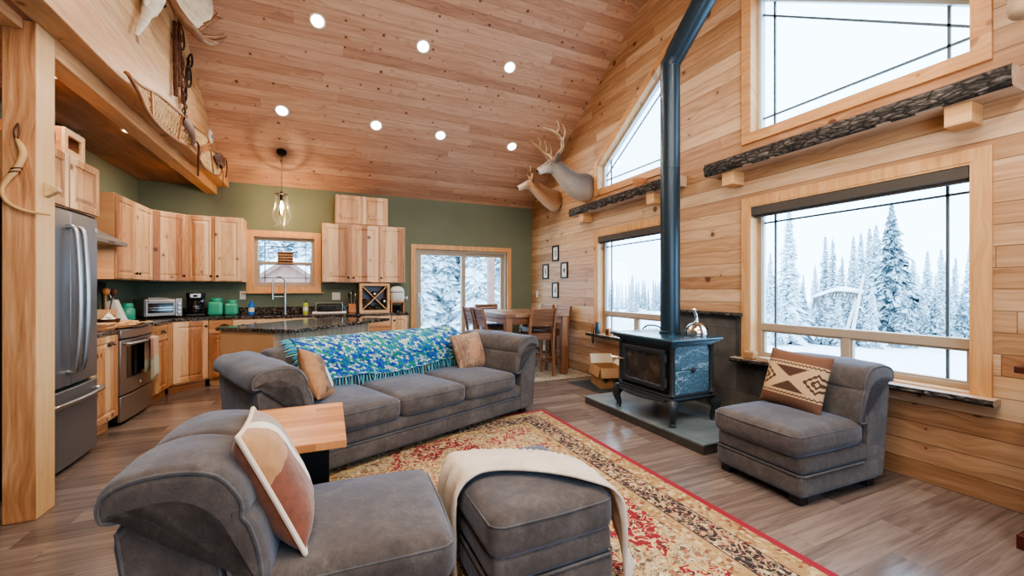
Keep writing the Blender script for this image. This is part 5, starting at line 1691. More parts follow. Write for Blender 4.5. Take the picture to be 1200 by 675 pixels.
# ---------------------------------------------------------------- dining set
t = thing('dining_table', 'rustic counter-height dining table by the sliding door', 'dining table', (2.755, 5.99, .0125))
hx, hy = .515, .75
m = MB(); m.box(-hx, hx, -hy, hy, .865, .915); m.build('table_top', MAT['rustic_top'], t, bevel=.005, smooth=False)
for x in (-1, 1):
    m = MB(); m.box(x * (hx - .045) - .014, x * (hx - .045) + .014, -hy + .1, hy - .1, .77, .864); m.build('apron', MAT['rustic_x'], t, smooth=False)
for y in (-1, 1):
    m = MB(); m.box(-hx + .1, hx - .1, y * (hy - .045) - .014, y * (hy - .045) + .014, .77, .864); m.build('apron', MAT['rustic_x'], t, smooth=False)
for x in (-1, 1):
    for y in (-1, 1):
        cx, cy = x * (hx - .06), y * (hy - .06)
        m = MB(); m.box(cx - .048, cx + .048, cy - .048, cy + .048, 0, .864); m.build('leg', MAT['rustic_z'], t, bevel=.004, smooth=False)
m = MB(); m.box(-.15, .15, -.1, .1, 0, .004)
tag(m.build('place_mat', mottled('woven_mat', 'a39279', 'c2b299', 40., .9), loc=(2.62, 6.25, .928), smooth=False), 'pale woven place mat lying on the dining table', 'place mat')

def counter_chair():
    t = thing('counter_chair', '', 'chair', (0, 0, 0))
    w = .21
    for sx in (-1, 1):
        m = MB(); pts = [(sx * (w - .018), .20, 0), (sx * (w - .018), .185, .35), (sx * (w - .018), .18, .62), (sx * (w - .018), .215, .82), (sx * (w - .018), .26, 1.0)]
        for a, b in zip(pts, pts[1:]): m.bar(a, b, .036, .04)
        m.build('rear_leg', MAT['rustic_z'], t, bevel=.003, smooth=False)
        m = MB(); m.bar((sx * (w - .018), -.19, 0), (sx * (w - .018), -.18, .59), .038, .038); m.build('front_leg', MAT['rustic_z'], t, bevel=.003, smooth=False)
        m = MB(); m.bar((sx * (w - .018), -.17, .20), (sx * (w - .018), .18, .20), .02, .035); m.build('stretcher', MAT['rustic_x'], t, smooth=False)
    m = MB(); m.bar((-w + .03, -.18, .24), (w - .03, -.18, .24), .02, .035); m.build('stretcher', MAT['rustic_x'], t, smooth=False)
    m = MB(); m.box(-w, w, -.21, .17, .595, .625); m.build('seat', MAT['rustic_x'], t, bevel=.006, smooth=False)
    m = MB(); m.box(-w + .01, w - .01, -.185, .17, .535, .594); m.build('seat_apron', MAT['rustic_x'], t, smooth=False)
    m = MB()
    for z in (.775, .838, .901, .964):
        y = .205 + (z - .8) * .24
        m.at((0, y, z), (R(-13), 0, 0)); m.box(-w + .034, w - .034, -.011, .011, -.030, .030)
    m.M = Matrix.Identity(4)
    m.build('back_slats', MAT['rustic_x'], t, bevel=.003, smooth=False)
    return t
ch = counter_chair()
spots = [((2.785, 5.385), PI, 'counter chair at the near end of the dining table, its back toward the sofa'),
         ((2.17, 5.49), PI / 2, 'counter chair on the left side of the dining table, nearest the sofa'),
         ((2.17, 5.98), PI / 2, 'counter chair on the left side of the dining table, nearer the sliding door'),
         ((2.60, 6.72), 0, 'counter chair at the far end of the dining table in front of the sliding door'),
         ((3.28, 5.81), -PI / 2, 'counter chair between the dining table and the pine wall, nearer the window'),
         ((3.28, 6.37), -PI / 2, 'counter chair between the dining table and the pine wall, nearest the green corner')]
for k, ((x, y), rz, l) in enumerate(spots):
    o = ch if k == 0 else copy_tree(ch)
    o.location = (x, y, .0125); o.rotation_euler = (0, 0, rz); o['label'] = l; o['group'] = 'counter chairs round the dining table'
for (x, y, l) in ((2.20, 5.49, 'blue-grey pad on the seat of the left chair nearest the sofa'), (2.60, 6.69, 'blue-grey pad on the seat of the far end dining chair')):
    m = MB(); m.rbox(-.17, .17, -.16, .16, 0, .035, .016, 3, 4, (0, 0, .006))
    tag(m.build('seat_pad', MAT['blue_cushion'], loc=(x, y, .6385)), l, 'seat pad', 'seat pads on the dining chairs')
# ---------------------------------------------------------------- wood stove
t = thing('wood_stove', 'blue-grey cast iron and soapstone wood stove on the slate hearth', 'wood stove', (2.66, 3.05, .0825))
# local: x toward the wall, y along it; front faces -x
def plate_box(m, x0, x1, y0, y1, z0, z1): m.box(x0, x1, y0, y1, z0, z1)
m = MB(); m.box(.10, .58, -.32, .33, .215, .70); m.build('firebox', MAT['stove_iron'], t, bevel=.006, smooth=False)
m = MB()
m.rbox(.0, .63, -.425, .425, .735, .762, .012, 3, 3); m.build('top_plate', MAT['stove_enamel'], t)
m = MB()
for k, (e, z0, z1) in enumerate(((.025, .72, .735), (.05, .705, .72), (.07, .69, .705))): m.box(.0 + e, .63 - e, -.425 + e, .425 - e, z0, z1)
m.build('top_moulding', MAT['stove_enamel'], t, bevel=.004, smooth=False)
m = MB()
for e, z0, z1 in ((.055, .235, .26), (.035, .215, .235), (.055, .195, .215)): m.box(e, .63 - e, -.425 + e + .02, .425 - e - .02, z0, z1)
m.build('base_moulding', MAT['stove_iron'], t, bevel=.005, smooth=False)
for y in (-.345, .345):
    for x in (.085, .555):
        m = MB(); m.lathe([(0, .26), (.032, .26), (.026, .28), (.022, .3), (.022, .66), (.03, .68), (.03, .69), (0, .69)], 12, (x, y, 0)); m.build('corner_post', MAT['stove_iron'], t)
# cabriole legs
for y in (-1, 1):
    for x, fx in ((.075, -1), (.555, 1)):
        pts = [(x, y * .355, .20), (x + fx * .018, y * .375, .16), (x + fx * .02, y * .378, .11), (x + fx * .006, y * .362, .05), (x + fx * .006, y * .362, .018), (x + fx * .012, y * .367, 0)]
        m = MB(); m.tube(smooth_open(pts, 5), interp([.055, .05, .038, .026, .025, .034], 26), 10)
        m.build('leg', MAT['stove_iron'], t)
# front lip (ash shelf)
m = MB(); n = 13
m.prism([(.03 - .075 * math.sin(PI * i / (n - 1)), -.30 + .62 * i / (n - 1)) for i in range(n)] + [(.12, .32), (.12, -.30)], lambda a, b, c: (a, b, c), .198, .218)
m.build('ash_shelf', MAT['stove_iron'], t, bevel=.004, smooth=False)
# door
d0, d1, z0, z1 = -.275, .30, .285, .655
m = MB(); m.ring([(d0, z0), (d1, z0), (d1, z1), (d0, z1)], [(d0 + .05, z0 + .05), (d1 - .05, z0 + .05), (d1 - .05, z1 - .05), (d0 + .05, z1 - .05)], lambda a, b, c: (c, a, b), .055, .105)
dr = m.build('door', MAT['stove_iron'], t, bevel=.012, seg=3, smooth=False)
m = MB(); m.box(.075, .085, d0 + .04, d1 - .04, z0 + .04, z1 - .04); m.build('door_glass', MAT['fireglass'], dr, smooth=False)
for z in (.36, .58):
    m = MB(); m.tube([(.06, d0 - .012, z - .035), (.06, d0 - .012, z + .035)], .016, 10); m.build('hinge', MAT['stove_iron'], dr)
m = MB(); m.tube([(.055, d1 - .02, .50), (.035, d1 + .02, .50)], .008, 8); m.tube([(.035, d1 + .02, .50), (.02, d1 + .12, .502)], .010, 10); m.build('spring_handle', MAT['chrome'], dr)
m = MB(); m.lathe([(0, -.0), (.008, -.002), (.008, .004)], 10, (.05, d1 - .03, .50), 'x'); m.build('latch_screw', MAT['chrome'], dr)
# soapstone sides
for y in (-1, 1):
    m = MB(); yy = y * .335
    m.box(.115, .545, yy - .006, yy + .006, .475, .685); m.build('soapstone_tile', MAT['soapstone'], t, bevel=.004, smooth=False)
    m = MB(); m.box(.115, .545, yy - .006, yy + .006, .262, .469); m.build('soapstone_tile', MAT['soapstone'], t, bevel=.004, smooth=False)
    m = MB(); m.lathe([(.018, 0), (.024, y * .012), (.018, y * .026), (0, y * .03)], 14, (.33, yy, .472), 'y'); m.build('side_knob', MAT['stove_iron'], t)

# stovepipe
t = thing('stovepipe', 'tall black stovepipe rising from the wood stove and angling to the roof', 'stovepipe', (0, 0, 0))
px, py, zb = 3.07, 3.055, .845
m = MB(); m.lathe([(.088, zb), (.105, zb), (.105, zb + .02), (.092, zb + .03), (.092, 2.46), (.0945, 2.462), (.0945, 2.475), (.092, 2.477), (.092, 3.46)], 32, (px, py, 0)); m.build('lower_pipe', MAT['pipe'], t, angle=30)
m = MB()
arc = [(px, py - .0, 3.455), (px, py - .012, 3.50), (px, py - .045, 3.545)]
m.tube([(px, py, 3.44), (px, py, 3.49), (px + .005, py - .06, 3.565), (px + .006, py - .10, 3.605)], .094, 32); m.build('elbow', MAT['pipe'], t, angle=30)
m = MB(); m.tube([(px + .004, py - .06, 3.565), (px + .05, py - 1.20, 4.70)], .098, 32); m.build('angled_pipe', MAT['pipe'], t, angle=30)

# kettle on the stove
t = thing('steel_kettle', 'polished steel dome kettle with a tall bent spout on the stove top', 'kettle', (3.13, 2.79, .8455), R(30))
m = MB(); m.lathe([(0, 0), (.092, 0), (.096, .01), (.096, .045), (.088, .075), (.066, .105), (.035, .122), (.018, .128), (.014, .145), (0, .145)], 28); m.build('body', MAT['chrome'], t, angle=60)
m = MB(); m.tube(smooth_open([(.0, 0, .14), (.002, 0, .18), (-.012, .01, .215), (-.02, .015, .235)], 5), interp([.012, .011, .012, .016], 16), 10); m.lathe([(0, -.018), (.014, -.012), (.018, 0), (.012, .014), (0, .018)], 14, (-.021, .016, .243)); m.build('spout', MAT['chrome'], t)
m = MB(); m.lathe([(.012, -.0), (.012, -.012), (0, -.012)], 12, (0, -.088, .075), 'y'); m.build('vent', MAT['black'], t)

# cardboard box on a dark mat
m = MB(); m.box(-.30, .24, -.28, .36, 0, .006)
tag(m.build('floor_mat', MAT['dark_mat'], loc=(3.32, 4.47, .0005), rot=(0, 0, R(4)), smooth=False), 'thin dark mat on the floor beneath the cardboard box', 'mat')
t = thing('cardboard_box', 'open cardboard box with green leaf prints between the stove and the pine wall', 'box', (3.37, 4.46, .007), R(-18))
w, d, h, th_ = .155, .20, .26, .004
m = MB(); m.ring([(-w, -d), (w, -d), (w, d), (-w, d)], [(-w + th_, -d + th_), (w - th_, -d + th_), (w - th_, d - th_), (-w + th_, d - th_)], lambda a, b, c: (a, b, c), 0, h); m.box(-w + th_, w - th_, -d + th_, d - th_, 0, .004)
m.build('carton', MAT['cardboard'], t, smooth=False)
def flap(a, b, out, up, mat):
    a, b = Vector(a), Vector(b)
    o = Vector(out); u = Vector(up)
    m = MB(); nn = (b - a).cross(o + u).normalized() * .002
    p = [a, b, b + o + u, a + o + u]
    v0 = [m.v(q - nn) for q in p]; v1 = [m.v(q + nn) for q in p]
    m.f(v0); m.f(v1[::-1])
    for k in range(4): m.f([v0[k], v0[(k + 1) % 4], v1[(k + 1) % 4], v1[k]])
    m.build('flap', mat, t, smooth=False)
flap((-w, -d, h), (w, -d, h), (0, -.055, 0), (0, 0, -.115), MAT['cardboard'])
flap((-w, d, h), (w, d, h), (0, .05, 0), (0, 0, .12), MAT['cardboard_in'])
flap((-w, -d, h), (-w, d, h), (-.03, 0, 0), (0, 0, -.12), MAT['cardboard'])
flap((w, -d, h), (w, d, h), (.06, 0, 0), (0, 0, .07), MAT['cardboard_in'])
m = MB()
for cx, cz, s in ((.06, .075, 1.), (-.08, .10, .75)):
    for a in range(5):
        an = 2 * PI * a / 5 + .3
        m.at((cx + .026 * s * math.cos(an), -d - .001, cz + .026 * s * math.sin(an)))
        m.lathe([(0, 0), (.020 * s, 0)], 10, (0, 0, 0), 'y')
m.M = Matrix.Identity(4)
m.build('leaf_print', MAT['leaf_print'], t, smooth=False)

# things on the window sills
SZ = .6355
t = thing('travel_flask', 'dark flask with a black strap on the sill left of the stovepipe', 'flask', (3.558, 4.93, .6352))
m = MB(); m.lathe([(0, 0), (.038, 0), (.04, .01), (.033, .11), (.026, .13), (.026, .17), (0, .17)], 20); m.build('body', MAT['stove_enamel'], t)
m = MB(); m.tube(smooth_open([(-.02, .03, .14), (-.055, .05, .10), (-.066, .045, 0), (-.07, .04, -.10), (-.07, .02, -.135), (-.07, .005, -.10), (-.068, .01, -.01), (-.045, .02, .09)], 5), .011, 6, flat=.4); m.build('strap', MAT['black'], t)
t = thing('wooden_cube', 'small wooden block with a dark picture on the sill beside the flask', 'block', (3.545, 4.66, SZ), R(25))
m = MB(); m.box(-.036, .036, -.03, .03, 0, .10); m.build('block', MAT['box_wood'], t, bevel=.003, smooth=False)
m = MB(); m.box(-.0385, -.0365, -.022, .022, .015, .085); m.build('picture', MAT['rust'], t, smooth=False)
t = thing('sill_block', 'rough tan block in the left corner of the right window sill', 'block', (3.555, 2.56, SZ), R(5))
m = MB(); m.rbox(-.04, .04, -.05, .05, 0, .075, .012); m.build('block', mottled('rough_tan', '9c7350', 'c39a72', 30., .9, bump=.8, bscale=50), t)
t = thing('sill_block', 'low pale block on the right window sill behind the patterned pillow', 'block', (3.55, 2.42, SZ), R(-4))
m = MB(); m.box(-.035, .035, -.06, .06, 0, .035); m.build('block', MAT['slab'], t, bevel=.004)

# picture frames
rng = random.Random(9)
fl = ['topmost small black framed print on the pine wall', 'left small black framed print of the diamond of four', 'right small black framed print of the diamond of four, nearest the window', 'lowest small black framed print on the pine wall']
for (y, z), l, kk in zip(((6.21, 1.905), (6.57, 1.60), (5.92, 1.60), (6.22, 1.265)), fl, range(4)):
    t = thing('picture_frame', l, 'picture', (XR - .0008, y, z), -PI / 2, 'four small framed prints')
    w, h, b = .105, .135, .024
    m = MB(); m.ring([(-w, -h), (w, -h), (w, h), (-w, h)], [(-w + b, -h + b), (w - b, -h + b), (w - b, h - b), (-w + b, h - b)], lambda a, c, e: (a, e, c), -.022, 0); m.build('frame', MAT['black'], t, bevel=.002, smooth=False)
    m = MB(); m.box(-w + b - .002, w - b + .002, -.008, -.001, -h + b - .002, h - b + .002); m.build('mount', MAT['paper'], t, smooth=False)
    m = MB()
    if kk == 0: m.tube([(-.02, -.0095, .05), (.02, -.0095, .03), (-.015, -.0095, .0), (.022, -.0095, -.03), (-.02, -.0095, -.05)], .008, 6)
    elif kk == 1: m.tube([(0, -.0095, .06), (-.012, -.0095, .02), (.01, -.0095, -.02), (0, -.0095, -.06)], .008, 6); m.tube([(-.02, -.0095, -.01), (.02, -.0095, .01)], .006, 6)
    elif kk == 2: m.tube([(-.03, -.0095, -.02), (0, -.0095, .03), (.025, -.0095, -.01)], .010, 6); m.tube([(-.01, -.0095, -.04), (.012, -.0095, -.02)], .008, 6)
    else: m.tube([(.02, -.0095, .05), (0, -.0095, .0), (-.022, -.0095, -.03)], .008, 6); m.tube([(-.0, -.0095, .0), (.02, -.0095, -.05)], .006, 6)
    m.build('drawing', MAT['art_ink'], t)

# ---------------------------------------------------------------- bark-edged shelves over the windows
def shelf(label, y0, y1, blocks, z0, z1, depth, seed):
    t = thing('log_shelf', label, 'shelf', (0, 0, 0), 0, 'bark-edged slab shelves')
    N = 50
    s = MB()
    def sp(i, j):
        y = y0 + (y1 - y0) * i / (N - 1)
        w = depth + .018 * noise.noise(Vector((y * 2.6, seed, 0)))
        b = .008 * noise.noise(Vector((y * 9, seed, 3.)))
        prof = [(0, z0), (w - .022, z0), (w - .004 + b, z0 + .006), (w + .004 + b, z0 + .035), (w + .006 - b, z0 + .075), (w + b, z1 - .012), (w - .015, z1), (0, z1)]
        q = prof[j]
        return (XR - q[0] - .001, y, q[1])
    g = s.grid(sp, N, 8, closev=True)
    s.f(g[0]); s.f(g[-1][::-1])
    o = s.build('slab', [MAT['slab'], MAT['bark']], t, angle=60)
    for p in o.data.polygons:
        c = p.center
        if p.normal.x < -.3 and c.x < XR - depth + .10: p.material_index = 1
    for y in blocks:
        m = MB(); m.box(XR - .16, XR - .001, y - .06, y + .06, z0 - .125, z0 - .0005)
        m.build('bracket_block', MAT['light_wood'], t, bevel=.005, smooth=False)
    return t
shelf('bark-edged slab shelf on wooden blocks above the right picture window', .93, 2.95, (1.16, 2.72), 2.395, 2.52, .20, 1.)
shelf('bark-edged slab shelf above the window left of the stovepipe', 3.35, 5.49, (3.75, 5.20), 2.415, 2.535, .19, 5.)
t = thing('wooden_bowl', 'small tapered wooden bowl on the shelf left of the stovepipe', 'bowl', (3.50, 3.98, 2.5365))
m = MB(); m.lathe([(0, 0), (.055, 0), (.085, .075), (.09, .10), (.078, .10), (.05, .02), (0, .02)], 20); m.build('bowl', MAT['box_wood'], t)

# dark red-brown furniture edge at the far right
t = thing('side_table', 'dark red-brown wooden table edge and foot at the right edge of the view', 'table', (0, 0, 0))
m = MB(); m.box(3.10, 3.56, .30, .845, .865, .90); m.build('table_top', MAT['dark_wood'], t, bevel=.006, smooth=False)
for x in (3.16, 3.50):
    m = MB(); m.box(x - .03, x + .03, .74, .80, .0, .864); m.box(x - .06, x + .055, .72, .835, 0, .07); m.build('leg', MAT['dark_wood'], t, bevel=.004, smooth=False)
for x in (3.16, 3.50):
    m = MB(); m.box(x - .03, x + .03, .36, .42, .0, .864); m.build('leg', MAT['dark_wood'], t, bevel=.004, smooth=False)
# ---------------------------------------------------------------- mounted heads
def loft(m, path, rv, rh, n=14, k=5, up=(0, 0, 1), cap=True, wob=0., jit=0.):
    P = smooth_open(path, k)
    N = len(P)
    A, B = interp(rv, N), interp(rh, N)
    rings = []
    la = m.bm.verts.layers.float.get('along') or m.bm.verts.layers.float.new('along')
    lu = m.bm.verts.layers.float.get('under') or m.bm.verts.layers.float.new('under')
    for i in range(N):
        t = (P[min(i + 1, N - 1)] - P[max(i - 1, 0)]).normalized()
        u = Vector(up) - t * Vector(up).dot(t)
        u = u.normalized() if u.length > .05 else t.orthogonal().normalized()
        s = t.cross(u)
        ring = []
        for q in range(n):
            a = 2 * PI * q / n
            c = P[i] + u * (A[i] * math.cos(a)) + s * (B[i] * math.sin(a))
            if jit: c += Vector((noise.noise(c * 16), noise.noise(c * 16 + Vector((5, 0, 0))), noise.noise(c * 16 + Vector((0, 7, 0))))) * jit
            vv = m.v(c); vv[la] = i / (N - 1); vv[lu] = .5 - .5 * math.cos(a); ring.append(vv)
        rings.append(ring)
    for a, b in zip(rings, rings[1:]):
        for q in range(n): m.f([a[q], a[(q + 1) % n], b[(q + 1) % n], b[q]])
    if cap: m.f(rings[0][::-1]); m.f(rings[-1])
    return m

MAT['antler'] = mottled('antler_bone', '8d7253', 'c7ae88', 14., .55, bump=.3, bscale=40)
MAT['antler_dark'] = mottled('dark_antler', '5a3a26', '8a6040', 10., .5, bump=.3, bscale=40)
MAT['palm'] = mottled('bleached_antler', 'b7aa90', 'e0d7c3', 12., .6, bump=.4, bscale=30)
MAT['bone'] = mottled('bleached_bone', 'c2b8a6', 'e2dccf', 12., .6, bump=.3, bscale=30)

def deer(label, loc, s, path, rv, rh, fmat, antlers, ear=.11, nose_col='black'):
    t = thing('deer_head_mount', label, 'mounted deer head', loc, -PI / 2, 'mounted deer heads')
    t.scale = (s, s, s)
    m = MB(); loft(m, path, rv, rh, 18, 5, jit=.006)
    m.build('body', fmat, t, angle=180)
    P = [Vector(p) for p in path]
    poll, brow, muz, tip = P[-5], P[-4], P[-2], P[-1]
    f = (muz - poll).normalized()
    up = (Vector((0, 0, 1)) - f * f.z).normalized()
    sd = f.cross(up)
    for sg in (-1, 1):
        # ear: a cupped leaf
        m = MB()
        base = poll + up * .065 + sd * sg * .065 + f * .01
        ax = (sd * sg * .82 + up * .50 - f * .10).normalized()
        wd = ax.cross((f + sd * sg * .25).normalized()).normalized()
        nn = ax.cross(wd)
        def ep(i, j):
            a = i / 8
            w = .062 * math.sin(PI * min(1, a * .92 + .08)) ** .8
            b = -1 + 2 * j / 6
            return base + ax * (ear * 1.5 * a) + wd * (w * b) + nn * (.028 * (b * b - .5) * math.sin(PI * (a * .9 + .1)))
        m.grid(ep, 9, 7)
        o = m.build('ear', fmat, t, angle=180)
        sm = o.modifiers.new('t', 'SOLIDIFY'); sm.thickness = .008
        m = MB(); c = brow + up * .030 + sd * sg * .068 + f * .012
        m.at(c); m.lathe([(0, -.013), (.010, -.009), (.0135, 0), (.010, .009), (0, .013)], 12); m.M = Matrix.Identity(4)
        m.build('eye', MAT['black_glass'], t)
    m = MB(); c = tip - f * .004 + up * .010
    m.at(c); m.lathe([(0, -.020), (.018, -.014), (.024, 0), (.018, .013), (0, .018)], 14); m.M = Matrix.Identity(4)
    m.build('nose', MAT['black_glass'], t)
    def H(a, b, c): return poll + f * (.03 + a * 1.1) + sd * (b * 1.12) + up * (.022 + c * .95)
    for sg in (-1, 1):
        m = MB()
        for pts, r in antlers:
            pp = smooth_open([H(a, b * sg, c) for a, b, c in pts], 6)
            m.tube(pp, [q * 1.1 for q in interp(r, len(pp))], 8)
        m.build('antler', MAT['antler'], t, angle=180)
    return t
big = [(0, -.001, 0), (0, -.09, .0), (.0, -.23, .03), (.005, -.36, .10), (.0, -.47, .185), (-.005, -.545, .235), (-.012, -.625, .235), (-.022, -.70, .205), (-.034, -.785, .165), (-.038, -.805, .155)]
rv = [.20, .21, .18, .145, .118, .105, .092, .062, .050, .030]
rh = [.17, .17, .14, .112, .092, .085, .076, .052, .044, .028]
beam_ = ([(-.01, .03, .075), (-.06, .09, .13), (-.10, .19, .20), (-.06, .27, .31), (.02, .27, .42), (.10, .22, .50)], [.020, .019, .017, .015, .012, .004])
tines = [([(-.09, .17, .18), (-.12, .16, .30), (-.09, .13, .40)], [.013, .011, .003]), ([(-.085, .25, .26), (-.13, .29, .38), (-.12, .28, .49)], [.013, .010, .003]),
         ([(-.02, .275, .37), (-.06, .30, .46), (-.05, .30, .54)], [.011, .009, .003]), ([(-.03, .06, .10), (.03, .06, .16), (.05, .05, .19)], [.012, .008, .003])]
deer('large mule deer mount with wide branching antlers on the pine wall beside the upper window', (XR - .001, 5.25, 2.83), 1.04, big, rv, rh,
     fur('grey_brown_fur', '5f5147', '87776a', 'b5a898', -.12, .30), [beam_] + tines)
small = [(0, -.001, 0), (0, -.09, .02), (-.0, -.21, .06), (-.005, -.33, .13), (-.015, -.43, .20), (-.025, -.50, .245), (-.045, -.575, .248), (-.065, -.645, .225), (-.085, -.72, .19), (-.09, -.738, .182)]
deer('smaller tan deer mount with short spindly antlers nearest the green wall', (XR - .001, 6.14, 2.79), .98, small, [q * .9 for q in rv], [q * .86 for q in rh],
     fur('tan_fur', '8a6243', 'a67a55', 'c9ab8a', -.14, .28), [([(-.01, .03, .07), (-.03, .07, .14), (.0, .12, .22), (.06, .13, .29)], [.012, .011, .009, .003]), ([(-.01, .10, .18), (-.04, .12, .25), (-.03, .12, .29)], [.008, .006, .003])])

# furry mount at the top right corner, mostly out of frame
t = thing('animal_head_mount', 'grey furred animal head mount with a pale muzzle at the top right corner', 'mounted animal head', (XR - .001, .685, 3.03), -PI / 2)
m = MB(); loft(m, [(0, 0, 0), (-.02, -.12, .0), (-.07, -.24, -.06), (-.115, -.31, -.14), (-.135, -.335, -.20), (-.15, -.35, -.235)], [.26, .25, .20, .15, .12, .10], [.22, .21, .17, .13, .11, .09], 18, 5, jit=.02)
m.build('body', fur('grizzled_fur', '6f655b', '8f8478', 'b8ab9c', -.4, .2), t, angle=180)
m = MB(); loft(m, [(-.135, -.34, -.20), (-.16, -.365, -.275), (-.17, -.375, -.34), (-.172, -.378, -.36)], [.075, .060, .045, .02], [.075, .060, .045, .02], 14, 5)
m.build('muzzle', mottled('pale_muzzle', '94795e', 'b59c80', 8., .8), t, angle=180)
for sg in (-1, 1):
    m = MB(); m.at((-.07 + sg * .10, -.10, .22)); m.lathe([(0, -.05), (.05, -.03), (.06, .02), (.03, .06), (0, .07)], 12); m.M = Matrix.Identity(4); m.build('ear', MAT['leather'], t)
    m = MB(); m.at((-.12 + sg * .10, -.385, -.12)); m.lathe([(0, -.014), (.013, 0), (0, .014)], 10); m.M = Matrix.Identity(4); m.build('eye', MAT['black_glass'], t)
m = MB(); m.at((-.172, -.40, -.335)); m.lathe([(0, -.012), (.015, 0), (0, .012)], 12); m.M = Matrix.Identity(4); m.build('nose', MAT['black'], t)

# ---------------------------------------------------------------- moose skull with antler on the loft wall
t = thing('moose_skull', 'bleached moose skull with a broad palmed antler on the loft wall', 'skull mount', (0, 0, 0))
m = MB(); loft(m, [(-1.365, 4.075, 3.245), (-1.35, 4.11, 3.33), (-1.34, 4.19, 3.47), (-1.335, 4.27, 3.60), (-1.335, 4.33, 3.72), (-1.335, 4.38, 3.86), (-1.34, 4.41, 3.98)],
               [.012, .028, .036, .052, .066, .07, .05], [.010, .020, .026, .075, .105, .11, .08], 14, 5, up=(1, 0, 0), jit=.006)
m.build('skull', MAT['bone'], t, angle=180)
m = MB()
for sg in (-1, 1): m.tube([(-1.34, 4.29 + sg * .10, 3.66), (-1.33, 4.25 + sg * .085, 3.58), (-1.335, 4.21 + sg * .05, 3.53)], [.02, .022, .008], 8)
m.build('cheek_bone', MAT['bone'], t)
m = MB()
for sg in (-1, 1): m.at((-1.292, 4.325 + sg * .075, 3.70)); m.lathe([(0, -.022), (.024, 0), (0, .022)], 10)
m.M = Matrix.Identity(4); m.build('eye_socket', MAT['black'], t)
m = MB()
m.tube(smooth_open([(-1.33, 4.43, 3.97), (-1.30, 4.50, 3.90), (-1.24, 4.53, 3.77), (-1.165, 4.585, 3.67), (-1.11, 4.72, 3.655), (-1.06, 4.86, 3.695), (-1.0, 5.03, 3.80)], 6), interp([.034, .034, .036, .042, .040, .026, .004], 37), 10)
for tn in ([(-1.10, 4.74, 3.665), (-1.04, 4.86, 3.705), (-.985, 4.96, 3.80), (-.96, 5.02, 3.87)], [(-1.10, 4.74, 3.68), (-1.03, 4.87, 3.76), (-.97, 4.97, 3.87)], [(-1.13, 4.70, 3.70), (-1.09, 4.80, 3.82), (-1.05, 4.86, 3.92), (-1.02, 4.93, 4.04)], [(-1.10, 4.78, 3.80), (-1.03, 4.90, 3.96), (-.98, 4.97, 4.02)]):
    m.tube(smooth_open(tn, 5), interp([.026, .018, .004], 5 * (len(tn) - 1) + 1), 8)
m.build('antler_beam', MAT['antler_dark'], t, angle=180)
m = MB()
edge = [(-1.25, 4.52, 3.80), (-1.17, 4.59, 3.71), (-1.12, 4.70, 3.72), (-1.09, 4.78, 3.80), (-1.05, 4.86, 3.95), (-1.06, 4.90, 4.12), (-1.10, 4.88, 4.28), (-1.18, 4.76, 4.36), (-1.25, 4.62, 4.30), (-1.29, 4.52, 4.10), (-1.29, 4.49, 3.93)]
cen = Vector((-1.23, 4.70, 4.02))
ev = smooth_closed(edge, 3)
R0 = [m.v(p) for p in ev]; R1 = [m.v(Vector(p).lerp(cen, .5) + Vector((-.03, .01, 0))) for p in ev]; c0 = m.v(cen + Vector((-.035, .01, 0)))
for i in range(len(ev)):
    j = (i + 1) % len(ev)
    m.f([R0[i], R0[j], R1[j], R1[i]]); m.f([R1[i], R1[j], c0])
o = m.build('antler_palm', MAT['palm'], t, angle=180)
sm = o.modifiers.new('t', 'SOLIDIFY'); sm.thickness = .022; sm.offset = 0

# rusty traps hanging down the loft wall
def trap(label, y, z, s, tilt, tone, n_chain=7, drop=1):
    t = thing('leghold_trap', label, 'trap', (XLOFT + .001, y, z), 0, 'rusty traps on the loft wall')
    def q(a, b, d=.03): # a along Y, b along Z with tilt
        c, si = math.cos(tilt), math.sin(tilt)
        return (d, (a * c - b * si) * s, (a * si + b * c) * s)
    m = MB(); m.tube([q(0, .20), q(0, -.20)], .013 * s, 8); m.tube([q(-.02, .20), q(.02, .20)], .016, 8); m.build('base_bar', MAT[tone], t)
    for sg in (-1, 1):
        m = MB(); m.tube([q(.085 * math.cos(a) * sg, .11 * math.sin(a), .045) for a in interp([-PI / 2, PI / 2], 10)], .009 * s, 6); m.build('jaw', MAT[tone], t)
        m = MB(); m.tube(smooth_open([q(sg * .01, sg * .12, .04), q(sg * .05, sg * .20, .05), q(sg * .02, sg * .30, .045), q(-sg * .02, sg * .22, .035), q(0, sg * .12, .03)], 4), .010 * s, 6); m.build('spring', MAT[tone], t)
    m = MB(); m.at(q(0, 0, .045), (0, R(90), 0)); m.lathe([(0, -.004), (.04 * s, -.004), (.04 * s, .004), (0, .004)], 12); m.M = Matrix.Identity(4); m.build('pan', MAT[tone], t)
    m = MB()
    for k in range(n_chain):
        c = Vector(q(.03 * math.sin(k * 1.7), -.30 - .045 * k, .035))
        m.tube([c + Vector((.010 * math.sin(a) * (k % 2), .010 * math.sin(a) * (1 - k % 2), .026 * math.cos(a))) for a in interp([0, 2 * PI * .92], 9)], .005, 5, closed=True)
    m.build('chain', MAT[tone], t)
    return t
trap('rusty steel trap at the top of the hanging bundle on the loft wall', 5.10, 3.80, 1.0, .12, 'rust', 8)
trap('dark trap with heavy springs in the middle of the hanging bundle', 5.33, 3.52, 1.0, -.25, 'black_metal', 6)
trap('lowest rusty trap of the hanging bundle, near the snowshoe', 5.16, 3.36, .9, .3, 'rust', 5)
m = MB()
for y, z0, z1 in ((4.965, 3.17, 3.88), (5.04, 3.30, 3.86)): m.tube([(XLOFT + .03, y, z1), (XLOFT + .03, y + .03, z0)], .020, 8)
tag(m.build('trap_stakes', MAT['rust']), 'pair of long rusty stakes hanging at the left of the trap bundle', 'stakes')

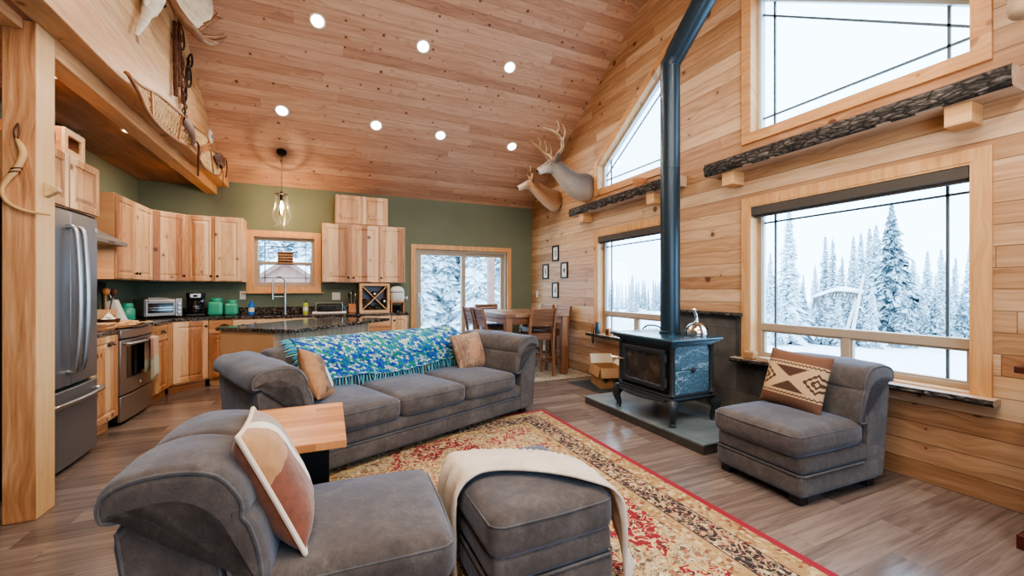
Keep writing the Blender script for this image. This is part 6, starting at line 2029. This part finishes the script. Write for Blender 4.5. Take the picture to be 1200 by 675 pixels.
# round white thermostat-like disc
t = thing('wall_disc', 'small round white disc fixed to the loft wall above the second snowshoe', 'wall disc', (XLOFT, 6.37, 3.24))
m = MB(); m.lathe([(.085, .001), (.088, .012), (.07, .022), (0, .024)], 28, (0, 0, 0), 'x'); m.build('cover', MAT['white_plastic'], t)
m = MB(); m.lathe([(.028, .0245), (.024, .028), (0, .028)], 20, (0, 0, 0), 'x'); m.build('centre', MAT['crock_blue'], t)

# ---------------------------------------------------------------- snowshoes on the loft beam
def snowshoe(label, top, bot, X, rung):
    t = thing('snowshoe', label, 'snowshoe', (0, 0, 0), 0, 'old wooden snowshoes')
    A = smooth_open([(X, y, z) for y, z in top], 6); B = smooth_open([(X + .01, y, z) for y, z in bot], 6)
    n = min(len(A), len(B)); A, B = A[:n], B[:n]
    m = MB(); m.tube(A + B[::-1], .013, 8, closed=False); m.build('bent_frame', MAT['bent_wood'], t, angle=180)
    m = MB()
    L = len(A) - 1
    for k in range(3, 34):
        f = k / 36
        a, b = A[int(f * L)].lerp(A[min(int(f * L) + 1, L)], f * L % 1), B[int(f * L)].lerp(B[min(int(f * L) + 1, L)], f * L % 1)
        m.tube([a, b], .0035, 5)
        f2 = min(.97, f + .10); c = B[int(f2 * L)]; m.tube([a, c], .003, 5)
        d = A[int(f2 * L)]; m.tube([b, d], .003, 5)
    for s in (.25, .5, .75): m.tube([A[i].lerp(B[i], s) for i in range(3, L - 2)], .003, 5)
    m.build('rawhide_lacing', MAT['rawhide'], t)
    for f in rung:
        i = int(f * L); m = MB(); m.bar(A[i], B[i], .03, .016); m.build('cross_bar', MAT['bent_wood'], t)
    return t
t = snowshoe('long wooden snowshoe with rawhide lacing propped along the loft beam', [(3.70, 2.79), (3.86, 2.80), (3.99, 2.82), (4.30, 2.89), (4.71, 2.935), (5.22, 2.985), (5.70, 3.04), (5.86, 3.02)],
             [(3.70, 2.785), (3.885, 2.73), (4.01, 2.665), (4.245, 2.63), (4.60, 2.645), (4.95, 2.695), (5.37, 2.81), (5.80, 2.97)], -1.295, (.38, .62))
m = MB(); loft(m, [(-1.275, 4.86, 2.90), (-1.24, 4.98, 2.84), (-1.25, 5.10, 2.80), (-1.28, 5.2, 2.83)], [.05, .07, .06, .03], [.012, .014, .014, .01], 10, 4); m.build('toe_binding', MAT['leather'], t)
m = MB(); m.tube(smooth_open([(-1.26, 5.10, 2.80), (-1.24, 5.20, 2.78), (-1.245, 5.22, 2.66), (-1.25, 5.23, 2.46)], 5), .010, 6, flat=.4); m.tube(smooth_open([(-1.26, 4.98, 2.80), (-1.23, 5.02, 2.70), (-1.24, 5.12, 2.69)], 5), .009, 6, flat=.4)
m.build('strap', MAT['leather'], t)
t = snowshoe('second snowshoe, partly hidden, nearest the back wall end of the loft beam', [(5.45, 2.69), (5.56, 2.80), (5.85, 2.93), (6.10, 2.975), (6.30, 2.98), (6.45, 2.91)],
             [(5.45, 2.68), (5.64, 2.66), (5.95, 2.675), (6.10, 2.69), (6.33, 2.75), (6.46, 2.89)], -1.295, (.45,))
m = MB(); loft(m, [(-1.27, 6.0, 2.86), (-1.23, 6.08, 2.89), (-1.23, 6.2, 2.87), (-1.27, 6.28, 2.84)], [.04, .07, .07, .03], [.012, .03, .03, .01], 10, 4); m.build('toe_binding', MAT['leather'], t)
m = MB(); m.tube(smooth_open([(-1.25, 6.18, 2.85), (-1.23, 6.22, 2.74), (-1.235, 6.24, 2.60), (-1.24, 6.25, 2.42)], 5), .010, 6, flat=.4); m.tube(smooth_open([(-1.25, 6.15, 2.92), (-1.22, 6.30, 2.96), (-1.22, 6.40, 2.86), (-1.24, 6.42, 2.74)], 5), .008, 6, flat=.5)
m.build('strap', MAT['leather'], t)

# ---------------------------------------------------------------- bent stick and peg on the post
t = thing('bent_bow', 'pale bent wooden bow hanging on the front of the timber post', 'bow', (0, 0, 0))
bp = [(-1.556, 3.135, 2.10), (-1.535, 3.132, 2.06), (-1.527, 3.13, 2.02), (-1.535, 3.13, 1.98), (-1.56, 3.13, 1.92), (-1.59, 3.13, 1.87), (-1.607, 3.13, 1.82), (-1.60, 3.13, 1.77), (-1.57, 3.13, 1.735), (-1.52, 3.13, 1.71), (-1.47, 3.132, 1.70), (-1.42, 3.136, 1.695)]
m = MB(); m.tube(smooth_open(bp, 5), interp([.008, .016, .017, .016, .015, .013, .011, .010, .009, .008, .007, .005], 56), 10); m.build('limb', MAT['stick_wood'], t, angle=180)
m = MB(); m.tube(smooth_open([(-1.556, 3.13, 2.09), (-1.565, 3.132, 2.14), (-1.55, 3.135, 2.185), (-1.545, 3.133, 2.14), (-1.55, 3.13, 2.09)], 4), .004, 6)
for z, x in ((1.935, -1.553), (1.915, -1.562)): m.tube([(x + .02 * math.cos(a), 3.13 + .018 * math.sin(a), z + .006 * math.cos(a)) for a in interp([0, 2 * PI * .94], 12)], .0035, 5, closed=True)
m.build('lashing', MAT['leather'], t)
m = MB(); m.prism([(-.045, 0), (.045, 0), (.012, .06), (-.006, .06)], lambda a, b, d: (-1.4845 + b, 3.235 + d, 1.85 + a), -.022, .022)
tag(m.build('wooden_peg', MAT['rawhide'], bevel=.004, smooth=False), 'small triangular wooden peg on the side of the timber post', 'peg')
# ---------------------------------------------------------------- outdoors
def gz(x, y):
    r = math.hypot(max(0, x - 3.8), max(0, y - 7.4))
    z = -.16 - .034 * min(r, 12) - .010 * max(0, min(r, 45) - 12)
    z += .10 * noise.noise(Vector((x * .35, y * .35, 0))) * min(1, r / 3)
    return z
k = NT('snow_ground', .8)
p = k.pos()
g = k.noise(p, 14., 5, .75, .6)
patch = k.noise(p, .8, 3, .6)
f = k.m('MULTIPLY', k.m('GREATER_THAN', k.m('ADD', g, k.m('MULTIPLY', patch, .35)), .76), .6)
k.set('Base Color', k.mix(f, lin('e9eef2'), lin('8f8a80')))
k.bump(g, .6, .05)
m = MB()
def terr(x0, x1, y0, y1, nx, ny):
    m.grid(lambda i, j: (x0 + (x1 - x0) * i / (nx - 1), y0 + (y1 - y0) * j / (ny - 1), gz(x0 + (x1 - x0) * i / (nx - 1), y0 + (y1 - y0) * j / (ny - 1))), nx, ny)
terr(XR + .18, 80, -30, 85, 90, 110)
terr(-40, XR + .18, YB + .18, 85, 60, 90)
bmesh.ops.remove_doubles(m.bm, verts=m.bm.verts[:], dist=.001)
struct(m.build('ground', k.mat))

def tree_mat(name, dark, mid, snow, amt):
    k = NT(name, .9)
    N = k.xyz(k.n('ShaderNodeNewGeometry').outputs['Normal'])
    nz = k.noise(k.obj(), 5., 4, .7)
    nf = k.noise(k.obj(), 22., 3, .7)
    t = k.m('ADD', k.m('MULTIPLY', k.m('ABSOLUTE', N[2]), .55), k.m('ADD', k.m('MULTIPLY', nz, .6), k.m('MULTIPLY', nf, .55)))
    k.set('Base Color', k.ramp(t, [(amt - .12, dark), (amt - .02, mid), (amt + .10, snow)]))
    return k.mat
TM = [tree_mat('snowy_spruce_a', '1d2a2c', '42535a', 'cfdbe2', .80), tree_mat('snowy_spruce_b', '182426', '384950', 'c3d1d9', .86)]
TRUNK = mottled('tree_trunk', '4a4440', '7c746e', 6., .9)

def spruce(name, H, W, nbr, seed, mat, ragged=.3):
    """conifer of many drooping snow-laden boughs"""
    rng = random.Random(seed)
    m = MB()
    for t in range(nbr):
        f = ((t + rng.random()) / nbr) ** 1.25
        z = H * (.04 + .95 * f)
        a = t * 2.39996 + rng.uniform(-.3, .3)
        clump = .75 + .5 * noise.noise(Vector((math.cos(a) * 1.3, math.sin(a) * 1.3, f * 9 + seed)))
        r = (W * (1 - f) ** .8 * clump * rng.uniform(1 - ragged, 1 + ragged * .6)) + .05
        dr = r * rng.uniform(.15, .55)
        d = Vector((math.cos(a), math.sin(a), 0)); s = Vector((-d.y, d.x, 0))
        w = .045 + r * rng.uniform(.10, .17)
        rows = []
        for uu, fall, ww in ((0.05, 0, .25), (.4, .3, .95), (.72, .7, 1.), (1., 1.05, .15)):
            c = d * (r * uu) + s * (rng.uniform(-.06, .06) * r) + Vector((0, 0, z - dr * fall * fall + .10 * r * math.sin(uu * 3)))
            jw = w * ww * rng.uniform(.6, 1.3)
            rows.append([m.v(c + s * jw - Vector((0, 0, jw * rng.uniform(.5, 1.3)))), m.v(c), m.v(c - s * jw - Vector((0, 0, jw * rng.uniform(.5, 1.3))))])
        for A, B in zip(rows, rows[1:]):
            m.f([A[0], A[1], B[1], B[0]]); m.f([A[1], A[2], B[2], B[1]])
    me = thing(name, '', 'tree')
    m.build('foliage', mat, me, smooth=False)
    m = MB(); m.tube([(0, 0, -.3), (0, 0, H * .6), (0, 0, H * 1.02)], [H * .014 + .02, H * .008 + .01, .008], 7); m.build('trunk', TRUNK, me)
    return me
protos = [spruce('spruce_tree', 5, .85, 520, 1, TM[0]), spruce('spruce_tree', 5, .60, 520, 2, TM[0], .4), spruce('spruce_tree', 5, 1.15, 620, 3, TM[1], .35), spruce('spruce_tree', 5, .46, 300, 5, TM[1], .5),
          spruce('spruce_tree', 5, 1.0, 1500, 8, TM[0], .45), spruce('spruce_tree', 5, .8, 1400, 9, TM[1], .5)]
CAMF, CAMS, CAMC = 480., math.sin(R(24.03)), math.cos(R(24.03))
used = [False] * 6
def ray_at(px, d):
    u = (px - 600) / CAMF
    return d * (CAMS + CAMC * u), d * (CAMC - CAMS * u)
trng = random.Random(21)
def plant(kind, x, y, H, wide, label, group):
    o = protos[kind] if not used[kind] else copy_tree(protos[kind])
    used[kind] = True
    o.location = (x, y, gz(x, y) - .05)
    s = H / 5
    o.scale = (s * wide, s * wide, s)
    o.rotation_euler = (0, 0, trng.uniform(0, 6))
    o['label'] = label; o['group'] = group
    return o
def by_view(kind, px, ty, d, wide, label, group):
    x, y = ray_at(px, d)
    top = 1.28 + (339 - ty) * d / CAMF
    return plant(kind, x, y, top - gz(x, y) + .05, wide, label, group)
G1 = 'snowy spruces outside the right picture window'
L = [(2, 1045, 236, 14.5, .85, 'tallest, broad snow-laden spruce in the right picture window'),
     (1, 925, 246, 13.0, 1.15, 'tall shaggy spruce at the left side of the right picture window'),
     (1, 903, 296, 15.5, 1.0, 'pale spruce half hidden by the left frame of the right picture window'),
     (3, 967, 276, 17.0, 1.3, 'first slim spruce right of the shaggy one in the right picture window'),
     (3, 976, 280, 16.2, 1.3, 'second slim spruce right of the shaggy one in the right picture window'),
     (3, 987, 300, 18.5, 1.3, 'short slim spruce behind the leaning dead trunk'),
     (1, 1000, 276, 16.0, 1.0, 'spruce directly behind the leaning dead trunk'),
     (1, 1009, 272, 17.5, 1.0, 'twin-topped looking spruce left of the tallest one'),
     (0, 1019, 266, 18.5, .8, 'spruce peeping up left of the tallest one, farther back'),
     (0, 1027, 262, 16.5, .9, 'spruce touching the left side of the tallest one'),
     (0, 1070, 303, 15.5, 1.0, 'low bushy spruce against the right side of the tallest one'),
     (1, 1087, 293, 17.0, 1.1, 'left one of the matching pair of spruces in the right picture window'),
     (1, 1103, 291, 17.5, 1.1, 'right one of the matching pair of spruces in the right picture window'),
     (3, 1118, 312, 20.0, 1.3, 'small faint spruce right of the matching pair'),
     (1, 1138, 278, 15.0, 1.1, 'tall spruce at the right edge of the right picture window'),
     (0, 1158, 292, 16.0, 1.0, 'spruce half cut off by the right frame of the right picture window')]
for a in L: by_view(*a, G1)
for k, (px, ty, d) in enumerate(((912, 335, 12.5), (940, 330, 14.0), (955, 335, 17.5), (962, 345, 13.5), (982, 340, 13.2), (1000, 330, 13.8), (1022, 335, 13.0), (1060, 335, 13.2), (1080, 338, 14.0), (1096, 340, 13.6), (1114, 335, 15.0), (1128, 342, 14.2), (1148, 338, 13.4))):
    by_view(2 if k % 2 else 0, px, ty, d, .95, 'low snow-covered spruce in the undergrowth below the taller trees of the right picture window', G1)
for k in range(28):
    px = 890 + 280 * k / 27 + trng.uniform(-4, 4)
    by_view(3 if k % 3 else 1, px, trng.uniform(300, 326), trng.uniform(21, 26), 1.2, 'spruce in the pale back row of the forest behind the right picture window', G1)
G2 = 'distant treeline outside the window left of the stovepipe'
for k in range(62):
    px = 655 + 215 * k / 61 + trng.uniform(-2, 2)
    by_view(3 if k % 4 else 1, px, trng.uniform(326, 336), trng.uniform(36, 46), 1.25, 'small spruce of the distant treeline seen left of the stovepipe', G2)
by_view(1, 741, 322, 37, 1.3, 'spruce standing tallest above the distant treeline left of the stovepipe', G2)
G3 = 'dense snowy forest behind the sliding glass door'
for k in range(26):
    px = 462 + 150 * (k % 13) / 12 + trng.uniform(-4, 4)
    by_view((4, 5, 4)[k % 3], px, trng.uniform(215, 270), 20 + 7 * (k // 13) + trng.uniform(-2.5, 2.5), 1.15, 'snow-covered spruce in the dense forest behind the sliding glass door', G3)
for k, (px, ty, d) in enumerate(((505, 318, 19), (524, 325, 21), (551, 312, 18), (583, 315, 19), (494, 330, 18))):
    by_view(4, px, ty, d, 1.0, ['low bushy spruce at the forest edge in the left pane of the sliding door', 'low spruce beside the middle stile of the sliding door', 'low spruce left of the porch post', 'low spruce right of the porch post', 'low spruce at the left edge of the sliding door'][k], G3)
G4 = 'snowy trees behind the shed in the kitchen window'
for k in range(12):
    px = 280 + 110 * (k % 6) / 5 + trng.uniform(-5, 5)
    by_view((4, 5)[k % 2], px, trng.uniform(225, 262), 22 + 5 * (k // 6) + trng.uniform(-2, 2), 1.3, 'snow-covered spruce behind the shed seen through the kitchen window', G4)

# leaning dead trunks with a snow-loaded branch
SNOW = plain('fresh_snow', 'e8eef3', .8)
def snag(label, p0, p1, d, r):
    x0, y0 = ray_at(p0[0], d); x1, y1 = ray_at(p1[0], d)
    z0 = gz(x0, y0) - .05; z1 = 1.28 + (339 - p1[1]) * d / CAMF
    t = thing('dead_trunk', label, 'tree trunk', (0, 0, 0), 0, 'leaning dead trunks')
    m = MB(); m.tube([(x0, y0, z0), (x1, y1, z1)], [r, r * .5], 8); m.build('trunk', plain('grey_bark', 'c6c4c0', .9), t)
    m = MB(); m.tube([(x0, y0, z0 + r * .7), (x1, y1, z1 + r * .4)], [r * .7, r * .35], 8); m.build('snow_cap', SNOW, t)
snag('left one of two pale dead trunks leaning in front of the spruces', (986, 390), (1006, 340), 12.2, .055)
snag('right one of two pale dead trunks leaning in front of the spruces', (995, 392), (1012, 322), 12.0, .06)
x0, y0 = ray_at(953, 12.6); x1, y1 = ray_at(1011, 12.1)
t = thing('fallen_branch', 'snow-loaded horizontal branch caught on the leaning dead trunks', 'branch', (0, 0, 0))
m = MB(); P = smooth_open([(x0, y0, 1.05), ((x0 + x1) / 2, (y0 + y1) / 2, 1.28), (x1, y1, 1.20)], 8); m.tube(P, interp([.03, .05, .05, .08, .07, .05], 17), 8); m.build('snow_load', SNOW, t)
m = MB()
for q in P[1:-1]:
    for s in (-1, 1): m.tube([q, q + Vector((trng.uniform(-.1, .1), s * .1, -trng.uniform(.2, .5)))], [.03, .006], 5)
m.build('twigs', TRUNK, t)

# porch post, fire pit and bench beyond the sliding door
BROWN = mottled('red_brown_stain', '8a5f52', 'a67868', 4., .7)
m = MB(); m.box(3.62, 3.78, 9.52, 9.68, gz(3.7, 9.6) - .1, 3.3)
t = m.build('porch_post', BROWN, bevel=.01, smooth=False); tag(t, 'red-brown porch post outside the right pane of the sliding door', 'post')
t = thing('fire_pit', 'low snow-capped stone fire pit in the yard outside the sliding door', 'fire pit', (2.72, 10.9, gz(2.72, 10.9)))
m = MB(); m.ring([(-.45, -.4), (.45, -.4), (.45, .4), (-.45, .4)], [(-.33, -.28), (.33, -.28), (.33, .28), (-.33, .28)], lambda a, b, c: (a, b, c), -.1, .32); m.build('stone_ring', mottled('fire_pit_stone', '8c929a', 'b9bfc6', 9., .9), t, bevel=.02)
m = MB(); m.ring([(-.47, -.42), (.47, -.42), (.47, .42), (-.47, .42)], [(-.32, -.27), (.32, -.27), (.32, .27), (-.32, .27)], lambda a, b, c: (a, b, c), .32, .38); m.build('snow_cap', SNOW, t, bevel=.025)
t = thing('garden_bench', 'small snowy bench left of the fire pit outside the sliding door', 'bench', (2.28, 11.7, gz(2.28, 11.7)))
m = MB(); m.box(-.35, .35, -.15, .15, .38, .43); m.build('seat', TRUNK, t); m = MB(); m.rbox(-.36, .36, -.16, .16, .43, .50, .03); m.build('snow_cap', SNOW, t)
for x in (-.3, .3):
    m = MB(); m.box(x - .04, x + .04, -.13, .13, -.1, .38); m.build('leg', TRUNK, t)

# small shed with red-brown timbers seen through the kitchen window
t = thing('shed', 'snow-roofed shed with red-brown gable boards seen through the kitchen window', 'shed', (-1.15, 13.6, .12))
g0 = .0
m = MB(); m.box(-1.0, 1.0, -.0, 1.8, -.9, 1.25); m.build('wall', mottled('shed_wall', '9a7467', 'b48e80', 3., .8), t, smooth=False)
m = MB(); m.prism([(-1.1, 1.2), (1.1, 1.2), (0, 1.98)], lambda a, b, d: (a, d, b), -.05, .1); m.build('gable_wall', BROWN, t, smooth=False)
for sg in (-1, 1):
    m = MB(); m.bar((sg * 1.25, -.18, 1.12), (0, -.18, 2.02), .05, .16); m.build('gable_board', BROWN, t, smooth=False)
    m = MB(); m.bar((sg * 1.28, .8, 1.20), (sg * .0, .8, 2.14), 2.2, .14); m.build('snow_roof', SNOW, t, bevel=.03, smooth=False)
m = MB(); m.box(-.6, -.1, -.02, .0, .5, 1.05); m.build('window', MAT['black_glass'], t, smooth=False)
t = thing('yard_fence', 'low dark fence with snow behind the shed in the kitchen window', 'fence', (0, 0, 0))
m = MB()
for k in range(9):
    x = -3.4 + .5 * k; m.box(x, x + .36, 16.9, 16.95, 1.55, 1.75)
    m.box(x + .1, x + .16, 16.92, 16.96, gz(x, 17) - .2, 1.6)
m.build('boards', mottled('fence_board', '4b5560', '6c7884', 5., .9), t, smooth=False)

# wrought iron chair outside the window left of the stovepipe
t = thing('iron_chair', 'black wrought iron chair with an arched back outside the window left of the stovepipe', 'chair', (4.95, 5.28, gz(4.95, 5.28)), R(100))
m = MB()
h = .68 - gz(4.95, 5.28)
m.tube(smooth_open([(-.22, 0, .42), (-.24, .02, h - .16), (-.15, .03, h - .03), (0, .03, h), (.15, .03, h - .03), (.24, .02, h - .16), (.22, 0, .42)], 6), .014, 8)
for k in range(5):
    x = -.14 + .07 * k; m.tube([(x, 0, .42), (x, .03, h - .04)], .008, 6)
m.build('backrest', MAT['black_metal'], t)
m = MB(); m.lathe([(0, .40), (.24, .40), (.25, .42), (0, .425)], 24, (0, -.2, 0)); m.build('seat', MAT['black_metal'], t)
for x in (-.19, .19):
    for y in (-.38, .0):
        m = MB(); m.tube([(x, y, .41), (x * 1.1, y * 1.05, -.05)], .012, 8); m.build('leg', MAT['black_metal'], t)
# ---------------------------------------------------------------- light
w = bpy.data.worlds.new('overcast'); SC.world = w
w.use_nodes = True
bg = w.node_tree.nodes['Background']
bg.inputs[0].default_value = (.50, .76, 1., 1)
bg.inputs[1].default_value = 7.5

def lamp(name, kind, loc, rot, power, col, **kw):
    l = bpy.data.lights.new(name, kind)
    l.energy = power; l.color = col
    for k, v in kw.items(): setattr(l, k, v)
    o = bpy.data.objects.new(name, l); COL.objects.link(o)
    o.location = loc; o.rotation_euler = rot
    return o
WARM = (1., .86, .70)
for k, p in enumerate(cans):  # lamps on the rear slope are added fill
    tl = TILT if p[1] > RIDGE else -TILT
    n = Vector((0, -math.sin(-tl), -math.cos(tl)))
    lamp('can_lamp', 'AREA', (p[0], p[1] - (.03 if p[1] > RIDGE else -.03), p[2] - .03), (tl, 0, 0), 11 if p[1] > RIDGE else 14, WARM, shape='DISK', size=.13, spread=R(165))
for p in soff:
    lamp('can_lamp', 'AREA', (p[0], p[1], p[2] - .004), (0, 0, 0), 5, WARM, shape='DISK', size=.12)
lamp('pendant_bulb', 'POINT', (-.615, 6.60, 2.44), (0, 0, 0), 30, (1., .66, .36), shadow_soft_size=.014)
lamp('under_hood_light', 'AREA', (-2.1, 5.2, 1.70), (0, 0, 0), 4, WARM, shape='RECTANGLE', size=.4, size_y=.12)  # small warm area light just below the range hood rim
# added soft fill panel out of view below the ridge, no real lamp
lamp('ridge_fill', 'AREA', (1.1, .9, 3.55), (R(20), 0, 0), 46, (1., .90, .78), shape='RECTANGLE', size=3.6, size_y=1.2)
lamp('ceiling_fill', 'AREA', (.9, -.55, 2.0), (R(155), 0, 0), 42, (1., .90, .80), shape='RECTANGLE', size=2.4, size_y=.5)  # added unseen fill behind the viewer, aimed up to brighten the ceiling
# daylight portals
def portal(loc, rot, sx, sy):
    o = lamp('window_portal', 'AREA', loc, rot, 1, (1, 1, 1), shape='RECTANGLE', size=sx, size_y=sy)
    o.data.cycles.is_portal = True
portal((XR + .16, 4.29, 1.34), (0, R(90), 0), 1.44, 1.40)
portal((XR + .16, 1.87, 1.34), (0, R(90), 0), 1.44, 1.46)
portal((XR + .16, 4.29, 3.40), (0, R(90), 0), 1.36, 1.40)
portal((XR + .16, 1.87, 3.40), (0, R(90), 0), 1.36, 1.46)
portal((2.22, YB + .16, 1.0), (R(-90), 0, 0), 1.74, 1.98)
portal((-.62, YB + .16, 1.70), (R(-90), 0, 0), .86, .80)
portal((1.4, YR - .11, 1.55), (R(90), 0, 0), 2.4, 1.3)

# ---------------------------------------------------------------- camera
cd = bpy.data.cameras.new('camera'); co = bpy.data.objects.new('camera', cd); COL.objects.link(co)
cd.sensor_width = 36; cd.sensor_fit = 'HORIZONTAL'
cd.lens = 480. / 1200 * 36
cd.shift_y = 1.5 / 1200
cd.clip_start = .02; cd.clip_end = 400
co.location = (0, 0, 1.28)
co.rotation_euler = (R(90), 0, R(-24.03))
SC.camera = co

SC.view_settings.view_transform = 'AgX'
SC.view_settings.look = 'AgX - Medium High Contrast'
SC.view_settings.exposure = 0.34
SC.cycles.max_bounces = 10
SC.cycles.diffuse_bounces = 5
SC.cycles.transparent_max_bounces = 16
SC.cycles.caustics_reflective = False
SC.cycles.caustics_refractive = False
SC.cycles.sample_clamp_indirect = 6
